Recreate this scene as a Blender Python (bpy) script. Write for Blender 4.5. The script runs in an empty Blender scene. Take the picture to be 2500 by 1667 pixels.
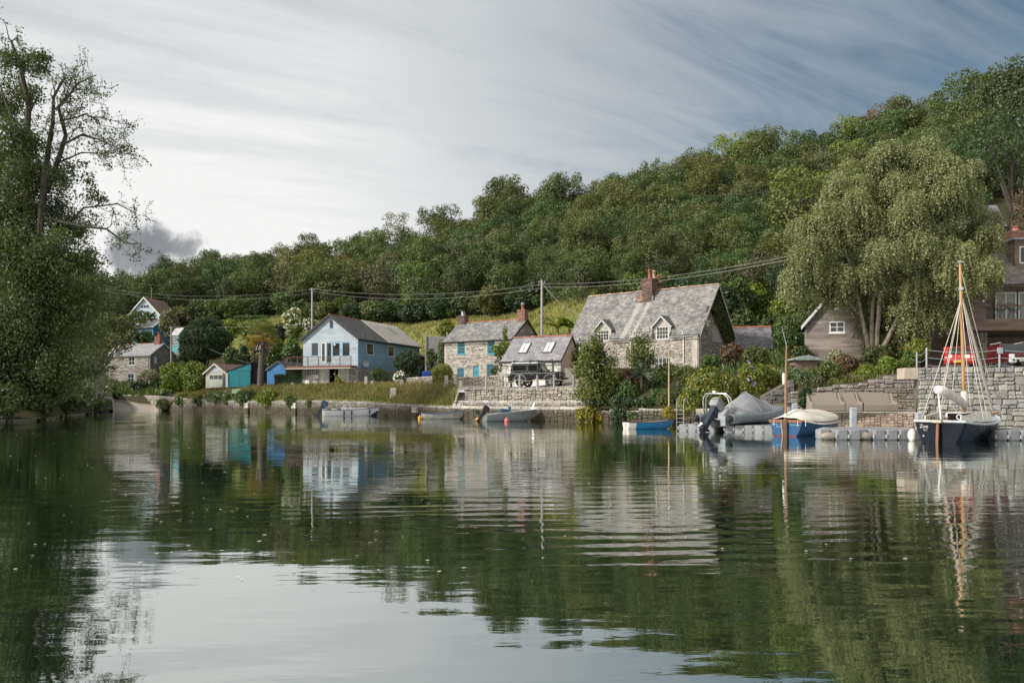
import bpy, math, random
import numpy as np
from mathutils import Vector, Matrix
R = math.radians
F, HY, CH = 1950.0, 976.0, 1.6          # focal length (px of a 2500 px frame), horizon row, eye height over the water
sc = bpy.context.scene
C = sc.collection
# ---------------------------------------------------------------- camera
cam = bpy.data.objects.new('camera', bpy.data.cameras.new('camera'))
C.objects.link(cam)
cam.location = (0, 0, CH); cam.rotation_euler = (R(90), 0, 0)
cam.data.sensor_width = 36; cam.data.lens = F / 2500 * 36
cam.data.shift_y = (HY - 833.5) / 2500
cam.data.clip_start = .1; cam.data.clip_end = 3000
sc.camera = cam
# ---------------------------------------------------------------- light
SUN_AZ, SUN_EL = R(-113), R(32)           # azimuth from +Y towards +X
SD = Vector((math.sin(SUN_AZ) * math.cos(SUN_EL), math.cos(SUN_AZ) * math.cos(SUN_EL), math.sin(SUN_EL)))
sun = bpy.data.objects.new('sun', bpy.data.lights.new('sun', 'SUN'))
C.objects.link(sun)
sun.data.energy = 3.4; sun.data.angle = R(8); sun.data.color = (1, .94, .84)
sun.rotation_euler = SD.to_track_quat('Z', 'Y').to_euler()
sc.view_settings.view_transform = 'Standard'; sc.view_settings.look = 'None'
sc.view_settings.exposure = 0.5; sc.view_settings.gamma = 1
sc.render.engine = 'CYCLES'
sc.cycles.use_denoising = True
sc.cycles.max_bounces = 6; sc.cycles.transparent_max_bounces = 8
world = bpy.data.worlds.new('World'); sc.world = world; world.use_nodes = True


class NT:
    """tiny helper round a node tree: n(type, inputs..., attrs) returns the node, links sockets or sets values"""
    def __init__(s, tree): s.t = tree; s.t.nodes.clear()
    def n(s, typ, *ins, **kw):
        nd = s.t.nodes.new(typ)
        named = kw.pop('ins', {})
        for k, v in kw.items(): setattr(nd, k, v)
        for i, v in list(enumerate(ins)) + list(named.items()):
            if v is None: continue
            if hasattr(v, 'outputs'): v = v.outputs[0]
            if isinstance(v, bpy.types.NodeSocket): s.t.links.new(v, nd.inputs[i])
            else: nd.inputs[i].default_value = v
        return nd
    def m(s, op, a, b=None, c=None, clamp=False): return s.n('ShaderNodeMath', a, b, c, operation=op, use_clamp=clamp)
    def mr(s, v, a, b, c=0., d=1., smooth=True):
        return s.n('ShaderNodeMapRange', v, a, b, c, d, interpolation_type='SMOOTHSTEP' if smooth else 'LINEAR', clamp=True)
    def mix(s, f, a, b, mode='MIX'):
        nd = s.t.nodes.new('ShaderNodeMix'); nd.data_type = 'RGBA'; nd.blend_type = mode
        for i, v in ((0, f), (6, a), (7, b)):
            if hasattr(v, 'outputs'): v = v.outputs[2] if v.bl_idname == 'ShaderNodeMix' else v.outputs[0]
            if isinstance(v, bpy.types.NodeSocket): s.t.links.new(v, nd.inputs[i])
            elif i and len(v) == 3: nd.inputs[i].default_value = (*v, 1)
            else: nd.inputs[i].default_value = v
        return nd.outputs[2]
    def noise(s, vec, scale, detail=4., rough=.5, dist=0.):
        return s.n('ShaderNodeTexNoise', ins={'Vector': vec, 'Scale': scale, 'Detail': detail, 'Roughness': rough, 'Distortion': dist})


def build_sky():
    t = NT(world.node_tree)
    d = t.n('ShaderNodeTexCoord').outputs['Generated']
    xyz = t.n('ShaderNodeSeparateXYZ', d)
    z = xyz.outputs[2]
    bank = (-.657, -.635, .407)                       # where the cloud sheet is thickest and brightest: out over the left bank
    dot = t.n('ShaderNodeVectorMath', d, bank, operation='DOT_PRODUCT').outputs['Value']
    sky = t.n('ShaderNodeTexSky', sky_type='NISHITA', sun_disc=False, sun_elevation=SUN_EL, sun_rotation=SUN_AZ, dust_density=1.5, ozone_density=2.)
    # thin high cloud: a layer seen in perspective, streaked, thicker towards the low sun
    h = t.m('MAXIMUM', t.m('ADD', z, .16), .04)
    px = t.m('DIVIDE', xyz.outputs[0], h); py = t.m('DIVIDE', xyz.outputs[1], h)
    p = t.n('ShaderNodeCombineXYZ', px, py, 0.)
    def streak(rot, sx, sy, scale, det, rough, dist, off=0.):
        q = t.n('ShaderNodeMapping', p, ins={'Rotation': (0, 0, R(rot)), 'Location': (off, off * .6, 0)})
        return t.noise(t.n('ShaderNodeMapping', q, ins={'Scale': (sx, sy, 1)}), scale, det, rough, dist)
    n1 = streak(-20, .40, 1.2, 1.0, 8., .58, .9); n2 = streak(-28, .6, 2.4, 1.6, 9., .66, 1.6, 3.)
    glow = t.mr(dot, -.95, -.10, 0, 1, smooth=False)
    low = t.mr(z, .0, .42, 1, 0, smooth=False)
    cov = t.m('ADD', t.m('MULTIPLY', n1, .62), t.m('MULTIPLY', n2, .38))
    cov = t.m('ADD', cov, t.m('MULTIPLY', glow, .70))
    cov = t.m('ADD', cov, t.m('MULTIPLY', low, .20))
    mask = t.mr(cov, .60, 1.04, 0, 1)
    thick = t.mr(t.m('ADD', n1, t.m('MULTIPLY', n2, .4)), .52, .9, 0, 1)
    lit = t.m('MULTIPLY', t.mr(dot, -.97, -.30, .25, 1.0, smooth=False), t.m('SUBTRACT', 1., t.m('MULTIPLY', thick, t.mr(z, .05, .5, .06, .42))))
    lit = t.m('MULTIPLY', lit, t.mr(z, .16, .50, 1., .72))       # the sheet is thicker, so greyer, overhead
    cloud = t.mix(t.mr(lit, .25, .88, smooth=False), (2.2, 2.6, 2.95), (6.5, 6.5, 6.45))
    cloud = t.mix(t.mr(dot, .35, .95), cloud, (8.5, 7.8, 6.9))
    blue = t.mix(1., sky, (.34, .48, .49), 'MULTIPLY')
    blue = t.mix(t.mr(z, .02, .5), t.mix(.5, blue, (2.0, 2.5, 2.9)), blue)
    col = t.mix(mask, blue, cloud)
    # a small dark cumulus low over the far wood
    q = t.n('ShaderNodeCombineXYZ', t.m('DIVIDE', xyz.outputs[0], t.m('MAXIMUM', xyz.outputs[1], .05)), t.m('DIVIDE', z, t.m('MAXIMUM', xyz.outputs[1], .05)), 0.)
    q2 = t.n('ShaderNodeMapping', q, ins={'Location': (.458 / 1.5, -.19 / .85, 0), 'Scale': (1 / 1.5, 1 / .85, 1)})
    r = t.n('ShaderNodeVectorMath', q2, operation='LENGTH').outputs['Value']
    cn = t.noise(q, 22., 6., .6, .4)
    cm = t.mr(t.m('ADD', t.m('SUBTRACT', .038, r), t.m('MULTIPLY', t.m('SUBTRACT', cn, .5), .07)), -.006, .014)
    cm = t.m('MULTIPLY', cm, t.m('GREATER_THAN', xyz.outputs[1], .05))
    col = t.mix(t.m('MULTIPLY', cm, .97), col, t.mix(cn, (.9, 1.05, 1.2), (2.9, 3.0, 3.1)))
    bg = t.n('ShaderNodeBackground', col, .1)
    t.n('ShaderNodeOutputWorld', bg)


build_sky()
# ---------------------------------------------------------------- helpers
rng = np.random.default_rng(7)
rnd = random.Random(11)
OFF = {}


def P(px, py, D): return Vector(((px - 1250) / F * D, D, CH + (HY - py) / F * D))
def X(px, D): return (px - 1250) / F * D


def tag(o, label=None, cat=None, group=None, kind=None):
    for k, v in (('label', label), ('category', cat), ('group', group), ('kind', kind)):
        if v: o[k] = v
    return o


def thing(name, label, cat, loc=(0, 0, 0), rz=None, group=None):
    """an Empty at the thing's base; parts of a thing without rz are given in world coordinates"""
    o = bpy.data.objects.new(name, None); C.objects.link(o)
    o.location = loc; o.empty_display_size = .3
    if rz is None: OFF[o.name] = np.array(loc, float)
    else: o.rotation_euler = (0, 0, rz)
    o['kind'] = 'thing'
    return tag(o, label, cat, group)


def mesh_obj(name, verts, faces, mat, parent=None, smooth=False):
    v = np.asarray(verts, float).reshape(-1, 3)
    if parent is not None and parent.name in OFF: v = v - OFF[parent.name]
    me = bpy.data.meshes.new(name)
    me.from_pydata(v.tolist() if len(v) < 200 else v, [], faces if isinstance(faces, list) else faces.tolist())
    o = bpy.data.objects.new(name, me); C.objects.link(o)
    if mat is not None: me.materials.append(mat)
    if smooth: me.polygons.foreach_set('use_smooth', [True] * len(me.polygons))
    if parent is not None:
        o.parent = parent
        if parent.name in OFF: OFF[o.name] = OFF[parent.name]
    return o


class MB:
    def __init__(s): s.v = []; s.f = []
    def add(s, vs, fs):
        b = len(s.v); s.v += [tuple(p) for p in vs]; s.f += [tuple(i + b for i in f) for f in fs]; return s
    def obox(s, o, a, b, c):
        """box from corner o with edge vectors a, b, c"""
        o, a, b, c = map(Vector, (o, a, b, c))
        if a.cross(b).dot(c) < 0: a, b = b, a
        return s.add([o, o + a, o + a + b, o + b, o + c, o + a + c, o + a + b + c, o + b + c],
                     [(3, 2, 1, 0), (4, 5, 6, 7), (0, 1, 5, 4), (1, 2, 6, 5), (2, 3, 7, 6), (3, 0, 4, 7)])
    def box(s, c, d):
        c = Vector(c); d = Vector(d)
        return s.obox(c - d / 2, (d.x, 0, 0), (0, d.y, 0), (0, 0, d.z))
    def taper(s, c, d0, d1, h):
        """frustum with rectangular ends: base centre c, base size d0, top size d1"""
        x, y, z = c
        v = [(x + sx * d[0] / 2, y + sy * d[1] / 2, zz) for d, zz in ((d0, z), (d1, z + h)) for sx, sy in ((-1, -1), (1, -1), (1, 1), (-1, 1))]
        return s.add(v, [(3, 2, 1, 0), (4, 5, 6, 7), (0, 1, 5, 4), (1, 2, 6, 5), (2, 3, 7, 6), (3, 0, 4, 7)])
    def prism(s, poly, d):
        """polygon (3D points) extruded by vector d"""
        d = Vector(d); n = len(poly); p = [Vector(q) for q in poly]
        nn = Vector((0, 0, 0))
        for i in range(n): nn += (p[i] - p[0]).cross(p[(i + 1) % n] - p[0])
        if nn.dot(d) < 0: p.reverse()
        return s.add(p + [q + d for q in p], [tuple(range(n - 1, -1, -1)), tuple(range(n, 2 * n))] + [(i, (i + 1) % n, n + (i + 1) % n, n + i) for i in range(n)])
    def tube(s, pts, rad, n=6, cap=True):
        pts = [Vector(p) for p in pts]; k = len(pts)
        if not hasattr(rad, '__len__'): rad = [rad] * k
        b = len(s.v); up = None
        for i, p in enumerate(pts):
            t = (pts[min(i + 1, k - 1)] - pts[max(i - 1, 0)])
            t = t.normalized() if t.length > 1e-9 else Vector((0, 0, 1))
            if up is None: up = t.orthogonal().normalized()
            up = (up - t * up.dot(t)); up = up.normalized() if up.length > 1e-6 else t.orthogonal().normalized()
            w = t.cross(up)
            for j in range(n):
                a = 2 * math.pi * j / n
                s.v.append(tuple(p + (up * math.cos(a) + w * math.sin(a)) * rad[i]))
        for i in range(k - 1):
            for j in range(n):
                s.f.append((b + i * n + j, b + i * n + (j + 1) % n, b + (i + 1) * n + (j + 1) % n, b + (i + 1) * n + j))
        if cap:
            s.f.append(tuple(b + j for j in range(n - 1, -1, -1))); s.f.append(tuple(b + (k - 1) * n + j for j in range(n)))
        return s
    def lathe(s, prof, c=(0, 0, 0), n=12):
        """profile [(r, z)] spun round the vertical through c"""
        b = len(s.v)
        for r, z in prof:
            for j in range(n):
                a = 2 * math.pi * j / n
                s.v.append((c[0] + r * math.cos(a), c[1] + r * math.sin(a), c[2] + z))
        for i in range(len(prof) - 1):
            for j in range(n): s.f.append((b + i * n + j, b + i * n + (j + 1) % n, b + (i + 1) * n + (j + 1) % n, b + (i + 1) * n + j))
        s.f.append(tuple(b + j for j in range(n - 1, -1, -1))); s.f.append(tuple(b + (len(prof) - 1) * n + j for j in range(n)))
        return s
    def blob(s, c, r, nz=7, n=10, jit=.0):
        c = Vector(c); r = Vector(r) if hasattr(r, '__len__') else Vector((r, r, r)); b = len(s.v)
        for i in range(nz + 1):
            th = math.pi * i / nz
            for j in range(n):
                a = 2 * math.pi * j / n; k = 1 + rnd.uniform(-jit, jit)
                s.v.append((c.x + r.x * k * math.sin(th) * math.cos(a), c.y + r.y * k * math.sin(th) * math.sin(a), c.z - r.z * k * math.cos(th)))
        for i in range(nz):
            for j in range(n): s.f.append((b + i * n + j, b + i * n + (j + 1) % n, b + (i + 1) * n + (j + 1) % n, b + (i + 1) * n + j))
        return s
    def build(s, name, mat, parent=None, smooth=False, bevel=0):
        o = mesh_obj(name, s.v, s.f, mat, parent, smooth)
        if bevel:
            m = o.modifiers.new('bevel', 'BEVEL'); m.width = bevel; m.segments = 2; m.limit_method = 'ANGLE'; m.angle_limit = R(35)
        return o


def lettering(name, body, size, mat, parent, loc, rot, shear=0., sx=1.):
    cu = bpy.data.curves.new(name, 'FONT'); cu.body = body; cu.size = size; cu.align_x = 'CENTER'; cu.shear = shear; cu.extrude = .003
    o = bpy.data.objects.new(name, cu); C.objects.link(o)
    me = bpy.data.meshes.new_from_object(o); bpy.data.objects.remove(o)
    o = bpy.data.objects.new(name, me); C.objects.link(o); me.materials.clear(); me.materials.append(mat)
    o.parent = parent; o.rotation_euler = rot; o.scale = (sx, 1, 1)
    o.location = Vector(loc) - (Vector(OFF[parent.name]) if parent.name in OFF else Vector((0, 0, 0)))
    return o


def copy_tree(o, parent=None):
    c = o.copy(); C.objects.link(c)
    if parent is not None: c.parent = parent
    for ch in list(o.children): copy_tree(ch, c)
    return c


# ---------------------------------------------------------------- materials
MATS = {}


def M(name, c1, c2=None, s=3., rough=.8, bump=0., bs=None, isl=0., obr=0., metal=0., spec=.4, stretch=(1, 1, 1), detail=5., lo=.35, hi=.65, coat=0., c3=None, s3=.6, lo3=.5, hi3=.7):
    if name in MATS: return MATS[name]
    m = bpy.data.materials.new(name); m.use_nodes = True; MATS[name] = m
    t = NT(m.node_tree)
    co = t.n('ShaderNodeTexCoord').outputs['Object']
    mp = t.n('ShaderNodeMapping', co, ins={'Scale': stretch})
    if c2 is None: c2 = tuple(x * .78 for x in c1)
    nz = t.noise(mp, s, detail, .6)
    col = t.mix(t.mr(nz, lo, hi), c1, c2)
    if c3 is not None: col = t.mix(t.mr(t.noise(mp, s3, 6., .62), lo3, hi3), col, c3)
    if isl:
        v = t.mr(t.n('ShaderNodeNewGeometry').outputs['Random Per Island'], 0, 1, 1 - isl, 1 + isl, smooth=False)
        col = t.mix(1., col, t.n('ShaderNodeCombineXYZ', v, v, v), 'MULTIPLY')
    if obr:
        oi = t.n('ShaderNodeObjectInfo').outputs['Random']
        v = t.mr(oi, 0, 1, 1 - obr, 1 + obr, smooth=False)
        w = t.mr(t.m('FRACT', t.m('MULTIPLY', oi, 7.3)), 0, 1, 1 - obr * .35, 1 + obr * .35, smooth=False)
        col = t.mix(1., col, t.n('ShaderNodeCombineXYZ', v, v, t.m('MULTIPLY', v, w)), 'MULTIPLY')
    b = t.n('ShaderNodeBsdfPrincipled', ins={'Base Color': col, 'Roughness': t.mr(nz, .3, .7, max(rough - .08, .02), min(rough + .08, 1)) if rough > .15 else rough, 'Metallic': metal, 'Specular IOR Level': spec, 'Coat Weight': coat})
    if bump:
        bn = t.noise(mp, bs or s * 3, 6., .65)
        t.t.links.new(t.n('ShaderNodeBump', ins={'Strength': bump, 'Distance': .05, 'Height': bn.outputs[0]}).outputs[0], b.inputs['Normal'])
    t.n('ShaderNodeOutputMaterial', b)
    return m


def leafmat(name, c1, c2, c3=None, obr=.25, trans=.3, patch=.5, gloss=.12):
    """leaves: colour varies from leaf to leaf, from spray to spray and from tree to tree"""
    if name in MATS: return MATS[name]
    m = bpy.data.materials.new(name); m.use_nodes = True; MATS[name] = m
    t = NT(m.node_tree)
    co = t.n('ShaderNodeTexCoord').outputs['Object']
    g = t.n('ShaderNodeNewGeometry').outputs['Random Per Island']
    nz = t.noise(co, patch, 3., .6)
    f = t.m('ADD', t.m('MULTIPLY', g, .38), t.m('MULTIPLY', t.mr(nz, .3, .7), .62))
    col = t.mix(f, c1, c2)
    if c3 is not None: col = t.mix(t.mr(t.m('FRACT', t.m('MULTIPLY', g, 13.7)), .84, .9), col, c3)
    if obr:
        oi = t.n('ShaderNodeObjectInfo').outputs['Random']
        v = t.mr(oi, 0, 1, 1 - obr, 1 + obr, smooth=False)
        w = t.mr(t.m('FRACT', t.m('MULTIPLY', oi, 9.1)), 0, 1, 1 - obr * .8, 1 + obr * .35, smooth=False)
        col = t.mix(1., col, t.n('ShaderNodeCombineXYZ', t.m('MULTIPLY', v, w), v, t.m('MULTIPLY', v, .95)), 'MULTIPLY')
    d = t.n('ShaderNodeBsdfDiffuse', col)
    tr = t.n('ShaderNodeBsdfTranslucent', t.mix(1., col, (1.15, 1.2, .55), 'MULTIPLY'))
    s = t.n('ShaderNodeMixShader', trans, d, tr)
    gl = t.n('ShaderNodeBsdfGlossy', ins={'Color': (.9, .95, 1, 1), 'Roughness': .45})
    s = t.n('ShaderNodeMixShader', gloss * .25, s, gl)
    t.n('ShaderNodeOutputMaterial', s)
    return m


def glassmat(name, tint=(.03, .035, .04), rough=.04):
    if name in MATS: return MATS[name]
    m = bpy.data.materials.new(name); m.use_nodes = True; MATS[name] = m
    t = NT(m.node_tree)
    co = t.n('ShaderNodeTexCoord').outputs['Object']
    bp = t.n('ShaderNodeBump', ins={'Strength': .04, 'Distance': .02, 'Height': t.noise(co, 2.2, 2.).outputs[0]})
    b = t.n('ShaderNodeBsdfPrincipled', ins={'Base Color': (*tint, 1), 'Roughness': rough, 'IOR': 1.52, 'Specular IOR Level': .6, 'Normal': bp})
    t.n('ShaderNodeOutputMaterial', b)
    return m


GLASS = glassmat('window glass')
# ---------------------------------------------------------------- leaves and twigs


def leaves_np(pts, nrm, size, aspect=.55, jit=.5, g=rng):
    """one small folded diamond per point, lying roughly across nrm"""
    n = len(pts)
    nr = nrm + g.normal(0, jit, (n, 3)); nr /= np.linalg.norm(nr, axis=1)[:, None] + 1e-9
    a = np.cross(nr, g.normal(0, 1, (n, 3))); a /= np.linalg.norm(a, axis=1)[:, None] + 1e-9
    b = np.cross(nr, a)
    L = (size * g.uniform(.65, 1.35, n))[:, None]
    v = np.stack([pts - a * L * .5, pts + b * L * .5 * aspect + nr * L * .08, pts + a * L * .5, pts - b * L * .5 * aspect + nr * L * .08], 1).reshape(-1, 3)
    return v, np.arange(n * 4).reshape(n, 4)


def shell_points(lobes, per, g=rng, up=-.35, fill=.25, flat=1.):
    """points over the outer skin of many lobes [(centre, radius)]; up: lowest direction covered"""
    Pp, Nn = [], []
    for (c, r) in lobes:
        k = max(6, int(per * r * r))
        d = g.normal(0, 1, (int(k * 1.7) + 4, 3)); d /= np.linalg.norm(d, axis=1)[:, None]
        d = d[d[:, 2] > up][:k]
        rr = r * (1 - fill * g.random(len(d)) ** 2)
        rr = rr * (1 + .12 * np.sin(d[:, 0] * 7 + c[0] * 3) * np.sin(d[:, 1] * 6 + c[1] * 5) + .1 * np.sin(d[:, 2] * 9 + c[2] * 4))
        Pp.append(np.asarray(c) + d * rr[:, None] * np.array([1, 1, flat])); Nn.append(d)
    return np.concatenate(Pp), np.concatenate(Nn)


def leaf_obj(name, pts, nrm, size, mat, parent, aspect=.55, jit=.5, g=rng):
    v, f = leaves_np(pts, nrm, size, aspect, jit, g)
    return mesh_obj(name, v, f, mat, parent)


def grow(mb, p, d, length, r, depth, tips, g, gnarl=.35, droop=0., kids=(2, 4), seg=5, spread=.9, minr=.012, shrink=.62, nside=5):
    """one gnarled branch and its children; tips collects (point, direction, depth)"""
    p = Vector(p); d = Vector(d).normalized(); pts = [p.copy()]; dirs = [d.copy()]
    for i in range(seg):
        d = (d + Vector(g.normal(0, gnarl, 3)) * .55 + Vector((0, 0, -droop))).normalized()
        p = p + d * (length / seg); pts.append(p.copy()); dirs.append(d.copy())
    rad = [max(minr, r * (1 - .55 * i / seg)) for i in range(seg + 1)]
    mb.tube(pts, rad, nside, cap=False)
    if depth <= 0:
        tips.extend((pts[i], dirs[i]) for i in range(1, seg + 1)); return
    for _ in range(int(g.integers(kids[0], kids[1] + 1))):
        i = int(g.integers(max(1, seg // 3), seg + 1))
        nd = (dirs[i] + Vector(g.normal(0, spread, 3)) * .75).normalized()
        grow(mb, pts[i], nd, length * shrink * g.uniform(.8, 1.25), rad[i] * .6, depth - 1, tips, g, gnarl, droop, kids, max(3, seg - 1), spread, minr, shrink, max(3, nside - 1))
    tips.append((pts[-1], dirs[-1]))
# ---------------------------------------------------------------- terrain, water
SKY = [(-900, 560), (0, 640), (260, 690), (300, 690), (340, 668), (390, 652), (430, 645), (500, 628), (650, 618), (700, 622), (800, 590), (900, 553), (1000, 537), (1090, 518), (1200, 492), (1300, 466), (1400, 456), (1460, 443), (1600, 418),
       (1700, 385), (1850, 338), (1990, 325), (2100, 302), (2230, 262), (2300, 235), (2400, 195), (2500, 178), (3400, 120)]
# per column: (distance, height) of shore, bank, platform start, platform end, foot of field, edge of the wood, distance of the crest
COLS = [(-900, (40, .2), (44, 1.2), (50, 2.5), (65, 4), (90, 9), (130, 18), 220),
        (-200, (52, .2), (56, 1.2), (62, 2.2), (80, 4), (110, 8), (150, 16), 240),
        (100, (60, .2), (64, 1.), (73, 2.2), (95, 3.5), (125, 7), (165, 14), 240),
        (200, (84, .2), (89, 1), (100, 2.2), (120, 3.5), (140, 5), (175, 15), 240),
        (262, (110, .2), (113, 1.3), (118, 2.2), (138, 3.2), (148, 4.4), (185, 18), 240),
        (274, (112, .2), (115, 1.3), (120, 2.2), (138, 3.2), (148, 4.4), (185, 18), 240),
        (278, (116, -.4), (124, .0), (137, 1.2), (142, 2.4), (148, 4.1), (190, 19), 240),
        (300, (116, -.4), (124, .0), (134, 1.0), (137, 2.3), (148, 4.1), (190, 19), 240),
        (340, (116, -.4), (121, -.2), (125, .1), (127, 2.3), (148, 4.2), (190, 19), 240),
        (388, (116, -.4), (117, -.3), (118, -.2), (119, 2.2), (148, 4.3), (190, 19), 240),
        (430, (114, 1.9), (117, 2.3), (122, 2.6), (136, 4), (158, 10), (192, 20), 240),
        (500, (109, 1.6), (112, 2.5), (118, 3.4), (132, 3.6), (155, 13), (185, 20), 240),
        (600, (102, 1.45), (106, 2.9), (111, 3.5), (124, 3.7), (150, 15.5), (178, 19.5), 235),
        (700, (95.5, 1.5), (98.5, 2.9), (102.5, 3.45), (122, 3.8), (146, 15.5), (168, 19.5), 225),
        (800, (89, 1.55), (92.5, 2.9), (97, 3.45), (125, 4.2), (146, 15), (160, 17.4), 215),
        (900, (83.5, 1.4), (87, 2.8), (93, 3.5), (126, 4.6), (144, 14.6), (158, 17.2), 205),
        (1000, (76.8, 1.15), (80.5, 2.5), (88, 3.4), (122, 4.9), (140, 14), (154, 16.8), 200),
        (1090, (69.8, 1.05), (74, 2.2), (80, 3.2), (104, 5.0), (130, 13.5), (150, 17), 200),
        (1112, (68, 1.05), (71, 2.4), (78, 3.1), (97, 4.9), (127, 13.5), (149, 17.2), 200),
        (1122, (67.9, 2.46), (70, 2.55), (77, 3.), (96, 4.8), (126, 13.5), (148, 17.2), 200),
        (1200, (65.5, 2.48), (67, 2.55), (76, 3.), (95, 4.7), (124, 13.5), (146, 17.4), 200),
        (1300, (62.9, 2.48), (64.5, 2.6), (72, 2.9), (92, 5.5), (120, 14), (140, 17.8), 198),
        (1400, (60.3, 2.48), (62, 2.6), (68, 3.3), (88, 6), (114, 16), (134, 20.5), 195),
        (1450, (59.0, 2.4), (61, 2.6), (66.5, 3.6), (86, 6), (110, 16.5), (130, 21.5), 192),
        (1470, (56.6, 1.), (60.4, 2.5), (65.5, 3.7), (85, 6), (108, 14), (128, 20.5), 192),
        (1600, (53.3, .9), (57, 2.3), (60.5, 3.5), (80, 5.6), (102, 12.5), (120, 19), 185),
        (1700, (50.8, .9), (54.5, 1.6), (59, 3.3), (76, 5.2), (98, 11.5), (112, 18), 178),
        (1850, (46.6, .9), (49.5, 1.1), (53, 3.2), (68, 5.2), (90, 9.5), (106, 16.5), 170),
        (1990, (44.8, .9), (48.3, .93), (48.9, 2.25), (62, 4.9), (84, 9.5), (100, 16.5), 162),
        (2236, (44.3, .9), (48.3, .93), (48.9, 3.3), (62, 4.9), (80, 9.8), (95, 17.5), 152),
        (2244, (44.2, 3.38), (46, 3.4), (50, 3.43), (60, 3.6), (78, 11), (94, 23), 150),
        (2500, (44, 3.38), (46, 3.4), (50, 3.43), (62, 3.7), (76, 11), (91, 24), 145),
        (3400, (44, 3.38), (46, 3.4), (52, 3.5), (66, 5), (80, 14), (95, 28), 150)]
_cx = np.array([c[0] for c in COLS], float)
_cd = np.array([[p[0] for p in c[1:7]] + [c[7], c[7] + 60, 700] for c in COLS], float)
_cz = []
for c in COLS:
    zc = CH + (HY - np.interp(c[0], [s[0] for s in SKY], [s[1] for s in SKY])) / F * c[7] - 11
    _cz.append([p[1] for p in c[1:7]] + [zc, zc + 2, zc - 25])
_cz = np.array(_cz, float)


def col(px):
    return (np.array([np.interp(px, _cx, _cd[:, k]) for k in range(9)]), np.array([np.interp(px, _cx, _cz[:, k]) for k in range(9)]))


def G(px, D):
    d, z = col(px); return float(np.interp(D, d, z))


def gp(px, D, dz=0.): return Vector((X(px, D), D, G(px, D) + dz))
def GXY(x, y): return G(1250 + x / y * F, y)


def ground_mat():
    m = bpy.data.materials.new('ground cover'); m.use_nodes = True
    t = NT(m.node_tree)
    co = t.n('ShaderNodeTexCoord').outputs['Object']
    at = t.n('ShaderNodeVertexColor', layer_name='cover')
    s = t.n('ShaderNodeSeparateColor', at.outputs[0])
    nz = t.noise(co, 1.1, 8., .7); n2 = t.noise(t.n('ShaderNodeMapping', co, ins={'Scale': (1, .35, 1)}), .35, 6., .6)
    soil = t.mix(t.mr(nz, .35, .65), (.028, .036, .014), (.06, .052, .03))
    field = t.mix(t.mr(n2, .35, .62), (.20, .185, .06), (.13, .16, .045))
    field = t.mix(t.mr(nz, .5, .75), field, (.26, .22, .10))
    gravel = t.mix(t.mr(t.noise(co, 9., 5., .7), .3, .7), (.30, .27, .23), (.19, .175, .15))
    grass = t.mix(t.mr(nz, .35, .65), (.07, .10, .025), (.15, .13, .055))
    c = t.mix(s.outputs[0], soil, field); c = t.mix(s.outputs[1], c, gravel); c = t.mix(s.outputs[2], c, grass)
    bp = t.n('ShaderNodeBump', ins={'Strength': .6, 'Distance': .15, 'Height': t.noise(co, 4., 6., .7).outputs[0]})
    t.n('ShaderNodeOutputMaterial', t.n('ShaderNodeBsdfPrincipled', ins={'Base Color': c, 'Roughness': .95, 'Specular IOR Level': .1, 'Normal': bp}))
    return m


def build_ground():
    pxs = np.unique(np.concatenate([np.linspace(-900, 200, 45), np.arange(200, 460, 4.), np.arange(460, 2600, 10.), np.linspace(2600, 3400, 25), _cx]))
    sub = [4, 4, 6, 8, 12, 16, 5, 8]
    ks = np.concatenate([k + np.arange(n) / n for k, n in enumerate(sub)] + [[8.]])
    V, cols = [], []
    for px in pxs:
        d, z = col(px)
        dd = np.interp(ks, range(9), d); zz = np.interp(ks, range(9), z)
        bump = np.where(ks > 1, .25, 0) * np.sin(dd * .9 + px * .031) * np.sin(px * .043 + dd * .37) * np.clip((ks - 2.5), 0, 1.5)
        V.append(np.stack([X(px, dd), dd, zz + bump], 1))
        fld = ((ks > 3.4) & (ks <= 5.0) & (545 < px) & (px < 1470)) * 1.
        grv = np.zeros(len(ks))
        if 1118 < px < 1440: grv = (ks < 2.6) * 1.
        elif 2240 <= px: grv = (ks < 3.2) * 1.
        elif 1880 < px <= 2240: grv = (ks < 1.1) * 1.
        elif 420 < px <= 1118: grv = ((ks > 1.95) & (ks < 2.3)) * 1.
        elif 276 < px < 392: grv = (ks < 2.4) * 1.
        grs = ((ks < 2.) & (400 < px) & (px < 1120)) * 1.
        cols.append(np.stack([fld, grv, grs, np.ones(len(ks))], 1))
    n, k = len(pxs), len(ks)
    V = np.concatenate(V); cols = np.concatenate(cols)
    i, j = np.meshgrid(np.arange(n - 1), np.arange(k - 1), indexing='ij')
    a = (i * k + j).ravel()
    f = np.stack([a, a + k, a + k + 1, a + 1], 1)
    o = mesh_obj('ground', V, f, ground_mat(), smooth=True)
    at = o.data.color_attributes.new('cover', 'FLOAT_COLOR', 'POINT'); at.data.foreach_set('color', cols.ravel())
    tag(o, kind='structure')


build_ground()


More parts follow.
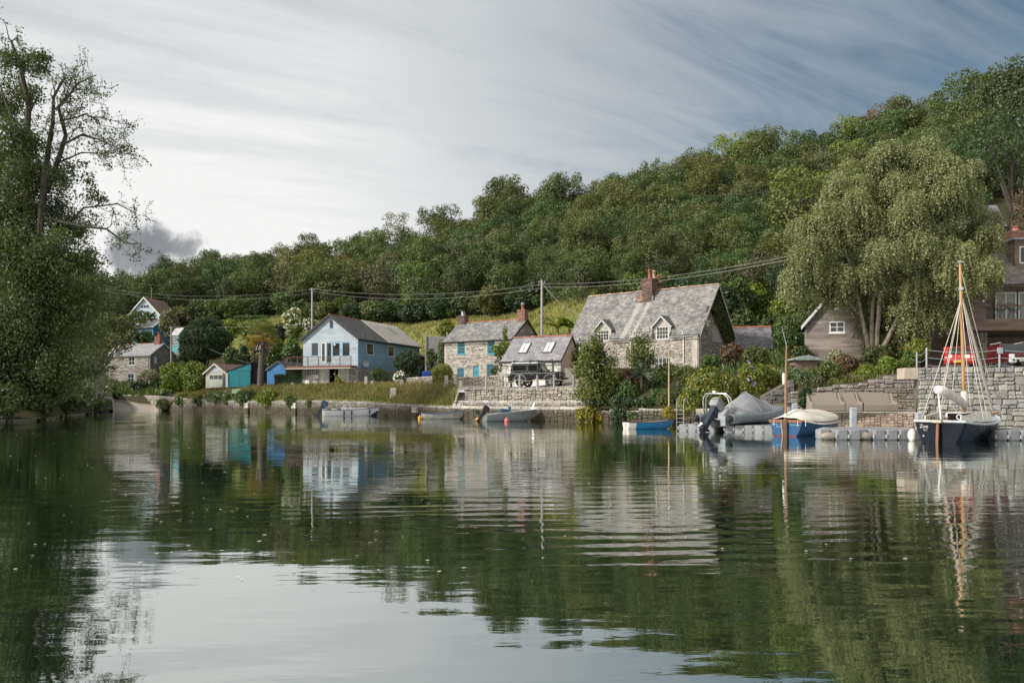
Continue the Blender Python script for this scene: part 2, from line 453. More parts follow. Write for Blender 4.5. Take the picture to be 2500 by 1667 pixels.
def water_mat():
    m = bpy.data.materials.new('creek water'); m.use_nodes = True
    t = NT(m.node_tree)
    co = t.n('ShaderNodeTexCoord').outputs['Object']
    def wv(scale, sx, sy, rot, det, dist=.3):
        return t.noise(t.n('ShaderNodeMapping', co, ins={'Scale': (sx, sy, 1), 'Rotation': (0, 0, R(rot))}), scale, det, .45, dist).outputs[0]
    big = wv(.55, .30, 1.15, 4, 2.); mid = wv(2.0, .28, 1.0, -5, 2.); fine = wv(7.5, .35, 1., 6, 3.)
    calm = t.mr(t.noise(co, .09, 2., .5), .40, .62, .25, 1.)           # breeze patches
    wq = t.n('ShaderNodeMapping', co, ins={'Rotation': (0, 0, R(82))})
    wave = t.n('ShaderNodeTexWave', ins={'Vector': wq, 'Scale': .62, 'Distortion': 5.5, 'Detail': 2., 'Detail Scale': .35}, wave_type='BANDS', bands_direction='X')
    ruf = t.mr(t.noise(t.n('ShaderNodeMapping', co, ins={'Scale': (.35, 1, 1)}), .16, 2., .5), .42, .62, 0., 1.)
    mid = t.m('ADD', mid, t.m('MULTIPLY', t.m('MULTIPLY', wave.outputs['Fac'], ruf), .30))
    h = t.m('ADD', t.m('MULTIPLY', big, .11), t.m('MULTIPLY', t.m('ADD', t.m('MULTIPLY', mid, .20), t.m('MULTIPLY', fine, .055)), calm))
    bp = t.n('ShaderNodeBump', ins={'Strength': 1., 'Distance': .060, 'Height': h})
    body = t.n('ShaderNodeBsdfDiffuse', (.004, .014, .007, 1), .0)
    gl = t.n('ShaderNodeBsdfGlossy', ins={'Color': (.94, .97, .95, 1), 'Roughness': .015, 'Normal': bp})
    fr = t.n('ShaderNodeFresnel', ins={'IOR': 1.33, 'Normal': bp})
    b = t.n('ShaderNodeMixShader', t.m('ADD', t.m('MULTIPLY', fr, .45), .55, clamp=True), body, gl)
    t.n('ShaderNodeOutputMaterial', b)
    return m


water = mesh_obj('water', [(-900, -300, 0), (900, -300, 0), (900, 240, 0), (-900, 240, 0)], [(0, 1, 2, 3)], water_mat())
tag(water, kind='structure')
# ---------------------------------------------------------------- building kit
class Wall:
    """a vertical wall plane: O (point at z=0), u along, n outward"""
    def __init__(s, O, u, n): s.O = Vector((O[0], O[1], 0)); s.u = Vector((u[0], u[1], 0)).normalized(); s.n = Vector((n[0], n[1], 0)).normalized()
    def pt(s, x, z, out=0.): return s.O + s.u * x + s.n * out + Vector((0, 0, z))
    def at(s, px, py=None):
        k = (px - 1250) / F
        x = (k * s.O.y - s.O.x) / (s.u.x - k * s.u.y); D = s.O.y + x * s.u.y
        return x if py is None else (x, CH + (HY - py) / F * D)
    def hole(s, x0, y0, x1, y1):
        a, b = s.at(x0), s.at(x1); D = s.O.y + (a + b) / 2 * s.u.y
        return (min(a, b), max(a, b), CH + (HY - y1) / F * D, CH + (HY - y0) / F * D)


def holes_hit(hs, a, b, c, d):
    return any(a < h[1] and b > h[0] and c < h[3] and d > h[2] for h in hs)


def panel(mb, W, x0, x1, z0, z1, holes=(), depth=.22):
    xs = sorted({x0, x1, *[min(max(h[k], x0), x1) for h in holes for k in (0, 1)]}); zs = sorted({z0, z1, *[min(max(h[k], z0), z1) for h in holes for k in (2, 3)]})
    for a, b in zip(xs, xs[1:]):
        for c, d in zip(zs, zs[1:]):
            if holes_hit(holes, a + 1e-4, b - 1e-4, c + 1e-4, d - 1e-4): continue
            mb.add([W.pt(a, c), W.pt(b, c), W.pt(b, d), W.pt(a, d)], [(0, 1, 2, 3)])
    for a, b, c, d in holes:
        q = [(a, c), (b, c), (b, d), (a, d)]
        for i in range(4):
            p, r = q[i], q[(i + 1) % 4]
            mb.add([W.pt(*p), W.pt(*r), W.pt(*r, -depth), W.pt(*p, -depth)], [(3, 2, 1, 0)])
    return mb


def stone_list(x0, x1, z0, z1, ws, hs, holes=(), top=None, keep=1., g=rnd):
    """random rubble laid in wavering courses: (x, z, w, h) of each stone"""
    out = []; z = z0
    while z < z1 - hs[0] * .5:
        h = min(g.uniform(*hs), z1 - z)
        x = x0 + g.uniform(-ws[0], 0)
        while x < x1:
            w = g.uniform(*ws) * (1.5 if g.random() < .12 else 1)
            a, b = max(x, x0), min(x + w, x1)
            if b - a > ws[0] * .35:
                zt = z + h * g.uniform(.86, 1.0)
                if g.random() < .14 and h > hs[0] * 1.25:
                    zm = z + h * g.uniform(.4, .6); parts = [(z, zm), (zm, zt)]
                else: parts = [(z + g.uniform(0, .12) * h, zt)]
                for c, d in parts:
                    if (top is None or d <= top((a + b) / 2) + .03) and not holes_hit(holes, a, b, c, d) and g.random() < keep: out.append((a, c, b - a, d - c))
            x += w
        z += h
    return out


def rubble_list(x0, x1, z0, z1, ws, hs, top=None, g=rnd):
    """uncoursed rubble: the face split again and again until the pieces are stone sized"""
    out = []
    def cut(a, b, c, d):
        w, h = b - a, d - c
        big = 1.45 if g.random() < .12 else 1.
        if w > ws[1] * big or h > hs[1] * big or (w > ws[0] * 2.2 and h > hs[0] * 2.2 and g.random() < .45):
            if w / ws[1] > h / hs[1] * g.uniform(.75, 1.25):
                m = a + w * g.uniform(.36, .64); cut(a, m, c, d); cut(m, b, c, d)
            else:
                m = c + h * g.uniform(.36, .64); cut(a, b, c, m); cut(a, b, m, d)
        elif top is None or d <= top((a + b) / 2) + .05: out.append((a, c, w, h))
    n = max(1, int((x1 - x0) / 2.5))
    for k in range(n): cut(x0 + (x1 - x0) * k / n, x0 + (x1 - x0) * (k + 1) / n, z0, z1)
    return out


def stone_geo(mb, W, st, proud=.05, gap=.012, g=rnd):
    a, c, w, h = st
    gx = min(gap, w * .2); gz = min(gap, h * .25)
    j = lambda k: g.uniform(-k, k)
    q = [(a + gx, c + gz), (a + w - gx, c + gz), (a + w - gx, c + h - gz), (a + gx, c + h - gz)]
    mx, mz = w * .2, h * .2
    q = [(x + j(mx * .5), z + j(mz * .6)) for x, z in q]
    cx, cz = a + w / 2, c + h / 2
    fr = [(x + (cx - x) * .16, z + (cz - z) * .2) for x, z in q]
    p = proud * g.uniform(.55, 1.3)
    v = [W.pt(x, z, -.03) for x, z in q] + [W.pt(x, z, p * g.uniform(.55, .85)) for x, z in q] + [W.pt(x, z, p) for x, z in fr]
    mb.add(v, [(0, 1, 5, 4), (1, 2, 6, 5), (2, 3, 7, 6), (3, 0, 4, 7), (4, 5, 9, 8), (5, 6, 10, 9), (6, 7, 11, 10), (7, 4, 8, 11), (8, 9, 10, 11)])


STONE_PROTO = []
for _i in range(10):
    _b = MB(); stone_geo(_b, Wall((0, 0), (1, 0), (0, -1)), (0, 0, 1, 1), 1., 0., random.Random(50 + _i))
    _m = bpy.data.meshes.new('stone'); _m.from_pydata(_b.v, [], _b.f); STONE_PROTO.append(_m)


def stone_parts(parent, W, sts, mat, proud=.06, gap=.014, g=rnd, name='stone'):
    """each stone an object of its own sharing a few meshes"""
    off = Vector(OFF.get(parent.name, (0, 0, 0)))
    rz = math.atan2(W.u.y, W.u.x)
    for a, c, w, h in sts:
        me = STONE_PROTO[g.randrange(10)]
        key = me.name + mat.name
        if key not in MATS:
            m2 = me.copy(); m2.name = 'stone'; m2.materials.append(mat); MATS[key] = m2
        o = bpy.data.objects.new(name, MATS[key]); C.objects.link(o); o.parent = parent
        o.location = W.pt(a + gap, c + gap) - off; o.rotation_euler = (0, 0, rz)
        o.scale = (max(w - 2 * gap, .03), proud * g.uniform(.7, 1.5), max(h - 2 * gap, .03))


def slates(mb, O, u, v, n, L, H, course, width, thick=.014, g=rnd, skip=None):
    u, v, n, O = (Vector(k) for k in (u, v, n, O)); rows = int(H / course) + 1
    for r in range(rows):
        y0 = r * course; y1 = min(y0 + course * 1.25, H); x = -(width * .5 if r % 2 else 0)
        if y1 - y0 < .03: continue
        while x < L:
            w = width * g.uniform(.82, 1.18); a, b = max(x, 0), min(x + w, L); x += w
            if b - a < .03 or (skip and skip((a + b) / 2, y0)): continue
            t = thick * g.uniform(.6, 1.7); s = g.uniform(-.008, .008); e = min(.006, (b - a) * .1)
            A0 = O + u * (a + e) + v * (y0 + s); B0 = O + u * (b - e) + v * (y0 + s - g.uniform(-.006, .006))
            A2 = O + u * (a + e) + v * y1; B2 = O + u * (b - e) + v * y1
            mb.add([A0 - n * .01, B0 - n * .01, A0 + n * (t + .004), B0 + n * (t + .004 + g.uniform(-.004, .004)), A2 + n * .003, B2 + n * .003],
                   [(2, 3, 5, 4), (0, 1, 3, 2), (0, 2, 4), (1, 5, 3)])


def roof_slope(root, E, e, Le, ridge_vec, mat, course=.2, width=.3, thick=.014, slab=.05, name='roof_slope', under=None, gaps=(), gh=0.):
    """one slope: eave start E, along e for Le, up-slope vector to the ridge; a slab with slates on it"""
    E = Vector(E); e = Vector(e).normalized(); rv = Vector(ridge_vec); H = rv.length; v = rv.normalized()
    n = e.cross(v);  n = n if n.z > 0 else -n
    sb = MB(); xs = [0.] + [q for a in sorted(gaps) for q in a] + [Le]
    if gaps:                                   # the eave is cut away in front of wall dormers
        for a, b in zip(xs[::2], xs[1::2]): sb.obox(E - n * slab + e * a, e * (b - a), v * gh, n * (slab - .006))
    sb.obox(E - n * slab + v * (gh if gaps else 0), e * Le, v * (H - (gh if gaps else 0)), n * (slab - .006))
    o = sb.build(name, under or M('roof felt', (.05, .05, .05)), root)
    mb = MB(); slates(mb, E, e, v, n, Le, H, course, width, thick, skip=(lambda x, y: y < gh and any(a - .1 < x < b + .1 for a, b in gaps)) if gaps else None)
    tag(mb.build('slate_courses', mat, o), kind='stuff')
    return o, (E, e, v, n, Le, H)


def ridge_tiles(root, p0, p1, mat, ln=.45, r=.11, name='ridge_tile'):
    p0, p1 = Vector(p0), Vector(p1); d = p1 - p0; k = max(2, int(d.length / ln)); me = None
    for i in range(k):
        a = p0 + d * (i / k); b = p0 + d * ((i + .97) / k); w = d.normalized().cross(Vector((0, 0, 1))) * r; dz = Vector((0, 0, rnd.uniform(-.012, .012)))
        mb = MB()
        pr = [(-1.15, -.75), (-.6, .0), (0, .28), (.6, .0), (1.15, -.75)]
        mb.add([q + w * x + Vector((0, 0, r * z)) + dz for q in (a, b) for x, z in pr], [(j, j + 1, j + 6, j + 5) for j in range(4)] + [(4, 3, 2, 1, 0), (5, 6, 7, 8, 9)])
        mb.build(name, mat, root)


def window(root, W, h, frame, cols=2, rows=2, recess=.12, fw=.06, bar=.025, sill=None, glass=None, sash=False, name='window', back=None):
    """frame ring (part) with glass, glazing bars and sill under it (sub-parts), set back in its opening"""
    a, b, c, d = h; out = -recess
    mb = MB(); t = .05
    for q in ((a, b, c, c + fw), (a, b, d - fw, d), (a, a + fw, c + fw, d - fw), (b - fw, b, c + fw, d - fw)):
        mb.obox(W.pt(q[0], q[2], out), W.u * (q[1] - q[0]), Vector((0, 0, q[3] - q[2])), W.n * t)
    if sash: mb.obox(W.pt(a + fw, (c + d) / 2 - fw * .4, out), W.u * (b - a - 2 * fw), Vector((0, 0, fw * .8)), W.n * (t + .012))
    w = mb.build(name, frame, root)
    MB().add([W.pt(a + fw, c + fw, out + .012), W.pt(b - fw, c + fw, out + .012), W.pt(b - fw, d - fw, out + .012), W.pt(a + fw, d - fw, out + .012)], [(0, 1, 2, 3)]).build('pane', glass or GLASS, w)
    g = MB()
    for i in range(1, cols):
        x = a + fw + (b - a - 2 * fw) * i / cols
        g.obox(W.pt(x - bar / 2, c + fw, out + .014), W.u * bar, Vector((0, 0, d - c - 2 * fw)), W.n * .026)
    for i in range(1, rows):
        z = c + fw + (d - c - 2 * fw) * i / rows
        g.obox(W.pt(a + fw, z - bar / 2, out + .014), W.u * (b - a - 2 * fw), Vector((0, 0, bar)), W.n * .024)
    if g.v: g.build('glazing_bar', frame, w)
    if sill is not None: MB().obox(W.pt(a - .06, c - .09, -recess), W.u * (b - a + .12), Vector((0, 0, .09)), W.n * (recess + .06)).build('sill', sill, w)
    return w


def pot(root, p, h, r, mat, n=10):
    p = Vector(p)
    return MB().lathe([(r * 1.1, 0), (r * 1.1, .06), (r * .9, .08), (r * .8, h * .8), (r * 1.05, h * .84), (r * 1.05, h * .93), (r * .85, h), (r * .6, h), (r * .6, h - .1)], p, n).build('chimney_pot', mat, root, True)


def brick_stack(root, c, ax, w, d, z0, z1, mat, mortar, cap=None, course=.086, name='chimney'):
    """chimney stack of laid bricks: core, then courses of bricks joined as one part"""
    c = Vector((c[0], c[1], 0)); u = Vector((ax[0], ax[1], 0)).normalized(); v = Vector((-u.y, u.x, 0))
    ch = MB().obox(c - u * w / 2 - v * d / 2 + Vector((0, 0, z0)), u * w, v * d, Vector((0, 0, z1 - z0))).build(name, mortar, root)
    mb = MB()
    for (O, a, n, ln) in ((c - u * w / 2 - v * d / 2, u, -v, w), (c + u * w / 2 - v * d / 2, v, u, d), (c + u * w / 2 + v * d / 2, -u, v, w), (c - u * w / 2 + v * d / 2, -v, -u, d)):
        W = Wall(O, a, n); r = 0; z = z0
        while z < z1 - .04:
            x = -.11 if r % 2 else 0
            while x < ln:
                p, q = max(x, 0), min(x + .225, ln)
                if q - p > .04: stone_geo(mb, W, (p, z, q - p, min(course, z1 - z)), .018, .006)
                x += .225
            z += course; r += 1
    tag(mb.build('brick_courses', mat, ch), kind='stuff')
    cm = MB()
    cm.obox(c - u * (w / 2 + .05) - v * (d / 2 + .05) + Vector((0, 0, z1 - .16)), u * (w + .1), v * (d + .1), Vector((0, 0, .2)))
    cm.build('chimney_cap', cap or mat, ch, bevel=.02)
    return ch


def down_pipe(root, W, px, y0, y1, mat, r=.045, out=.09):
    x, z0 = W.at(px, y0); _, z1 = W.at(px, y1)
    return MB().tube([W.pt(x, z0 + .05, out + .18), W.pt(x, z0 - .12, out + .14), W.pt(x, z0 - .3, out), W.pt(x, z1, out)], r, 6).build('downpipe', mat, root)


class House:
    """rectangular gabled house: front-right corner B, turned by angle a, L along the front, w deep"""
    def __init__(s, name, label, cat, B, a, L, w, z0, ze, zr, group=None):
        s.dir = Vector((math.cos(R(a)), -math.sin(R(a)), 0)); s.back = Vector((math.sin(R(a)), math.cos(R(a)), 0))
        s.B = Vector((B[0], B[1], 0)); s.A = s.B - s.dir * L
        s.L, s.w, s.z0, s.ze, s.zr = L, w, z0, ze, zr
        s.front = Wall(s.A, s.dir, -s.back); s.right = Wall(s.B, s.back, s.dir)
        s.left = Wall(s.A + s.back * w, -s.back, -s.dir); s.rear = Wall(s.B + s.back * w, -s.dir, s.back)
        s.root = thing(name, label, cat, (s.A + s.B) / 2 + s.back * w / 2 + Vector((0, 0, z0)), group=group)
    def body(s, mat, ridge='u', fh=(), rh=(), lh=(), name='wall', depth=.22):
        mb = MB(); r = (s.zr - s.ze)
        for W, ln, hs, gab in ((s.front, s.L, fh, ridge == 'v'), (s.right, s.w, rh, ridge == 'u'), (s.left, s.w, lh, ridge == 'u'), (s.rear, s.L, (), ridge == 'v')):
            low = [h for h in hs if h[2] < s.ze]; top = max([h[3] for h in hs if h[2] < s.ze] + [s.ze])
            panel(mb, W, 0, ln, s.z0, s.ze, [h for h in low if h[3] <= s.ze + 1e-6], depth)
            if gab:
                hi = [h for h in hs if h[2] >= s.ze]
                if not hi: mb.add([W.pt(0, s.ze), W.pt(ln, s.ze), W.pt(ln / 2, s.zr)], [(0, 1, 2)])
                else:      # one opening in the gable: split the triangle into a left and a right flank
                    a, b, c, d = hi[0]; za, zb = s.ze + r * a / (ln / 2), s.ze + r * (ln - b) / (ln / 2)
                    mb.add([W.pt(0, s.ze), W.pt(a, s.ze), W.pt(a, za)], [(0, 1, 2)]); mb.add([W.pt(b, s.ze), W.pt(ln, s.ze), W.pt(b, zb)], [(0, 1, 2)])
                    mb.add([W.pt(a, s.ze), W.pt(b, s.ze), W.pt(b, c), W.pt(a, c)], [(0, 1, 2, 3)])
                    mb.add([W.pt(a, d), W.pt(b, d), W.pt(b, zb), W.pt(ln / 2, s.zr), W.pt(a, za)], [(0, 1, 2, 3, 4)])
                    for p, q in (((a, c), (b, c)), ((b, c), (b, d)), ((b, d), (a, d)), ((a, d), (a, c))):
                        mb.add([W.pt(*p), W.pt(*q), W.pt(*q, -depth), W.pt(*p, -depth)], [(3, 2, 1, 0)])
        mb.add([s.A + Vector((0, 0, s.z0 + .02)), s.B + Vector((0, 0, s.z0 + .02)), s.B + s.back * s.w + Vector((0, 0, s.z0 + .02)), s.A + s.back * s.w + Vector((0, 0, s.z0 + .02))], [(0, 1, 2, 3)])
        return mb.build(name, mat, s.root)
    def roof(s, mat, ridge='u', eav=.3, gab=.3, course=.2, width=.3, thick=.014, tile=None, tl=.45, sides=None, gaps=()):
        r = s.zr - s.ze; out = []
        if ridge == 'u': ax, ac, La, Lc, O = s.dir, s.back, s.L, s.w, s.A
        else: ax, ac, La, Lc, O = s.back, s.dir, s.w, s.L, s.A
        up = Vector((0, 0, r)); half = Lc / 2; k = (half + eav) / half; lift = Vector((0, 0, .06))
        for sd in (0, 1):
            base = O - ax * gab + (ac * 0 if sd == 0 else ac * Lc); inw = ac if sd == 0 else -ac
            E = base - inw * eav + Vector((0, 0, s.ze - r * eav / half)) + lift
            out.append(roof_slope(s.root, E, ax, La + 2 * gab, (inw * half + up) * k, mat if sides is None else sides[sd], course, width, thick, gaps=[(a + gab, b + gab) for a, b in gaps] if sd == 0 else (), gh=((inw * half + up) * k).length * eav / (half + eav) + .02))
        p0 = O - ax * gab + ac * half + Vector((0, 0, s.zr)) + lift + Vector((0, 0, .05)); p1 = p0 + ax * (La + 2 * gab)
        if tile is not None: ridge_tiles(s.root, p0, p1, tile, tl)
        s.ridge0, s.ridge1 = p0, p1
        return out
    def barge(s, mat, ridge='u', end=1, eav=.3, gab=.3, h=.2, t=.04):
        r = s.zr - s.ze
        if ridge == 'u': ax, ac, La, Lc, O = s.dir, s.back, s.L, s.w, s.A
        else: ax, ac, La, Lc, O = s.back, s.dir, s.w, s.L, s.A
        half = Lc / 2; b = O + (ax * (La + gab) if end else -ax * (gab + t))
        for sd in (0, 1):
            base = b + (ac * 0 if sd == 0 else ac * Lc); inw = ac if sd == 0 else -ac
            E = base - inw * eav + Vector((0, 0, s.ze - r * eav / half - h * .75)); v = (inw * half + Vector((0, 0, r))) * ((half + eav) / half)
            MB().obox(E, v, Vector((0, 0, h)), ax * t).build('bargeboard', mat, s.root)
    def gutter(s, W, L, mat, eav=.3, r=.055, ext=.2, gaps=()):
        rr = s.zr - s.ze
        z = s.ze - .04 - eav * rr / (s.w / 2 if W in (s.front, s.rear) else s.L / 2)
        xs = [-ext] + [q for a in sorted(gaps) for q in a] + [L + ext]
        for a, b in zip(xs[::2], xs[1::2]): MB().tube([W.pt(a, z, eav + .05), W.pt(b, z, eav + .05)], r, 6).build('gutter', mat, s.root)


def stone_face(root_part, W, x0, x1, z0, z1, ws, hs, mat, holes=(), top=None, keep=1., proud=.035, gap=.01, name='stonework', g=rnd):
    mb = MB()
    grown = [(h[0] - .04, h[1] + .04, h[2] - .05, h[3] + .04) for h in holes]
    for st in stone_list(x0, x1, z0, z1, ws, hs, grown, top, keep, g): stone_geo(mb, W, st, proud, gap, g)
    return tag(mb.build(name, mat, root_part), kind='stuff')


def boards(root, W, x0, x1, z0, z1, hb, mat, holes=(), top=None, t=.025, name='board'):
    """lapped boards, each an object of its own (split where an opening interrupts it)"""
    n = int(round((z1 - z0) / hb)); hb = (z1 - z0) / n
    for i in range(n):
        c, d = z0 + i * hb, z0 + (i + 1) * hb; spans = [(x0, x1)]
        if top is not None:
            lo, hi = top(d); spans = [(max(x0, lo), min(x1, hi))]
            if spans[0][1] - spans[0][0] < .1: continue
        for h in holes:
            if c < h[3] - .02 and d > h[2] + .02:
                spans = [q for a, b in spans for q in ((a, min(b, h[0])), (max(a, h[1]), b)) if q[1] - q[0] > .03]
        for a, b in spans:
            e = rnd.uniform(0, .004)
            MB().add([W.pt(a, c, .004), W.pt(b, c, .004), W.pt(a, c, t + e), W.pt(b, c, t + e), W.pt(a, d + .01, .006), W.pt(b, d + .01, .006)], [(2, 3, 5, 4), (0, 1, 3, 2), (0, 2, 4), (1, 5, 3)]).build(name, mat, root)
# ---------------------------------------------------------------- buildings
LIME = M('lime mortar', (.42, .40, .37), (.32, .30, .275), 2.2, .9, .5, 20)
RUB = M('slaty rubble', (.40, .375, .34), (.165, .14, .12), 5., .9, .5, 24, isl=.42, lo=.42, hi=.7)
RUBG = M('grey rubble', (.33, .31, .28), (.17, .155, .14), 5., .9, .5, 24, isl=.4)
SLATE = M('lichened slate', (.155, .155, .16), (.235, .23, .225), 1.1, .72, .35, 30, isl=.30, c3=(.32, .31, .285), s3=2.6, lo3=.56, hi3=.72)
SLATEG = M('grey slate', (.215, .215, .235), (.27, .265, .28), 1.4, .6, .25, 30, isl=.22)
SLATED = M('dark slate', (.075, .075, .08), (.13, .128, .125), 1.6, .6, .35, 26, isl=.35, c3=(.26, .25, .23), s3=2., lo3=.62, hi3=.75)
TERRA = M('terracotta', (.33, .12, .07), (.24, .10, .07), 6, .85, .3, 30, isl=.2, obr=.25, c3=(.42, .37, .3), s3=3., lo3=.55, hi3=.7)
RIDGE_L = M('lichened ridge', (.42, .36, .29), (.30, .17, .11), 2.5, .85, .4, 30, obr=.3)
BRICK = M('sooty brick', (.19, .095, .072), (.10, .065, .055), 4, .9, .4, 30, isl=.45, c3=(.07, .065, .06), s3=1.3, lo3=.5, hi3=.62)
BRICKR = M('red brick', (.27, .13, .095), (.19, .10, .08), 5, .9, .4, 30, isl=.35)
MORT = M('brick mortar', (.26, .23, .20), (.16, .14, .12), 4, .95)
WHITE = M('white paint', (.72, .73, .72), (.60, .61, .60), 2., .55)
TEAL = M('teal paint', (.045, .30, .40), (.035, .24, .33), 3, .5)
BLACKP = M('black plastic', (.02, .02, .022), (.03, .03, .03), 4, .45)
GREYP = M('grey plastic', (.30, .32, .34), (.25, .27, .29), 4, .5)
GRAN = M('granite', (.42, .40, .37), (.28, .265, .245), 7, .9, .6, 22, obr=.22)
DARK = M('dark interior', (.012, .012, .012), (.02, .02, .02), 2, .95)


def streaked_slate(A, d, us):
    """the lichened slate with two pale lime-washed runs under the chimney"""
    m = SLATE.copy(); m.name = 'lichened slate with pale runs'; t = NT.__new__(NT); t.t = m.node_tree
    b = next(n for n in t.t.nodes if n.bl_idname == 'ShaderNodeBsdfPrincipled'); src = b.inputs['Base Color'].links[0].from_socket
    pos = t.n('ShaderNodeNewGeometry').outputs['Position']; rel = t.n('ShaderNodeVectorMath', pos, tuple(A), operation='SUBTRACT')
    u = t.n('ShaderNodeVectorMath', rel, tuple(d), operation='DOT_PRODUCT').outputs['Value']; z = t.n('ShaderNodeSeparateXYZ', pos).outputs[2]
    nz = t.noise(pos, 1.6, 5., .6); f = None
    for c, w in us:
        k = t.mr(t.m('ABSOLUTE', t.m('SUBTRACT', t.m('ADD', u, t.m('MULTIPLY', t.m('SUBTRACT', nz, .5), .35)), t.m('ADD', c, t.m('MULTIPLY', t.m('SUBTRACT', 10.5, z), -.10)))), w * .3, w, 1, 0)
        f = k if f is None else t.m('MAXIMUM', f, k)
    f = t.m('MULTIPLY', f, t.mr(z, 10.3, 10.5, .62, 0))
    t.t.links.new(t.mix(f, src, (.42, .41, .38)), b.inputs['Base Color']); return m


def stone_cottage():
    h = House('stone_cottage', 'large stone cottage with steep lichened slate roof and two small dormers', 'house', (15.37, 66.0), 39.3, 12.65, 6.5, 3.2, 7.35, 11.45)
    f = h.front; r = h.root
    w1 = f.hole(1596, 873, 1637, 912); w2 = f.hole(1458, 862, 1480, 890)
    d1 = f.hole(1602, 797, 1632, 828); d2 = f.hole(1459, 806, 1487, 832)
    rw = h.right.hole(1741, 797, 1758, 834); rd = h.right.hole(1744, 872, 1757, 912)
    low = [w1, w2, (d1[0], d1[1], d1[2], h.ze), (d2[0], d2[1], d2[2], h.ze)]
    wall = h.body(LIME, 'u', low, [rw, rd])
    stone_face(wall, f, .55, h.L - .55, h.z0, h.ze - .05, (.16, .55), (.05, .14), RUB, low, keep=.9, proud=.035)
    rr = (h.zr - h.ze) / (h.w / 2)
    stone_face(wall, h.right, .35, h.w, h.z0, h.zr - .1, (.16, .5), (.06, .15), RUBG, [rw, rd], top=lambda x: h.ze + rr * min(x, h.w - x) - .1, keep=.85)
    for W, xs in ((f, (.02, h.L - .5)), (h.right, (.02,))):       # rendered quoins
        for x in xs: MB().obox(W.pt(x, h.z0, -.01), W.u * .47, Vector((0, 0, h.ze - h.z0 - .06)), W.n * .05).build('quoin', M('lime render', (.47, .45, .41), (.37, .35, .31), 2.5, .9, .4, 18), r)
    gp_ = [(d[0] - .2, d[1] + .2) for d in (d2, d1)]; uc = Wall(h.A + h.back * 2.9, h.dir, -h.back).at(1580); h.roof(streaked_slate(h.A, h.dir, ((uc - .35, .38), (uc + .6, .3))), 'u', .32, .35, .17, .26, .016, RIDGE_L, .5, gaps=gp_)
    h.barge(M('bleached timber', (.45, .44, .42), (.33, .32, .30), 5, .8), 'u', 1, .32, .35, .22)
    h.gutter(f, h.L, GREYP, .34, gaps=gp_)
    down_pipe(r, f, 1670, 812, 884, WHITE, .05, .1); down_pipe(r, f, 1541, 826, 905, WHITE, .05, .1); down_pipe(r, f, 1417, 826, 905, WHITE, .05, .1)
    window(r, f, w1, WHITE, 4, 3, .12, .07, .03, GRAN); window(r, f, w2, WHITE, 2, 3, .12, .07, .03, GRAN)
    window(r, h.right, rw, WHITE, 2, 3, .1, .07, .03, GRAN)
    MB().obox(h.right.pt(rd[0], rd[2], -.2), h.right.u * (rd[1] - rd[0]), Vector((0, 0, rd[3] - rd[2])), h.right.n * .04).build('door', M('dark door', (.05, .04, .035)), r)
    up = Vector((0, 0, 1))
    for a, b, c, d in (d1, d2):                                     # dormers breaking the eave
        cx, hw = (a + b) / 2, (b - a) / 2 + .22; za = d + .12; zt = za + hw * 1.0
        dm = MB(); W = f
        panel(dm, W, cx - hw, cx + hw, h.ze - .12, za, [(a, b, h.ze - .11, d)], .2)
        dm.add([W.pt(cx - hw, za), W.pt(cx + hw, za), W.pt(cx, zt)], [(0, 1, 2)])
        for s in (-1, 1):
            dep = (za - h.ze) / rr + .05
            dm.add([W.pt(cx + s * hw, h.ze - .12), W.pt(cx + s * hw, za), W.pt(cx + s * hw, za, -dep)], [(0, 1, 2)])
        dmo = dm.build('dormer', LIME, r)
        for s in (-1, 1):
            e0 = W.pt(cx + s * (hw + .22), za - .2, .25); dl = (zt - h.ze) / rr + .3
            sl = Vector((W.u * -s * (hw + .22))) + up * (zt - za + .2)
            n = W.n.cross(sl).normalized(); n = n if n.z > 0 else -n
            mb = MB().obox(e0, sl, -W.n * dl, n * .05); mb.build('dormer_roof', SLATED, dmo)
            MB().obox(e0 + W.n * .005 - n * .12, sl, W.n * .04, n * .12).build('bargeboard', M('pale green paint', (.42, .47, .45), (.36, .40, .38)), dmo)
        window(r, f, (a, b, c, d), WHITE, 4, 3, .06, .06, .028, LIME)
    k = h.w / 2
    x = Wall(h.A + h.back * k, h.dir, -h.back).at(1592)
    cc = h.A + h.dir * x + h.back * (k - .35)
    ch = brick_stack(r, cc, h.dir, 1.0, 1.15, 10.0, 12.45, BRICK, MORT)
    brick_stack(r, cc + h.back * 1.1 + h.dir * .25, h.dir, .75, .8, 10.6, 12.15, BRICK, MORT)
    pot(ch, (*(cc - h.dir * .25 - h.back * .3).xy, 12.5), .32, .13, BLACKP); pot(ch, (*(cc + h.dir * .05 - h.back * .2).xy, 12.48), .85, .16, TERRA)
    pot(ch, (*(cc + h.dir * .3 + h.back * .1).xy, 12.48), .78, .17, M('pale clay', (.45, .33, .27), (.38, .27, .21), 6)); pot(ch, (*(cc - h.dir * .2 + h.back * .3).xy, 12.48), .75, .15, TERRA)
    pot(ch, (*(cc + h.back * 1.1 + h.dir * .25).xy, 12.18), .8, .15, TERRA)
    lead = MB().obox(cc + h.dir * .52 - h.back * .6 + up * 10.0, h.dir * .06, h.back * 1.2, up * .9); lead.build('flashing', M('lead', (.28, .31, .34), (.22, .25, .28), 3, .5), r)
    dish(r, cc - h.dir * .75 - h.back * .5 + up * 10.75, Vector((-.5, -.8, .25)), .36, M('rusty dish', (.20, .12, .08), (.28, .2, .15), 6))
    dish(r, h.right.pt(.75, 7.95, .35), Vector((.6, -.7, .3)), .34, M('stone grey dish', (.34, .32, .29)))
    return h


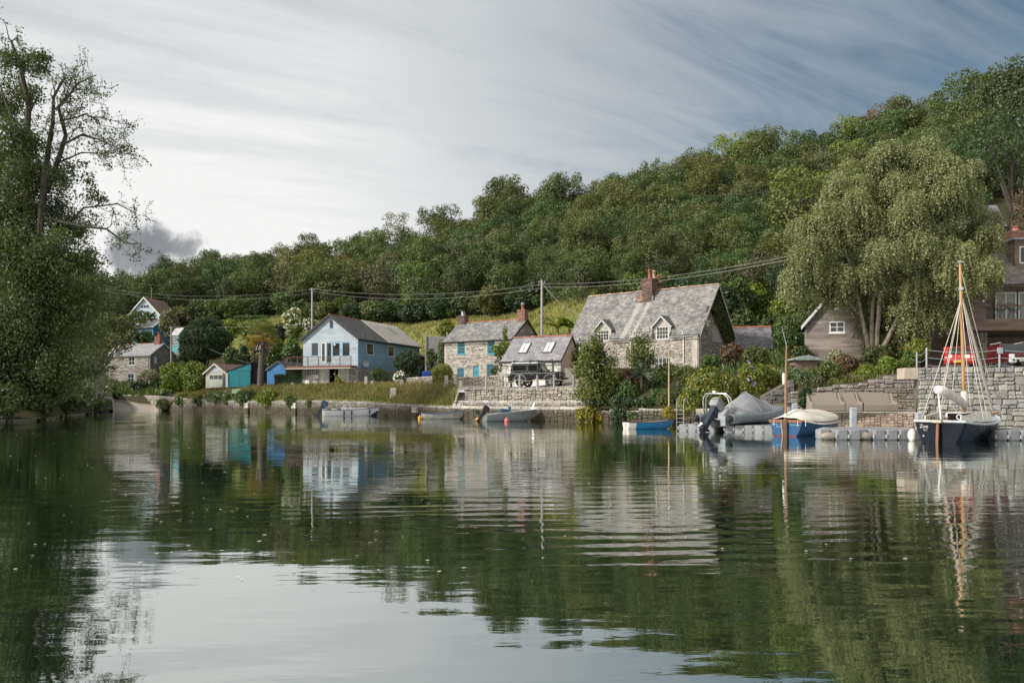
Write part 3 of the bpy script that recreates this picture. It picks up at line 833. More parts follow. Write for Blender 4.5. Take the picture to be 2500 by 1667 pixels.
def dish(root, p, d, r, mat, name='satellite_dish'):
    d = d.normalized(); u = d.orthogonal().normalized(); v = d.cross(u); p = Vector(p)
    mb = MB(); n = 14; b = []
    for k, (q, o) in enumerate(((0, 0), (.5, .03), (1, .11))):
        for j in range(n):
            a = 2 * math.pi * j / n; b.append(p + (u * math.cos(a) + v * math.sin(a)) * r * q + d * o)
    fs = [(k * n + j, k * n + (j + 1) % n, (k + 1) * n + (j + 1) % n, (k + 1) * n + j) for k in range(2) for j in range(n)]
    mb.add(b, fs); mb.tube([p, p - d * .25 - Vector((0, 0, .25))], .025, 5); mb.tube([p - v * r * .9 + d * .1, p + d * .38], .012, 4); mb.blob(p + d * .4, .045, 4, 6)
    return mb.build(name, mat, root)


def teal_cottage():
    h = House('teal_window_cottage', 'pale rubble cottage with teal sash windows and a chimney at each gable', 'house', (0.0, 86.0), 32, 9.06, 6.0, 3.2, 8.3, 10.5)
    f = h.front; r = h.root
    wins = [f.hole(1117, 831, 1135, 864), f.hole(1190, 831, 1208, 864), f.hole(1116, 898, 1133, 921), f.hole(1188, 888, 1206, 922)]
    dr = f.hole(1155, 893, 1169, 930); rw = h.right.hole(1296, 805, 1301, 822)
    wall = h.body(LIME, 'u', wins + [dr], [])
    stone_face(wall, f, .3, h.L - .3, h.z0, h.ze - .05, (.2, .65), (.07, .18), RUB, wins + [dr], keep=.78, proud=.03)
    rr = (h.zr - h.ze) / (h.w / 2)
    stone_face(wall, h.right, .1, h.w, h.z0, h.zr - .1, (.2, .6), (.08, .18), RUBG, [], top=lambda x: h.ze + rr * min(x, h.w - x) - .1, keep=.9)
    for i, w in enumerate(wins): window(r, f, w, TEAL, 4, 4, .1, .09, .035, TEAL, sash=True)
    d = MB().obox(f.pt(dr[0], dr[2], -.12), f.u * (dr[1] - dr[0]), Vector((0, 0, dr[3] - dr[2] - .1)), f.n * .05)
    door = d.build('door', TEAL, r)
    for i in range(5): MB().obox(f.pt(dr[0] + .04 + i * (dr[1] - dr[0] - .06) / 5, dr[2] + .05, -.07), f.u * ((dr[1] - dr[0]) / 5 - .03), Vector((0, 0, dr[3] - dr[2] - .25)), f.n * .015).build('plank', TEAL, door)
    MB().obox(f.pt((dr[0] + dr[1]) / 2 - .15, dr[2] + .9, -.05), f.u * .3, Vector((0, 0, .06)), f.n * .02).build('letterbox', BLACKP, door)
    h.roof(SLATE, 'u', .3, .15, .2, .32, .016, TERRA, .45)
    h.barge(BLACKP, 'u', 1, .3, .15, .18); h.barge(BLACKP, 'u', 0, .3, .15, .18); h.gutter(f, h.L, BLACKP, .32)
    for x, top, pt in ((.45, 11.35, None), (h.L - .45, 11.55, .62)):
        cc = h.A + h.dir * x + h.back * (h.w / 2)
        ch = brick_stack(r, cc, h.dir, .95, .8, 9.9, top, BRICKR if pt else BRICK, MORT)
        if pt: p = pot(ch, (*cc.xy, top + .03), pt, .2, TERRA); MB().lathe([(.2, 0), (.24, .06), (.2, .14), (.08, .2)], (*cc.xy, top + .65), 10).build('cowl', M('zinc', (.4, .42, .44), rough=.4, metal=.6), ch)
        else:
            mb = MB(); u = h.dir; c3 = Vector((cc.x, cc.y, top + .05))
            mb.prism([c3 - u * .3, c3 + u * .1, c3 - u * .1 + Vector((0, 0, .55)), c3 - u * .2 + Vector((0, 0, .55))], h.back * .5); mb.build('cowl', M('zinc', (.4, .42, .44), rough=.4, metal=.6), ch)
    # little slate lean-to at the back
    b = h.B + h.back * (h.w * .75); mb = MB()
    z = Vector((0, 0, 1)); u = h.dir
    mb.prism([b + z * 3.4, b + h.back * 3.2 + z * 3.4, b + h.back * 3.2 + z * 7.8, b + h.back * 1.6 + z * 9.0, b + z * 7.8], u * 1.6); mb.build('rear_outshot', M('slate hung', (.10, .10, .11), (.15, .15, .15), 3, .7, .3, 20), r)
    return h


def skylight_garage():
    h = House('skylight_garage', 'low white garage with grey slate roof and two roof windows beside black car', 'garage', (4.15, 68.0), 25, 5.45, 5.0, 2.4, 5.1, 7.2)
    f = h.front; r = h.root
    ws = [f.hole(1270, 880, 1290, 894), f.hole(1302, 880, 1321, 894)]
    REND = M('white render', (.76, .76, .75), (.66, .66, .65), 1.6, .85, .2, 14)
    h.body(REND, 'u', ws, [])
    PINK = M('peach render', (.60, .44, .34), (.52, .38, .29), 1.5, .85)
    MB().add([h.right.pt(.02, 2.4, .012), h.right.pt(h.w, 2.4, .012), h.right.pt(h.w, h.ze, .012), h.right.pt(h.w / 2, h.zr - .06, .012), h.right.pt(.02, h.ze, .012)], [(0, 1, 2, 3, 4)]).build('side_render', PINK, r)
    Q = M('granite quoin', (.37, .37, .38), (.28, .28, .29), 5, .9, .4, 20, obr=.15)
    for i in range(7):
        for x, w in ((.0, .5 if i % 2 else .3), (h.L - (.5 if i % 2 else .3), .5 if i % 2 else .3)):
            MB().obox(f.pt(x, 2.45 + i * .37, -.01), f.u * w, Vector((0, 0, .35)), f.n * .035).build('quoin', Q if (i + (x > 1)) % 2 else M('pale quoin', (.55, .55, .54)), r)
    for w in ws:
        for x in (w[0] - .22, w[1] + .02): MB().obox(f.pt(x, w[2] - .1, -.01), f.u * .2, Vector((0, 0, w[3] - w[2] + .2)), f.n * .03).build('window_jamb', Q, r)
        window(r, f, w, GREYP, 1, 1, .12, .06)
    out = h.roof(SLATEG, 'u', .25, .12, .25, .42, .016, TERRA, .5)
    h.barge(BLACKP, 'u', 1, .25, .12, .14); h.gutter(f, h.L, BLACKP, .27)
    down_pipe(r, f, 1350, 878, 940, BLACKP, .045, .08)
    (E, e, v, n, Le, H) = out[0][1]
    FR = M('roof window frame', (.07, .07, .08)); SH = glassmat('roof window glass', (.5, .52, .55), .25)
    for xa in (Le * .30, Le * .71):
        o = E + e * (xa - .42) + v * (H * .30)
        w = MB().obox(o, e * .84, v * (H * .42), n * .10).build('roof_window', FR, r)
        for k in (0, 1): MB().obox(o + e * (.06 + k * .38) + v * .06 + n * .1, e * .34, v * (H * .42 - .12), n * .012).build('pane', SH, w)
    tr = M('rusty trellis', (.16, .13, .11))
    for pxc in (1246, 1341):
        t = MB(); x = f.at(pxc)
        for i in range(5): t.tube([f.pt(x - .35 + i * .175, 2.7, .05), f.pt(x - .35 + i * .175, 4.6 + .1 * (i % 2), .05)], .012, 4)
        for z in (3., 3.6, 4.2): t.tube([f.pt(x - .42, z, .05), f.pt(x + .42, z, .05)], .012, 4)
        t.build('trellis', tr, r)
    g = thing('plank_gate', 'tall weathered plank gate between garage and stone cottage', 'gate', (*h.right.pt(.4, 0, .1).xy, 2.6))
    GW = M('weathered plank', (.33, .30, .28), (.22, .20, .19), 6, .9, .4, 20, stretch=(1, 1, .15), obr=.15)
    W = Wall(h.B + h.dir * .12 + h.back * .25, (.93, -.37), (-.37, -.93))
    for i in range(9): MB().obox(W.pt(i * .13, 2.6), W.u * .12, Vector((0, 0, 1.75 + .08 * math.sin(i * .8))), W.n * .03).build('plank', GW, g)
    for z in (3.0, 4.0): MB().obox(W.pt(0, z, -.05), W.u * 1.18, Vector((0, 0, .12)), W.n * .045).build('rail', GW, g)
    return h


def blue_boathouse():
    k = 1.03
    h = House('blue_boathouse', 'blue weatherboarded boathouse with balcony over white ground floor doors', 'house', (-18.9 * k, 98 * k), 19, 7.84 * k, 17.05 * k, 3.3, 9.5, 12.45)
    f = h.front; r = h.root
    BL = M('pale blue boards', (.37, .435, .49), (.31, .375, .435), 2.5, .7, .2, 14, obr=.07, stretch=(.3, .3, 1), c3=(.20, .245, .27), s3=.9, lo3=.55, hi3=.8)
    BS = M('shaded blue boards', (.20, .32, .44), (.17, .285, .40), 2.5, .7, .2, 14, obr=.07, stretch=(.3, .3, 1), c3=(.13, .21, .27), s3=.7, lo3=.55, hi3=.8)  # same boards as the gable, with the side's shade painted into the colour
    FRM = M('blue frame', (.25, .42, .58), (.21, .36, .50), 3, .6)
    zb = f.at(800, 893)[1]; zb = 5.85
    up_h = [f.hole(760, 836, 778, 870), f.hole(784, 836, 795, 884), f.hole(797, 836, 810, 886), f.hole(811, 836, 831, 870), f.hole(835, 835, 855, 870)]
    att = f.hole(805, 782, 814, 802)
    lo_h = [f.hole(748, 898, 776, 916), f.hole(804, 897, 825, 941), f.hole(853, 897, 862, 916)]
    sd = [h.right.hole(895, 838, 912, 867), h.right.hole(947, 844, 962, 871), h.right.hole(997, 851, 1009, 868)]
    body = h.body(M('boathouse carcass', (.25, .28, .30)), 'v', up_h + lo_h + [att], sd, depth=.18)
    rr = (h.zr - h.ze) / (h.L / 2)
    boards(r, f, .02, h.L - .02, zb, h.ze, .17, BL, up_h)
    boards(r, f, .02, h.L - .02, h.ze, h.zr - .1, .17, BL, [att], top=lambda z: ((z - h.ze) / rr, h.L - (z - h.ze) / rr))
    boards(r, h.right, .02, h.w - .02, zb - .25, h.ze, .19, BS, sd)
    for W in (f, h.right): MB().obox(W.pt(-.03 if W is h.right else h.L - .1, zb - .25, .0), W.u * .13, Vector((0, 0, h.ze - zb + .2)), W.n * .045).build('corner_board', FRM, r)
    for i, w in enumerate(up_h): window(r, f, w, WHITE if i == 1 else FRM, 1, 1, .05, .1 if i != 1 else .12, glass=GLASS)
    window(r, f, att, FRM, 1, 1, .06, .05)
    for w in sd: window(r, h.right, w, WHITE, 1, 1, .03, .09, sill=FRM)
    # ground floor
    WP = M('peeling white boards', (.55, .55, .53), (.42, .42, .41), 3, .8, .3, 12, stretch=(1, 1, .2), obr=.1)
    window(r, f, lo_h[0], WHITE, 5, 1, .08, .05, .05); window(r, f, lo_h[2], WHITE, 2, 1, .08, .04, .03)
    for (x0, x1) in ((747, 776), (780, 803), (826, 852)):
        a, z0 = f.at(x0, 941); b, _ = f.at(x1, 941); z1 = zb - .25 if x0 != 747 else lo_h[0][2] - .02
        dpart = MB().obox(f.pt(a, 3.35, .01), f.u * (b - a), Vector((0, 0, z1 - 3.35)), f.n * .03).build('ground_door', WP, r)
        n = 5
        for i in range(n): MB().obox(f.pt(a + (b - a) * i / n + .015, 3.4, .035), f.u * ((b - a) / n - .03), Vector((0, 0, z1 - 3.45)), f.n * .018).build('plank', WP, dpart)
    gr = M('stone pier', (.34, .31, .28), (.22, .20, .18), 5, .9, .6, 16)
    for x0, x1 in ((738, 747), (863, 876)):
        a, b = f.at(x0), min(f.at(x1), h.L); p = MB().obox(f.pt(a, 3.3), f.u * (b - a), Vector((0, 0, zb - 3.55)), f.n * .12).build('stone_pier', gr, r)
        W = Wall(f.pt(0, 0, .12), f.u, f.n); mb = MB()
        for st in stone_list(a, b, 3.3, zb - .3, (.3, .6), (.14, .3)): stone_geo(mb, W, st, .04, .012)
        tag(mb.build('stonework', RUBG, p), kind='stuff')
    stone_face(body, h.right, .0, h.w, 3.3, zb - .27, (.25, .7), (.12, .28), RUBG, [], keep=.95)
    MB().obox(f.pt(f.at(768), 4.35, .04), f.u * .75, Vector((0, 0, .42)), f.n * .3).build('meter_box', WHITE, r)
    MB().obox(f.pt(f.at(748), 3.4, .04), f.u * .6, Vector((0, 0, .75)), f.n * .3).build('white_bin', WHITE, r)
    MB().obox(f.pt(f.at(750), 5.0 - .25, .04), f.u * .5, Vector((0, 0, .1)), f.n * .02).build('sign_plate', BLACKP, r)
    RIB = M('ribbed metal roof', (.34, .34, .36), (.24, .24, .26), 2, .5, .2, 18)
    o = h.roof(SLATED, 'v', .35, .35, .2, .3, .016, TERRA, .45)
    (E, e, v, n, Le, H) = o[1][1]                                    # newer sheet roof over the rear half, with battens
    MB().obox(E + e * (Le * .44) + n * .03, e * (Le * .56), v * H, n * .02).build('sheet_roof', RIB, r)
    for i in range(16): MB().obox(E + e * (Le * .445 + i * Le * .0365) + n * .05, e * .2, v * H, n * .09).build('roof_batten', M('pale batten', (.44, .43, .41), (.36, .35, .33), 4), r)
    MB().obox(E + e * (Le * .74) + v * (H * .52) + n * .06, e * 1.5, v * 1.5, n * .06).build('roof_window', glassmat('dusty glass', (.1, .11, .13), .15), r)
    h.barge(BLACKP, 'v', 0, .35, .35, .26); h.gutter(h.right, h.w, BLACKP, .36)
    down_pipe(r, h.right, 1021, 846, 890, BLACKP, .05, .1)
    dish(r, h.right.pt(1.2, zb + .35, .4), Vector((.5, -.85, .15)), .42, M('dish grey', (.35, .38, .4)))
    MB().blob(f.pt(f.at(819), 8.62, .15), .16, 6, 10).build('globe_lamp', WHITE, r, True)
    MB().blob(f.pt(f.at(803), zb - .4, .3), .12, 6, 10).build('globe_lamp', WHITE, r, True)
    # balcony
    bd = 1.7; x0 = f.at(722); RW = M('red brown timber', (.17, .075, .055), (.12, .06, .05), 4, .7)
    xa, xb = -1.3, h.L - .05
    bal = MB().obox(f.pt(xa, zb - .25), f.u * (xb - xa), Vector((0, 0, .3)), f.n * bd).build('balcony', RW, r)
    MB().obox(f.pt(xa - .1, zb - .31), f.u * (xb - xa + .1), Vector((0, 0, .055)), f.n * (bd + .12)).build('balcony_edge', WHITE, bal)
    n = 6
    for i in range(n + 1):
        x = xa + (xb - xa) * i / n
        MB().obox(f.pt(x - .04, zb + .05, bd - .1), f.u * .08, Vector((0, 0, 1.1)), f.n * .08).build('post', RW, bal)
    MB().obox(f.pt(xa - .05, zb + 1.15, bd - .12), f.u * (xb - xa + .1), Vector((0, 0, .06)), f.n * .12).build('handrail', RW, bal)
    MB().obox(f.pt(xa - .05, zb + 1.15, .02), f.u * .08, Vector((0, 0, .06)), f.n * (bd - .15)).build('handrail', RW, bal)
    MB().obox(f.pt(xa - .0, zb + .05, bd * .5), f.u * .05, Vector((0, 0, 1.1)), f.n * .05).build('post', RW, bal)
    for i in range(n):
        mb = MB(); a = xa + (xb - xa) * i / n + .06; b = xa + (xb - xa) * (i + 1) / n - .06
        for j in range(8):
            x = a + (b - a) * (j + .5) / 8
            mb.tube([f.pt(x + .035 * math.sin(k * 1.3 + j), zb + .08 + k * .17, bd - .06) for k in range(6)], .013, 4)
        mb.tube([f.pt(a, zb + .97, bd - .06), f.pt(b, zb + .97, bd - .06)], .012, 4); mb.tube([f.pt(a, zb + .1, bd - .06), f.pt(b, zb + .1, bd - .06)], .012, 4)
        mb.build('railing', M('dark iron', (.05, .045, .045), rough=.5), bal)
    g = thing('green_lean_to', 'green sheet roofed lean-to at the back of the blue boathouse', 'shed', (*h.right.pt(h.w + 1.3, 0, -.8).xy, 4.))
    W = h.right
    MB().obox(W.pt(h.w + .05, 4., -2.2), W.u * 3.0, Vector((0, 0, 4.2)), W.n * 2.0).build('wall', M('grey block', (.24, .24, .23), (.18, .18, .17), 3), g)
    q = W.pt(h.w - .05, 9.3, -2.6); MB().prism([q, q + W.u * 3.2 - Vector((0, 0, .2)), q + W.u * 3.2 + W.n * 2.9 - Vector((0, 0, 1.5)), q + W.n * 2.9 - Vector((0, 0, 1.3))], Vector((0, 0, .06))).build('roof', M('green sheet', (.10, .17, .11), (.08, .13, .09), 3, .6), g)
    return h


def left_cottage():
    h = House('slipway_cottage', 'small grey stone cottage with slate roof and brick chimney above the slipway', 'house', (-67.1, 148), 22, 11.4, 6.5, 3.4, 10.0, 12.3)
    f = h.front; r = h.root
    ws = [f.hole(313, 871, 329, 892), f.hole(311, 911, 327, 935)]
    PB = M('pale blue paint', (.42, .52, .60), (.36, .45, .53), 3, .6)
    wall = h.body(M('grey lime', (.36, .34, .31), (.27, .25, .23), 2, .9, .4, 16), 'u', ws, [])
    stone_face(wall, f, .1, h.L - .3, h.z0, h.ze - .05, (.3, .9), (.1, .25), RUBG, ws, keep=.85, proud=.04)
    rr = (h.zr - h.ze) / (h.w / 2)
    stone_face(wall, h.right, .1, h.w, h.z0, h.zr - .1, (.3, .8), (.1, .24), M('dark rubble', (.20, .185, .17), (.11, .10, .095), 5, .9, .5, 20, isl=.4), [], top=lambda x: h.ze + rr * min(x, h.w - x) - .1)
    window(r, f, ws[0], WHITE, 2, 2, .1, .12, .06, GRAN); window(r, f, ws[1], PB, 2, 2, .1, .12, .06, GRAN)
    MB().obox(h.right.pt(1.0, 8.4, .01), h.right.u * .6, Vector((0, 0, 1.2)), h.right.n * .05).build('blind_window', PB, r)
    h.roof(M('wet slate', (.24, .24, .26), (.30, .30, .31), 1.2, .45, .2, 20, isl=.15), 'u', .3, .2, .25, .4, .016, TERRA, .6)
    h.barge(PB, 'u', 1, .3, .2, .24); h.gutter(f, h.L, GREYP); down_pipe(r, f, 363, 868, 915, GREYP, .06, .1)
    cc = h.A + h.dir * (h.L - 1.1) + h.back * (h.w / 2); ch = brick_stack(r, cc, h.dir, 1.3, 1., 11.6, 13.6, BRICKR, MORT, course=.12)
    pot(ch, (*cc.xy, 13.62), .75, .26, TERRA)
    # second gable of the terrace behind
    b = h.B + h.back * 6.7; z = Vector((0, 0, 1)); mb = MB()
    mb.prism([b + z * 4, b + h.back * 6 + z * 4, b + h.back * 6 + z * 9, b + h.back * 3 + z * 11.2, b + z * 9], h.dir * -3); mb.build('rear_wing', M('slate hung', (.10, .10, .11)), r)


def hill_houses():
    h = House('pale_blue_gable_house', 'pale blue house showing its gable among the trees up the valley', 'house', (X(392, 178), 178), 10, 7.8, 7, 12, 20.6, 24.5)
    f = h.front; ws = [(3.0 + i * .68, 3.45 + i * .68, 22.2, 22.75) for i in range(3)]
    PB = M('pale blue render', (.45, .56, .64), (.38, .48, .56), 1.5, .8)
    h.body(PB, 'v', [], []); h.roof(M('brown tile', (.24, .16, .13), (.18, .13, .11), 2, .8, isl=.2), 'v', .4, .4, .35, .5); h.barge(WHITE, 'v', 0, .4, .4, .35)
    for w in ws: MB().obox(f.pt(w[0], w[2], .02), f.u * .45, Vector((0, 0, .55)), f.n * .05).build('window', GLASS, h.root)
    MB().tube([f.pt(4.2, 24.3, -2), f.pt(4.2, 27.0, -2)], .06, 5).build('aerial', GREYP, h.root)
    h = House('low_blue_cabin', 'low blue cabin with pale roof below the pale blue gable house', 'house', (X(374, 170), 170), 26, 9, 5, 8, 17.2, 18.9)
    f = h.front; BB = M('cabin blue', (.06, .25, .40), (.05, .2, .33), 3, .6)
    h.body(BB, 'u'); h.roof(M('pale sheet', (.45, .45, .46), (.36, .36, .37), 1, .5), 'u', .4, .3, .5, 1., .01, TERRA, 1.); h.barge(BB, 'u', 1, .4, .3, .35)
    dish(h.root, h.right.pt(2.6, 19.6, .3), Vector((.2, -.95, .25)), .9, GREYP)
    for i in range(4): MB().obox(f.pt(2.2 + i * 1.5, 15.6, .02), f.u * 1.0, Vector((0, 0, 1.1)), f.n * .05).build('window', GLASS, h.root)
    h = House('teal_summerhouse', 'small teal summerhouse behind the slipway cottage chimney', 'summerhouse', (X(437, 158), 158), 30, 2.3, 2.2, 8, 14.6, 15.9)
    f = h.front; TS = M('summerhouse teal', (.10, .33, .38), (.08, .27, .32), 3, .6); h.body(TS, 'u'); h.roof(M('pale sheet', (.45, .45, .46)), 'u', .25, .15, .4, .8, .01)
    for i in range(2): window(h.root, Wall(f.pt(0, 0, .06), f.u, f.n), (.25 + i * 1.0, 1.05 + i * 1.0, 12.4, 14.2), WHITE, 2, 3, -.01, .08, .06)


def sheds():
    # pale garage with an apex front
    h = House('pale_garage', 'pale green garage with brown tiled roof and white apex, leftmost shed', 'garage', (X(551, 113), 113), 20, 3.5, 6.5, 3.3, 5.55, 6.75)
    f = h.front; CR = M('cream block', (.40, .38, .34), (.33, .31, .28), 3)
    h.body(CR, 'v', [], []); h.roof(M('brown tile', (.24, .16, .13)), 'v', .35, .25, .25, .3, .02); h.barge(M('cream paint', (.55, .53, .46)), 'v', 0, .35, .25, .22)
    MB().add([f.pt(.35, 5.6, .02), f.pt(h.L - .35, 5.6, .02), f.pt(h.L / 2, 6.5, .02)], [(0, 1, 2)]).build('gable_panel', M('pale blue boards', (.33, .43, .53)), h.root)
    DG = M('pale green doors', (.45, .50, .44), (.38, .43, .38), 3)
    MB().obox(f.pt(.7, 3.35, .01), f.u * 2.3, Vector((0, 0, 1.95)), f.n * .05).build('garage_door', DG, h.root)
    for i in range(3): window(h.root, Wall(f.pt(0, 0, .07), f.u, f.n), (.8 + i * .75, 1.4 + i * .75, 4.55, 5.15), DG, 2, 1, -.01, .04, .03)
    MB().obox(f.pt(h.L - .4, 3.3, .0), f.u * .4, Vector((0, 0, 2.2)), f.n * .06).build('brick_pier', BRICK, h.root)
    # teal lean-to shed with a black side
    D = 109; r = thing('teal_shed', 'bright teal shed with slanting top edge and black side wall', 'shed', (X(583, D), D + 1, 3.4))
    W = Wall((X(557, D), D), (1, -.05), (-.05, -1)); Lw = X(613, D) - X(557, D); TL = M('bright teal', (.014, .20, .245), (.011, .17, .21), 3, .6)
    z = lambda y: CH + (HY - y) / F * D
    MB().prism([W.pt(-.2, 3.3), W.pt(Lw, 3.3), W.pt(Lw, z(886)), W.pt(-.2, z(908))], W.n * -.12).build('front_wall', TL, r)
    MB().obox(W.pt(-.3, 3.3, .02), W.u * .32, Vector((0, 0, 1.9)), W.n * .1).build('block_pier', M('pale blue block', (.42, .50, .56), (.36, .43, .49), 4), r)
    for i in range(2):
        a = .25 + i * 1.42; dd = MB().obox(W.pt(a, 3.35, .004), W.u * 1.38, Vector((0, 0, 2.15)), W.n * .03).build('shed_door', TL, r)
        for j in range(6): MB().obox(W.pt(a + .02 + j * .228, 3.38, .03), W.u * .21, Vector((0, 0, 2.08)), W.n * .014).build('plank', TL, dd)
    MB().obox(W.pt(.1, 5.55, .005), W.u * 2.95, Vector((0, 0, .06)), W.n * .06).build('door_head', TL, r)
    MB().prism([W.pt(Lw + .005, 3.3), W.pt(Lw + .005, z(886)), W.pt(Lw + .005, z(886) - .1, -6), W.pt(Lw + .005, 3.3, -6)], W.u * .06 + W.n * -.001).build('side_wall', M('black felt', (.012, .013, .017), (.02, .02, .024), 3, .8), r)
    MB().prism([W.pt(-.25, z(908) + .02, .1), W.pt(Lw + .08, z(886) + .05, .1), W.pt(Lw + .08, z(886) - .05, -6.1), W.pt(-.25, z(908) - .1, -6.1)], Vector((0, 0, .06))).build('roof', M('black felt', (.012, .013, .017)), r)
    # side wall runs right of the front
    MB().obox(W.pt(Lw + .07, 3.3, -.4), W.u * 1.5, Vector((0, 0, 2.5)), W.n * .05).build('side_panel', M('black felt', (.012, .013, .017)), r)
    # blue shed
    h = House('blue_shed', 'bright blue plank shed with low gable beside the clipped hedge', 'shed', (X(706, 108), 108), 12, 3.25, 7.5, 3.3, 5.75, 6.85)
    BB = M('strong blue', (.045, .20, .47), (.04, .17, .41), 3, .6, obr=.08); f = h.front
    h.body(BB, 'v'); h.roof(M('dark felt roof', (.06, .06, .07), (.09, .09, .1), 3, .8), 'v', .2, .2, .5, 1., .008); h.barge(M('weathered edge', (.2, .2, .2)), 'v', 0, .2, .2, .12)
    for i in range(2):
        dd = MB().obox(f.pt(.1 + i * 1.55, 3.35, .004), f.u * 1.5, Vector((0, 0, 2.1)), f.n * .03).build('shed_door', BB, h.root)
        for j in range(7): MB().obox(f.pt(.12 + i * 1.55 + j * .212, 3.4, .03), f.u * .195, Vector((0, 0, 2.0)), f.n * .014).build('plank', BB, dd)
    boards(h.root, f, .05, h.L - .05, 5.5, h.zr - .1, .17, BB, (), top=lambda zz: ((zz - h.ze) / ((h.zr - h.ze) / (h.L / 2)), h.L - (zz - h.ze) / ((h.zr - h.ze) / (h.L / 2))))


def right_side_buildings():
    # grey boarded cabin
    h = House('grey_board_cabin', 'grey weatherboarded cabin half hidden by the birch', 'cabin', (X(2110, 59), 59), 18, 4.05, 6.5, 4.5, 7.5, 9.95)
    GB = M('silvered boards', (.27, .235, .215), (.17, .145, .135), 1.6, .85, .3, 16, stretch=(.35, .35, 2.), obr=.14, c3=(.33, .30, .29), s3=.9)
    f = h.front; w = f.hole(2025, 785, 2062, 812)
    h.body(M('boathouse carcass', (.25, .28, .30)), 'v', [w], [])
    rr = (h.zr - h.ze) / (h.L / 2)
    boards(h.root, f, .0, h.L, h.z0 + .1, h.ze, .155, GB, [w]); boards(h.root, f, 0, h.L, h.ze, h.zr - .1, .155, GB, [], top=lambda z: ((z - h.ze) / rr, h.L - (z - h.ze) / rr))
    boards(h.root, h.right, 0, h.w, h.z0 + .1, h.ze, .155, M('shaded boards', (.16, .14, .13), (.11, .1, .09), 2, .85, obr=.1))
    window(h.root, f, w, WHITE, 2, 2, .02, .08, .05, WHITE)
    h.roof(SLATEG, 'v', .35, .35, .2, .3); h.barge(M('white fascia', (.62, .63, .64), (.52, .53, .54), 2), 'v', 0, .35, .35, .3)
    # slate annexe right of the stone cottage
    a = House('slate_annexe', 'low annexe with dark slate roof behind the garden, beside the stone cottage', 'house', (X(1882, 71), 71), 12, 4.6, 3.4, 4.4, 6.35, 8.2)
    a.body(LIME, 'u'); a.roof(M('purple slate', (.12, .12, .14), (.18, .175, .19), 1.5, .6, .3, 20, isl=.3), 'u', .3, .2, .18, .28, .016, TERRA, .5)
    s = thing('stone_hut', 'little stone hut with sagging lichened slab roof in the bank', 'hut', gp(1975, 55.5, 0))
    c = Vector((X(1972, 55.5), 55.5, 3.9)); W = Wall((c.x - .85, c.y), (1, 0), (0, -1))
    MB().obox(W.pt(0, 3.4), W.u * 1.5, Vector((0, 0, 1.0)), W.n * -1.2).build('wall', M('reddish block', (.25, .17, .14), (.18, .13, .11), 4), s)
    MB().prism([W.pt(-.25, 4.45, .3), W.pt(.8, 4.7, .3), W.pt(1.95, 4.42, .3), W.pt(1.95, 4.34, .3), W.pt(-.25, 4.36, .3)], W.n * -1.7).build('roof', M('lichen slab', (.30, .36, .35), (.2, .24, .23), 4, .9), s)
    # timber clad house over an open carport
    D = 57; zf, zb, ze = 6.55, 7.35, 9.95
    r = thing('timber_house', 'brown timber clad house with slate roof, balcony and open carport', 'house', (X(2480, D + 3), D + 3, 3.5))
    W = Wall((X(2364, D), D), (1, -.04), (-.04, -1)); CL = M('brown cladding', (.21, .165, .135), (.13, .10, .083), 1.8, .8, .3, 16, stretch=(.35, .35, 2.), obr=.16)
    Lx = 10.5; xb = X(2405, D) - X(2364, D)
    MB().obox(W.pt(0, zb, -.2), W.u * xb, Vector((0, 0, ze - zb)), W.n * .19).build('wall', CL, r)
    MB().obox(W.pt(xb, zb, -1.9), W.u * -.06, Vector((0, 0, ze - zb)), W.n * 1.7).build('return_wall', CL, r)
    boards(r, W, 0, xb, zb, ze, .15, CL); boards(r, W, -.1, Lx, zf, zb, .16, CL)
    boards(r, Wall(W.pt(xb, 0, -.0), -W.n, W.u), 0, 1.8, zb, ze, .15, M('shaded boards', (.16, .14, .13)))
    MB().obox(W.pt(-.1, zf, -7), W.u * Lx, Vector((0, 0, zb - zf - .05)), W.n * 6.99).build('floor_deck', CL, r)
    rec = Wall(W.pt(0, 0, -1.8), W.u, W.n); h1 = rec.hole(2428, 704, 2480, 778); h1 = (h1[0], h1[1], zb + .05, ze - .45); h2 = (h1[1] + .12, h1[1] + 2.3, h1[2], h1[3])
    MB().obox(rec.pt(xb, zb, -.2), rec.u * (Lx - xb), Vector((0, 0, ze - zb)), rec.n * .15).build('recess_wall', CL, r)
    CU = M('curtain glass', (.33, .35, .33), (.22, .24, .23), 5, .2, stretch=(6, 6, .1))
    for q in (h1, h2): window(r, rec, q, WHITE, 2, 1, -.05, .12, .12, glass=CU)
    IR = M('dark iron', (.05, .045, .045)); rail = MB(); n = 34
    for i in range(n): x = xb + .05 + (Lx - xb) * i / n; rail.tube([W.pt(x, zb, -.1), W.pt(x, zb + .95, -.1)], .014, 4)
    rl = rail.build('railing', IR, r); MB().obox(W.pt(xb - .1, zb + .95, -.15), W.u * (Lx - xb), Vector((0, 0, .07)), W.n * .12).build('handrail', M('rail timber', (.22, .13, .09)), rl)
    ST = M('carport stone', (.24, .20, .17), (.15, .13, .11), 4, .9, .5, 14)
    MB().obox(W.pt(-.1, 3.4, -6.5), W.u * Lx, Vector((0, 0, zf - 3.4)), W.n * .2).build('back_wall', ST, r)
    MB().obox(W.pt(-.1, 3.4, -6.2), W.u * .35, Vector((0, 0, zf - 3.4)), W.n * 5.6).build('side_wall', ST, r)
    pw = Wall(W.pt(0, 0, -1.6), W.u, W.n); p = MB().obox(pw.pt(.3, 3.4, -.4), pw.u * 1.9, Vector((0, 0, zf - 3.4)), pw.n * .4).build('stone_pier', ST, r)
    mb = MB()
    for st in stone_list(.3, 2.2, 3.4, zf, (.2, .5), (.1, .22)): stone_geo(mb, pw, st, .04)
    tag(mb.build('stonework', RUBG, p), kind='stuff')
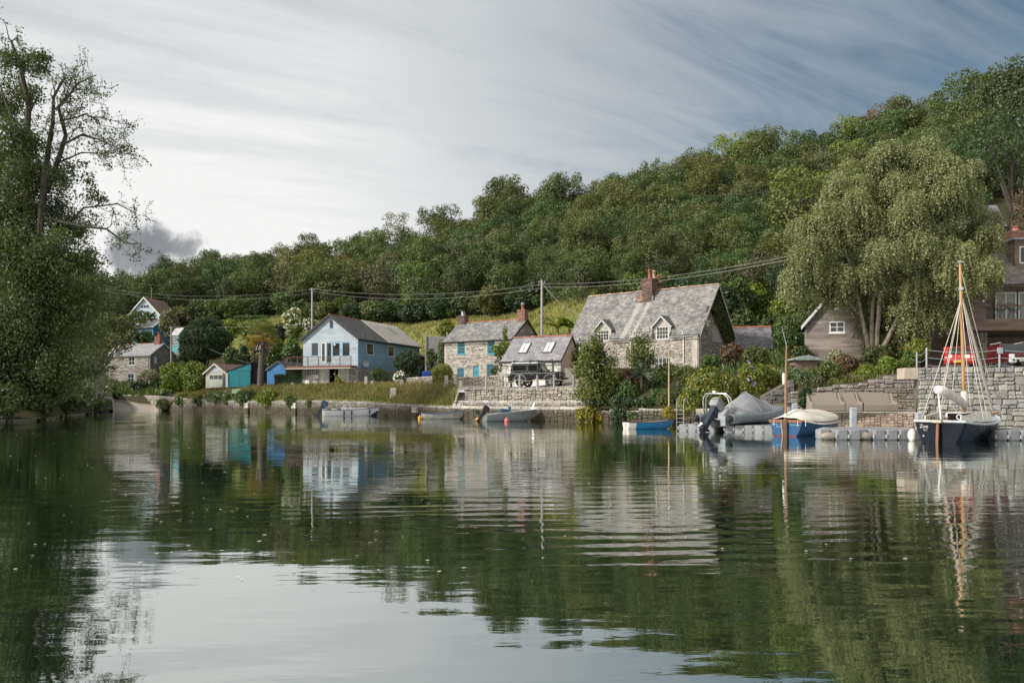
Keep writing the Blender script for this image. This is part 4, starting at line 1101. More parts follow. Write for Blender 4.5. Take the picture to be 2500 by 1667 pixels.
    # roof with chimney and dormer
    E = W.pt(-.3, ze - .15, .35); roof, info = roof_slope(r, E, W.u, Lx + .6, -W.n * 4.2 + Vector((0, 0, 3.9)), M('brown slate', (.17, .155, .15), (.24, .22, .2), 1.3, .7, .35, 24, isl=.3), .2, .3)
    MB().tube([W.pt(-.3, ze - .2, .42), W.pt(Lx, ze - .2, .42)], .06, 6).build('gutter', BLACKP, r)
    cx = X(2472, D + 3.5) - W.O.x; cc = W.pt(cx, 0, -3.6)
    ch = brick_stack(r, cc, W.u, 1.35, .95, 12.2, 14.25, BRICKR, MORT); pot(ch, (*cc.xy, 14.3), .4, .26, TERRA)
    dm = Wall(W.pt(0, 0, -1.2), W.u, W.n); xd = dm.at(2478)
    dd = MB(); hh = dm.hole(2489, 596, 2530, 632); panel(dd, dm, xd, xd + 2.4, 11.0, 13.2, [(hh[0], hh[1], 11.5, 12.75)], .2)
    dd.add([dm.pt(xd, 11), dm.pt(xd, 13.2), dm.pt(xd, 13.2, -2.4)], [(0, 1, 2)]); dmo = dd.build('dormer', CL, r)
    MB().obox(dm.pt(xd - .3, 13.2, .3), dm.u * 3., Vector((0, 0, .12)), dm.n * -3.2).build('dormer_roof', M('lead', (.28, .31, .34)), dmo)
    window(r, dm, (hh[0], hh[1], 11.5, 12.75), WHITE, 2, 1, .05, .09, .07)
    dish(r, W.pt(xb + .45, ze - .1, .5), Vector((-.3, -.9, .2)), .42, BLACKP)
    # pale wing seen through the birch
    w2 = thing('pale_wing', 'pale rendered wing glimpsed through the birch leaves beside the timber house', 'house', (X(2310, 60), 61, 4))
    V = Wall((X(2262, 59.5), 59.5), (1, 0), (0, -1)); L2 = X(2360, 59.5) - V.O.x; hs = [(.5, 1.3, 8.6, 9.9), (2.0, 2.7, 8.3, 10.)]
    mb = MB(); panel(mb, V, 0, L2, 3.6, 10.6, hs); mb.obox(V.pt(0, 3.6, -4), V.u * L2, Vector((0, 0, 7)), V.n * 3.75); mb.build('wall', M('brown cladding', (.20, .125, .085)), w2)
    for q in hs: window(w2, V, q, WHITE, 2, 2, .08, .1, .05)
    roof_slope(w2, V.pt(-.3, 10.5, .3), V.u, L2 + .6, -V.n * 3 + Vector((0, 0, 2.6)), SLATEG)
    # distant roof under the big oak at the frame edge
    e = House('hill_roof_house', 'grey slate roof glimpsed under the dark oak above the timber house', 'house', (X(2450, 84), 84), 10, 5, 5, 9, 20.0, 22.6); e.body(LIME, 'u'); e.roof(SLATEG, 'u', .3, .3, .3, .5)


stone_cottage(); teal_cottage(); skylight_garage(); blue_boathouse(); left_cottage(); hill_houses(); sheds(); right_side_buildings()
# ---------------------------------------------------------------- quays, walls, posts
QST = M('quay stone', (.31, .29, .26), (.18, .165, .145), 4.5, .92, .6, 18, obr=.3, c3=(.42, .36, .27), s3=1.8, lo3=.55, hi3=.75)
QSI = M('quay stone small', (.33, .305, .27), (.18, .165, .145), 4.5, .92, .6, 18, isl=.4, c3=(.40, .33, .25), s3=1.8, lo3=.56, hi3=.75)
PINKST = M('warm quay stone', (.36, .29, .235), (.21, .17, .14), 4.5, .92, .6, 18, obr=.3, isl=.1)
COOL = M('cool granite stone', (.37, .365, .35), (.235, .23, .22), 5, .9, .6, 20, obr=.28)
WALLM = M('wall core', (.13, .12, .105), (.085, .08, .07), 3, .95, .4, 14)


def weed_mat():
    m = bpy.data.materials.new('weedy wall foot'); m.use_nodes = True; t = NT(m.node_tree)
    co = t.n('ShaderNodeTexCoord').outputs['Object']; z = t.n('ShaderNodeSeparateXYZ', t.n('ShaderNodeNewGeometry').outputs['Position']).outputs[2]
    nz = t.noise(t.n('ShaderNodeMapping', co, ins={'Scale': (5, 5, .8)}), 1., 6., .65); n2 = t.noise(co, 3., 5., .6)
    stone = t.mix(t.mr(n2, .35, .65), (.16, .15, .13), (.085, .08, .07))
    stone = t.mix(.6, stone, t.mix(t.mr(t.n('ShaderNodeNewGeometry').outputs['Random Per Island'], 0, 1), (.09, .085, .07), (.22, .20, .17)))
    weed = t.mix(nz, (.03, .027, .017), (.075, .062, .04))
    f = t.mr(t.m('ADD', z, t.m('MULTIPLY', t.m('SUBTRACT', nz, .5), 1.1)), .45, 1.15, 1, 0)
    b = t.n('ShaderNodeBsdfPrincipled', ins={'Base Color': t.mix(f, stone, weed), 'Roughness': .85, 'Normal': t.n('ShaderNodeBump', ins={'Strength': .8, 'Distance': .08, 'Height': nz.outputs[0]})})
    t.n('ShaderNodeOutputMaterial', b); return m


WEED = weed_mat()


def rubble_wall(root, W, L, z0, z1, th, mat, ws, hs, parts=True, proud=.06, top=None, core=None, name='wall_core', gap=.014, keep=1.):
    """core slab with stones laid against its face; z1 may be the highest top when top(x) is given"""
    mb = MB()
    n = max(1, int(L / 1.5)) if top else 1
    for i in range(n):
        a, b = L * i / n, L * (i + 1) / n; ta = (top(a) if top else z1) - .04; tb = (top(b) if top else z1) - .04
        p = [W.pt(a, z0), W.pt(b, z0), W.pt(b, tb), W.pt(a, ta)]
        mb.prism(p, W.n * -th)
    c = mb.build(name, core or WALLM, root)
    sts = rubble_list(0, L, z0, z1, ws, hs, top)
    if parts: stone_parts(root, W, sts, mat, proud, gap)
    else:
        m2 = MB()
        for st in sts: stone_geo(m2, W, st, proud, gap)
        tag(m2.build('stonework', mat, c), kind='stuff')
    return c


def coping(root, W, L, z, h, d, ln, mat, over=.06, name='coping_stone', top=None):
    x = 0
    while x < L - .1:
        w = min(rnd.uniform(*ln), L - x); zz = (top(x + w / 2) if top else z) + rnd.uniform(-.015, .015)
        if L - x - w < .25: w = L - x
        j = lambda k: rnd.uniform(-k, k)
        MB().obox(W.pt(x + .012, zz - h, over + j(.025)), W.u * (w - .024), Vector((0, 0, h + j(.015))), W.n * -d).build(name, mat, root, bevel=.02)
        x += w


def line(p0, p1):
    a, b = Vector((p0[0], p0[1], 0)), Vector((p1[0], p1[1], 0)); u = (b - a).normalized(); n = Vector((u.y, -u.x, 0))
    return Wall(a, u, n), (b - a).length


def pxl(p, D): return (X(p, D), D)


# long quay along the far bank
LQ = [(388, 118, 2.2), (430, 114, 1.95), (500, 109, 1.6), (600, 102, 1.45), (700, 95.5, 1.5), (800, 89, 1.55), (900, 83.5, 1.4), (1000, 76.8, 1.15), (1090, 69.6, 1.07), (1107, 68.0, 1.07)]
OLDG = M('old granite coping', (.25, .245, .23), (.15, .145, .13), 4, .9, .6, 20, obr=.22)
lq = thing('creek_quay', 'long low granite quay wall with dark weedy foot below the grass bank', 'quay wall', (X(750, 92), 92, 0))
for (a, da, za), (b, db, zb) in zip(LQ, LQ[1:]):
    W, L = line(pxl(a, da), pxl(b, db)); tp = lambda x, za=za, zb=zb, L=L: za + (zb - za) * x / L - .2
    rubble_wall(lq, W, L, -.4, max(za, zb), .8, WEED, (.3, .8), (.16, .34), False, .06, tp, WEED)
    coping(lq, W, L, za, .22, .75, (.9, 1.7), OLDG, .07, top=lambda x, za=za, zb=zb, L=L: za + (zb - za) * x / L)
for px in (600, 716, 1012):                                        # squared piers standing out of the quay face
    D = float(np.interp(px, [q[0] for q in LQ], [q[1] for q in LQ])); zt = float(np.interp(px, [q[0] for q in LQ], [q[2] for q in LQ]))
    W, L = line(pxl(px, D), pxl(px + 15, float(np.interp(px + 15, [q[0] for q in LQ], [q[1] for q in LQ]))))
    for i in range(5): MB().obox(W.pt(0, -.4 + i * (zt + .2) / 5, -.1), W.u * 1.0, Vector((0, 0, (zt + .2) / 5 - .02)), W.n * .42).build('pier_block', WEED if i < 3 else GRAN, lq, bevel=.02)
# slipway and its walls
slp = MB()
sl = [(278, 108, -.45), (278, 124, .12), (280, 137, 1.32), (303, 137, 1.32), (345, 125, .22), (392, 116.2, -.3), (392, 108, -.5)]
slp.add([(X(p, d), d, z) for p, d, z in sl], [tuple(range(7))])
tag(slp.build('slipway', M('slip concrete', (.33, .30, .27), (.24, .22, .20), 1.2, .9, .4, 12)), kind='structure')
sw = thing('slipway_wall', 'old stone wall along the right side of the slipway', 'wall', (X(345, 127), 127, .5))
W, L = line(pxl(299, 137.6), pxl(388, 118)); tp = lambda x: 2.5 - .3 * x / L
rubble_wall(sw, W, L, -.3, 2.5, .6, QSI, (.3, .9), (.2, .42), False, .08, tp); coping(sw, W, L, 2.5, .2, .6, (.9, 1.6), GRAN, .06, top=tp)
s2 = thing('slipway_pier', 'short mossy stone wall with pale end post left of the slipway', 'wall', (X(268, 116), 116, .2))
W, L = line(pxl(240, 113), pxl(274, 116)); rubble_wall(s2, W, L, -.3, 1.9, .7, QSI, (.3, .8), (.2, .36), False, .07); coping(s2, W, L, 2.0, .22, .75, (.8, 1.4), GRAN)
MB().obox(W.pt(L - .1, -.2, .05), W.u * .5, Vector((0, 0, 1.9)), W.n * -.6).build('end_post', GRAN, s2, bevel=.03)

# central quay in three tiers
cq = thing('tiered_quay', 'stepped stone quay in three tiers in front of the garage', 'quay wall', (1., 63, 0))
W1, L1 = line(pxl(1106, 67.9), pxl(1462, 57.4)); bk = -W1.n
rubble_wall(cq, W1, L1, -.4, .88, .5, WEED, (.2, .6), (.14, .3), False, .07, None, WEED); coping(cq, W1, L1, 1.08, .2, .55, (.7, 1.4), GRAN, .08)
W2 = Wall(W1.O + bk * .42, W1.u, W1.n)
rubble_wall(cq, W2, L1, 1.0, 1.38, .3, QST, (.25, .6), (.17, .24), True, .07); coping(cq, W2, L1, 1.53, .15, .4, (.5, 1.1), GRAN, .05)
W3 = Wall(W1.O + bk * .72 + W1.u * .75, W1.u, W1.n); L3 = L1 - .75
rubble_wall(cq, W3, L3, 1.45, 2.5, .55, QST, (.18, .52), (.13, .30), True, .08)
for i in range(34):
    x = i * L3 / 34; MB().obox(W3.pt(x + .02, 2.42, .03), W3.u * (L3 / 34 - .03), Vector((0, 0, rnd.uniform(.1, .2))), W3.n * -.5).build('cap_stone', QST, cq, bevel=.03)
for i in range(5): MB().obox(W1.pt(-.35 - i * .12, 1.07 + i * .24, -.3 - i * .25), W1.u * .95, Vector((0, 0, .23)), W1.n * -.5).build('step', GRAN, cq, bevel=.015)
# wooden posts with two sagging ropes
OAK = M('weathered oak post', (.33, .31, .29), (.22, .205, .19), 5, .85, .4, 24, stretch=(1, 1, .2), obr=.1)
ROPE = M('old rope', (.36, .33, .28), (.27, .25, .21), 12, .95)
rf = thing('rope_fence', 'row of grey wooden posts with two sagging ropes along the quay edge', 'fence', (1, 64, 2.5))
PX = [1187, 1227, 1269, 1312, 1353, 1401]; Wp = Wall(W3.O - W3.n * .3, W3.u, W3.n); tops = []
for p in PX:
    x = Wp.at(p); c = Wp.pt(x, 2.3); MB().lathe([(.10, 0), (.095, .9), (.09, 1.22), (.05, 1.27)], c, 8).build('post', OAK, rf); tops.append(c)
for a, b in zip(tops, tops[1:]):
    for zz in (.95, .42):
        MB().tube([a.lerp(b, t) + Vector((0, 0, zz - .62 * t * (1 - t))) + W3.n * .1 for t in np.linspace(0, 1, 9)], .017, 5).build('rope', ROPE, rf)
# garden walls and granite posts along the lane
for (a, da, b, db, zt, nm, lb) in ((962, 96, 1056, 85.5, 4.15, 'lane_wall', 'low garden wall in front of the round bush and hydrangea'), (1110, 80, 1228, 72.5, 3.85, 'cottage_garden_wall', 'low garden wall before the teal cottage door')):
    w = thing(nm, lb, 'wall', (X((a + b) / 2, (da + db) / 2), (da + db) / 2, 3)); W, L = line(pxl(a, da), pxl(b, db))
    rubble_wall(w, W, L, 2.6, zt, .4, QSI, (.2, .5), (.12, .22), False, .06); coping(w, W, L, zt, .12, .5, (.5, .9), GRAN, .05)
POSTS = [(894, 90.5, 1.0, .19, 'tall rounded granite post by the boathouse corner'), (909, 89.5, .55, .19, 'short square granite post beside the tall one at the boathouse corner'), (981, 86, .6, .2, 'squat granite post at the left end of lane wall'),
         (1052, 82, .62, .2, 'squat granite post at the right end of lane wall'), (1090, 77.5, 1.1, .2, 'tall granite gatepost left of the cottage lane'), (1112, 76.5, 1.1, .17, 'tall granite gatepost right of the cottage lane'),
         (1125, 74, .55, .17, 'small granite marker stone inside the cottage gate'), (961, 81.2, .8, .34, 'broad granite mooring stone on the quay edge'), (714, 101, .35, .2, 'small rounded stone on the bank below the hedge')]
for p, D, hh, rr, lb in POSTS:
    o = MB(); g0 = gp(p, D); o.taper((g0.x, g0.y, g0.z - .3), (rr * 2, rr * 2), (rr * 1.75, rr * 1.75), hh + .3); o.taper((g0.x, g0.y, g0.z + hh), (rr * 1.75, rr * 1.75), (rr * 1.0, rr * 1.0), rr * .35)
    tag(o.build('granite_post', GRAN, None, bevel=.03), lb, 'post', 'granite posts along the lane')
# rough low wall right of the tiers, under the garden
rw = thing('garden_foot_wall', 'rough tumbled quay wall under the garden behind the small blue dinghy', 'quay wall', (10, 54, 0))
for (a, da, b, db, zt) in ((1462, 57.3, 1560, 54.3, .8), (1560, 54.3, 1700, 50.7, .95), (1700, 50.7, 1856, 46.3, 1.0)):
    W, L = line(pxl(a, da), pxl(b, db)); rubble_wall(rw, W, L, -.4, zt, .7, WEED if a < 1700 else QSI, (.22, .6), (.14, .3), a >= 1560, .1)
    coping(rw, W, L, zt + .06, .14, .6, (.5, 1.1), GRAN, .03)
# terrace wall and retaining wall behind the benches
tw = thing('terrace_wall', 'low warm stone wall of the terrace behind the floating dock', 'wall', (19, 44.5, 0))
W, L = line(pxl(1858, 46.2), pxl(2241, 44.2)); rubble_wall(tw, W, L, -.3, .86, .5, PINKST, (.12, .34), (.09, .2), True, .05, gap=.01); coping(tw, W, L, .93, .08, .5, (.6, 1.2), GRAN, .03)
rt = thing('retaining_wall', 'dry stone retaining wall behind the wicker benches', 'wall', (19, 48.5, .9))
W, L = line(pxl(1930, 48.5), pxl(2238, 48.4)); tp = lambda x: float(np.interp(x, [0, L * .3, L * .6, L * .85, L], [2.1, 2.45, 2.75, 3.25, 3.35]))
rubble_wall(rt, W, L, .88, 3.35, .5, M('retaining stone', (.37, .34, .31), (.23, .205, .185), 4.5, .92, .6, 18, obr=.28), (.22, .62), (.13, .32), True, .08, tp)
st = thing('stepped_wall_end', 'dark ragged end of an old wall climbing behind the covered inflatable boat', 'wall', (X(1880, 50), 50, 1))
W, L = line(pxl(1868, 49.6), pxl(1938, 49.9)); tp = lambda x: float(np.interp(x, [0, .35, .5, 1.0, L], [1.9, 2.0, 2.3, 2.45, 2.85]))
rubble_wall(st, W, L, .8, 2.9, .7, M('dark wall stone', (.22, .215, .205), (.12, .115, .11), 5, .9, .6, 18, obr=.25), (.3, .55), (.25, .42), True, .08, tp)
# tall wall at the frame edge
bw = thing('tall_quay_wall', 'tall pale granite wall carrying the parking terrace behind the sailing boat', 'wall', (25, 44, 0))
W, L = line(pxl(2243, 44.1), pxl(2640, 43.6)); rubble_wall(bw, W, L, -.3, 3.4, .6, COOL, (.22, .58), (.17, .36), True, .09, gap=.018)
Wl, Ll = line(pxl(2240.5, 48.7), pxl(2243, 44.2)); rubble_wall(bw, Wl, Ll, .0, 3.35, .5, COOL, (.25, .6), (.2, .36), False, .06, name='return_core')
MB().obox(W.pt(-.75, 2.75, -.05), W.u * .78, Vector((0, 0, .62)), W.n * -1.0).build('concrete_beam', M('warm concrete', (.42, .36, .30), (.34, .29, .24), 3, .9), bw, bevel=.02)
# metal posts with three chains
GAL = M('galvanised steel', (.42, .45, .48), (.34, .37, .40), 6, .45, metal=.4)
cf = thing('chain_fence', 'grey metal posts with three sagging chains along the parking terrace', 'fence', (25, 44.6, 3.4)); cps = []
for p, D in ((2238, 48.6), (2262, 44.6), (2440, 44.5), (2625, 44.3)):
    c = Vector((X(p, D), D, 3.3)); MB().lathe([(.05, 0), (.05, 1.18), (.02, 1.22)], c, 8).build('post', GAL, cf); cps.append(c)
MB().box(cps[2] + Vector((0, -.05, 1.05)), (.26, .1, .32)).build('control_box', GAL, cf)
for a, b in zip(cps, cps[1:]):
    for zz in (.24, .66, 1.08): MB().tube([a.lerp(b, t) + Vector((0, 0, zz - .55 * t * (1 - t))) for t in np.linspace(0, 1, 11)], .018, 5).build('chain', GAL, cf)
# utility poles and wires
POLEM = M('pole timber', (.40, .385, .36), (.31, .30, .28), 4, .85)


def pole(px, D, y0, ybase, label, arm=False):
    b = P(px, ybase, D); t = P(px, y0, D); o = thing('utility_pole', label, 'pole', b, group='utility poles')
    MB().tube([b - Vector((0, 0, 3)), t], [.17, .12], 8).build('shaft', POLEM, o)
    mb = MB()
    for s in (-.32, .32): mb.tube([t + Vector((s, 0, -.25)), t + Vector((s, 0, -.05))], .05, 6)
    mb.tube([t + Vector((-.4, 0, -.28)), t + Vector((.4, 0, -.28))], .045, 5); mb.build('crossarm', GREYP, o)
    return t


t1 = pole(418, 140, 797, 905, 'short utility pole in front of the slipway cottage gable')
t2 = pole(762, 118, 703, 800, 'utility pole behind the blue boathouse ridge')
t3 = pole(1323, 92, 684, 806, 'tall utility pole right of the teal window cottage')
WIREM = M('wire sheath', (.22, .22, .21))


def wire(a, b, sag, label, r=.02):
    n = 16; o = MB().tube([Vector(a).lerp(Vector(b), t) - Vector((0, 0, sag * 4 * t * (1 - t))) for t in np.linspace(0, 1, n + 1)], r, 4, cap=False).build('overhead_wire', WIREM)
    return tag(o, label, 'wire', 'overhead wires')


up = Vector((0, 0, 1))
wire(t2 - up * .15, P(240, 850 - 148, 120), 1.2, 'upper overhead wire running down leftwards from the boathouse pole'); wire(t2 - up * .7, P(240, 708, 122), 1.3, 'lower overhead wire running down leftwards from the boathouse pole')
wire(t2 - up * .1, t3 - up * .5, 1.0, 'upper wire between the boathouse pole and the tall pole'); wire(t2 - up * .5, t3 - up * .9, 1.2, 'lower wire between the boathouse pole and the tall pole')
wire(t3 - up * .4, P(2080, 592, 62), .9, 'upper wire running right from the tall pole into the birch', .022); wire(t3 - up * .8, P(2080, 600, 60), .9, 'lower wire running right from the tall pole into the birch', .026)
wire(t3 - up * .3, P(1415, 768, 77), .5, 'short slack wire from the tall pole to the stone cottage roof', .025)
wire(t1, P(760, 790, 112), .3, 'thin wire from the short pole towards the boathouse', .02); wire(t1 - up * .5, P(680, 905, 110), .8, 'thin stay wire from the short pole down to the sheds', .02)
# ---------------------------------------------------------------- boats and docks
def hull(root, L, B, sheer, keel=-.25, stern=.85, mat=None, inner=None, rim=None, p=.5, q=1.5, rake=.25, n=18, m=7, floor=.12, th=.045, name='hull', maxat=.4, boot=None, rimr=.03, open_=True):
    """lofted hull, bow towards +x, stern at x=0; returns (hull object, f(s) -> half beam, sheer height)"""
    def hb(s):
        f = stern + (1 - stern) * math.sin(min(s / maxat, 1) * math.pi / 2) if s < maxat else (1 - ((s - maxat) / (1 - maxat)) ** 2.3) ** .85
        return max(B / 2 * f, .012)
    def sh(s):
        a, b, c = sheer; return a * (1 - s) * (1 - 2 * s) + b * 4 * s * (1 - s) + c * s * (2 * s - 1)
    def kz(s): return keel if s < .7 else keel + (sh(1.) - keel) * .55 * ((s - .7) / .3) ** 2.2
    def pt(s, t, ins=0.): 
        k = kz(s) + ins * 1.2; y = max(hb(s) - ins, .004) * t ** p; return (s * L + rake * t * s ** 5, y, k + (sh(s) - k) * t ** q)
    def skin(ins, flip, s0=0.):
        mb = MB(); idx = {}
        for i in range(n + 1):
            for j in range(-m, m + 1):
                s = s0 + (1 - s0) * i / n; x, y, z = pt(s, abs(j) / m, ins); idx[i, j] = len(mb.v); mb.v.append((x, y if j >= 0 else -y, max(z, floor) if ins else z))
        for i in range(n):
            for j in range(-m, m):
                f = (idx[i, j], idx[i, j + 1], idx[i + 1, j + 1], idx[i + 1, j]); mb.f.append(f if flip else f[::-1])
        return mb, idx
    mb, idx = skin(0, False)
    mb.f.append(tuple(idx[0, j] for j in range(-m, m + 1)))
    h = mb.build(name, mat, root, True)
    for f in h.data.polygons:
        if len(f.vertices) > 4: f.use_smooth = False
    if open_:
        mi, ii = skin(th, True, .015); mi.f.append(tuple(ii[0, j] for j in range(m, -m - 1, -1))); mi.build('inside', inner or mat, root, False)
    rm = MB()
    for sg in (-1, 1): rm.tube([(x, sg * y, z + .01) for x, y, z in (pt(i / n, 1.) for i in range(n + 1))], rimr, 5)
    rm.tube([(.0, y, sh(0) + .01) for y in np.linspace(-hb(0), hb(0), 5)], rimr, 5)
    rm.build('gunwale', rim or mat, root)
    return h, hb, sh, pt


def outboard(root, loc, tilt, k, cowl, leg, rz=0., steer=0.):
    """engine with its cowling, leg, cavitation plate, skeg and propeller; tilts about the transom"""
    cm = MB().taper((-.05 * k, 0, .25 * k), (.42 * k, .30 * k), (.46 * k, .33 * k), .22 * k).taper((-.07 * k, 0, .47 * k), (.46 * k, .33 * k), (.30 * k, .22 * k), .14 * k)
    o = cm.build('outboard_motor', cowl, root, bevel=.05 * k); o.location = loc; o.rotation_euler = (0, tilt, steer)
    lm = MB().taper((-.08 * k, 0, -.55 * k), (.16 * k, .09 * k), (.24 * k, .2 * k), .8 * k); lm.box((-.12 * k, 0, -.55 * k), (.42 * k, .22 * k, .02 * k)); lm.taper((-.1 * k, 0, -.95 * k), (.1 * k, .02 * k), (.2 * k, .06 * k), .4 * k)
    lm.blob((-.12 * k, 0, -.72 * k), (.24 * k, .07 * k, .07 * k), 5, 8); lm.build('leg', leg, o, bevel=.01)
    pm = MB()
    for i in range(3):
        a = i * 2.094; pm.add([(-.38 * k, 0, -.72 * k), (-.36 * k, .16 * k * math.cos(a) - .05 * k * math.sin(a), -.72 * k + .16 * k * math.sin(a) + .05 * k * math.cos(a)), (-.4 * k, .16 * k * math.cos(a) + .05 * k * math.sin(a), -.72 * k + .16 * k * math.sin(a) - .05 * k * math.cos(a))], [(0, 1, 2)])
    pm.build('propeller', M('bare alloy', (.5, .5, .5), rough=.35, metal=.7), o)
    br = MB().box((.06 * k, 0, .1 * k), (.12 * k, .18 * k, .3 * k)).build('bracket', leg, root); br.location = Vector(loc) + Vector((.03, 0, -.05))
    return o


def at_water(px, py): D = CH * F / (py - HY); return (X(px, D), D, 0)


GELW = M('white gelcoat', (.66, .68, .70), (.58, .60, .62), 3, .3, spec=.5)
GREYB = M('boat grey', (.26, .28, .29), (.21, .23, .24), 3, .45)
CREAMC = M('cream canvas', (.66, .63, .57), (.57, .54, .48), 3, .85, .25, 9)
NAVY = M('navy gelcoat', (.003, .0045, .012), (.004, .006, .016), 2, .22, spec=.3)
BLUEH = M('blue hull paint', (.006, .065, .17), (.005, .055, .145), 2, .3, spec=.5)
WOODV = M('varnished wood', (.20, .085, .04), (.14, .06, .03), 6, .35, stretch=(.3, 2, 2))
ALLOY = M('polished alloy', (.62, .62, .62), (.5, .5, .5), 4, .25, metal=.85)
BLACK = M('black rubber', (.012, .012, .013), (.02, .02, .02), 4, .5)
FLOORB = M('boat floor', (.30, .28, .25), (.22, .2, .18), 4, .8)


def white_motorboat():
    x, y, _ = at_water(789, 1015.3)
    r = thing('white_motorboat', 'white motorboat with tilted blue outboard moored along the far quay', 'boat', (x, y, 0), R(6), 'boats moored in the creek')
    h, hb, sh, pt = hull(r, 5.1, 1.9, (.62, .60, .86), -.2, .9, GELW, GELW, M('navy trim', (.03, .06, .11)), .42, 1.3, .45, floor=.25)
    MB().box((3.4, 0, .72), (1.9, 1.1, .16)).build('foredeck', GELW, r, bevel=.06)
    MB().box((2.1, 0, .62), (.6, .7, .55)).build('console', GELW, r, bevel=.05)
    w = MB()
    for s in (-.36, .36): w.tube([(1.9, s, .8), (2.1, s, 1.12), (2.5, s, 1.1), (2.75, s, .8)], .03, 6)
    for q in ((1.95, .9), (2.12, 1.12), (2.5, 1.1)): w.tube([(q[0], -.36, q[1]), (q[0], .36, q[1])], .03, 6)
    w.build('screen_frame', GELW, r); MB().add([(2.55, -.34, .82), (2.55, .34, .82), (2.35, .34, 1.08), (2.35, -.34, 1.08)], [(0, 1, 2, 3)]).build('windscreen', glassmat('smoked screen', (.2, .22, .24), .1), r)
    MB().box((1.1, 0, .62), (.5, 1.3, .2)).build('seat', CREAMC, r, bevel=.05)
    MB().box((.15, .0, .6), (.35, 1.5, .2)).build('stern_locker', GELW, r, bevel=.04)
    outboard(r, (-.08, 0, .62), R(28), 1.55, M('blue engine cowl', (.05, .10, .17), (.04, .08, .14), 3, .3), M('engine navy', (.03, .045, .07)))
    for s in (.42, .56, .86): fx, fy, fz = pt(s, 1.); MB().lathe([(.02, 0), (.07, .05), (.07, .42), (.02, .47)], (fx, -fy - .07, fz - .55), 8).build('fender', M('blue fender', (.02, .05, .14)), r, True)


def white_tender():
    x, y, _ = at_water(903, 1014.2)
    r = thing('white_tender', 'small white tender tucked behind the bow of the white motorboat', 'boat', (x, y + .6, 0), R(4), 'boats moored in the creek')
    hull(r, 2.1, 1.15, (.55, .55, .75), -.1, .85, M('navy tender hull', (.02, .03, .07)), GELW, GELW, .45, 1.3, .2, rimr=.07)
    MB().box((.9, 0, .5), (.9, .9, .14)).build('thwart', GELW, r)


def grey_rowing_boat():
    x, y, _ = at_water(1033, 1022.5)
    r = thing('grey_rowing_boat', 'weathered grey clinker rowing boat with blue inside at the quay', 'boat', (x, y, 0), R(1), 'boats moored in the creek')
    G = M('grey painted planks', (.33, .33, .31), (.24, .24, .225), 3, .75, .3, 12, stretch=(.4, 2, 2))
    h, hb, sh, pt = hull(r, 3.55, 1.45, (.48, .45, .82), -.15, .75, G, M('blue inside', (.03, .07, .16)), M('blue gunwale', (.03, .09, .2)), .5, 1.4, .12, floor=.1)
    MB().box((-.06, 0, .3), (.1, .95, .42)).build('transom_board', M('tan wood', (.40, .30, .22), (.32, .23, .17), 5), r, bevel=.02)
    for s in (.3, .55, .78): MB().box((s * 3.55, 0, .36), (.22, hb(s) * 1.9, .035)).build('thwart', M('tan wood', (.40, .30, .22)), r)
    for s in (.26, .5, .74):
        b = MB(); b.tube([(pt(s, t)[0], -pt(s, t)[1] - .008, pt(s, t)[2]) for t in (.45, .6, .75, .9, 1.)], .012, 4); b.build('rope_band', BLACK, r)


def alloy_boat():
    x, y, _ = at_water(1182, 1028)
    r = thing('grey_alloy_boat', 'grey aluminium boat with black outboard and blue seat by the tiered quay', 'boat', (x, y, 0), R(12), 'boats moored in the creek')
    G = M('alloy hull grey', (.17, .20, .22), (.14, .165, .185), 2, .4, spec=.5)
    h, hb, sh, pt = hull(r, 3.75, 1.75, (.46, .68, .86), -.15, .92, G, FLOORB, ALLOY, .33, 1.25, .35, floor=.15, rimr=.035)
    MB().box((1.45, .1, .68), (.5, 1.0, .5)).build('seat_box', M('blue seat', (.03, .06, .12), (.04, .075, .14), 3, .5), r, bevel=.05)
    MB().box((1.95, .1, .78), (.28, .5, .62)).build('console', M('blue grey console', (.10, .16, .22)), r, bevel=.04)
    MB().lathe([(.14, 0), (.14, .02)], (0, 0, 0), 12).build('steering_wheel', GELW, r).matrix_local = Matrix.Translation((1.79, .1, .95)) @ Matrix.Rotation(R(75), 4, 'Y')
    w = MB(); w.tube([(2.0, -.45, .8), (2.05, -.42, 1.38), (2.05, .62, 1.38), (2.0, .65, .8)], .022, 5); w.build('screen_frame', ALLOY, r)
    MB().add([(2.02, -.42, .95), (2.02, .62, .95), (2.05, .6, 1.36), (2.05, -.4, 1.36)], [(0, 1, 2, 3)]).build('windscreen', glassmat('grey screen', (.22, .24, .26), .15), r)
    MB().box((.06, 0, .3), (.08, 1.45, .3)).build('transom_plate', ALLOY, r)
    outboard(r, (-.06, -.1, .5), R(32), 1.15, M('black cowl', (.015, .016, .018), (.02, .02, .024), 3, .3, spec=.5), BLACK)
    MB().tube([(3.7, .1, .9), (3.9, .12, 1.35)], .02, 5).build('bow_rail', ALLOY, r)
    for k, s in enumerate((.70, .735)):
        q = [(pt(s + ds, t)[0], -pt(s + ds, t)[1] - .012, pt(s + ds, t)[2]) for ds, t in ((0, .74), (.028, .74), (.034, .86), (.006, .86))]
        MB().add(q, [(0, 1, 2, 3)]).build('hull_mark', M('faded red', (.35, .05, .05)), r)


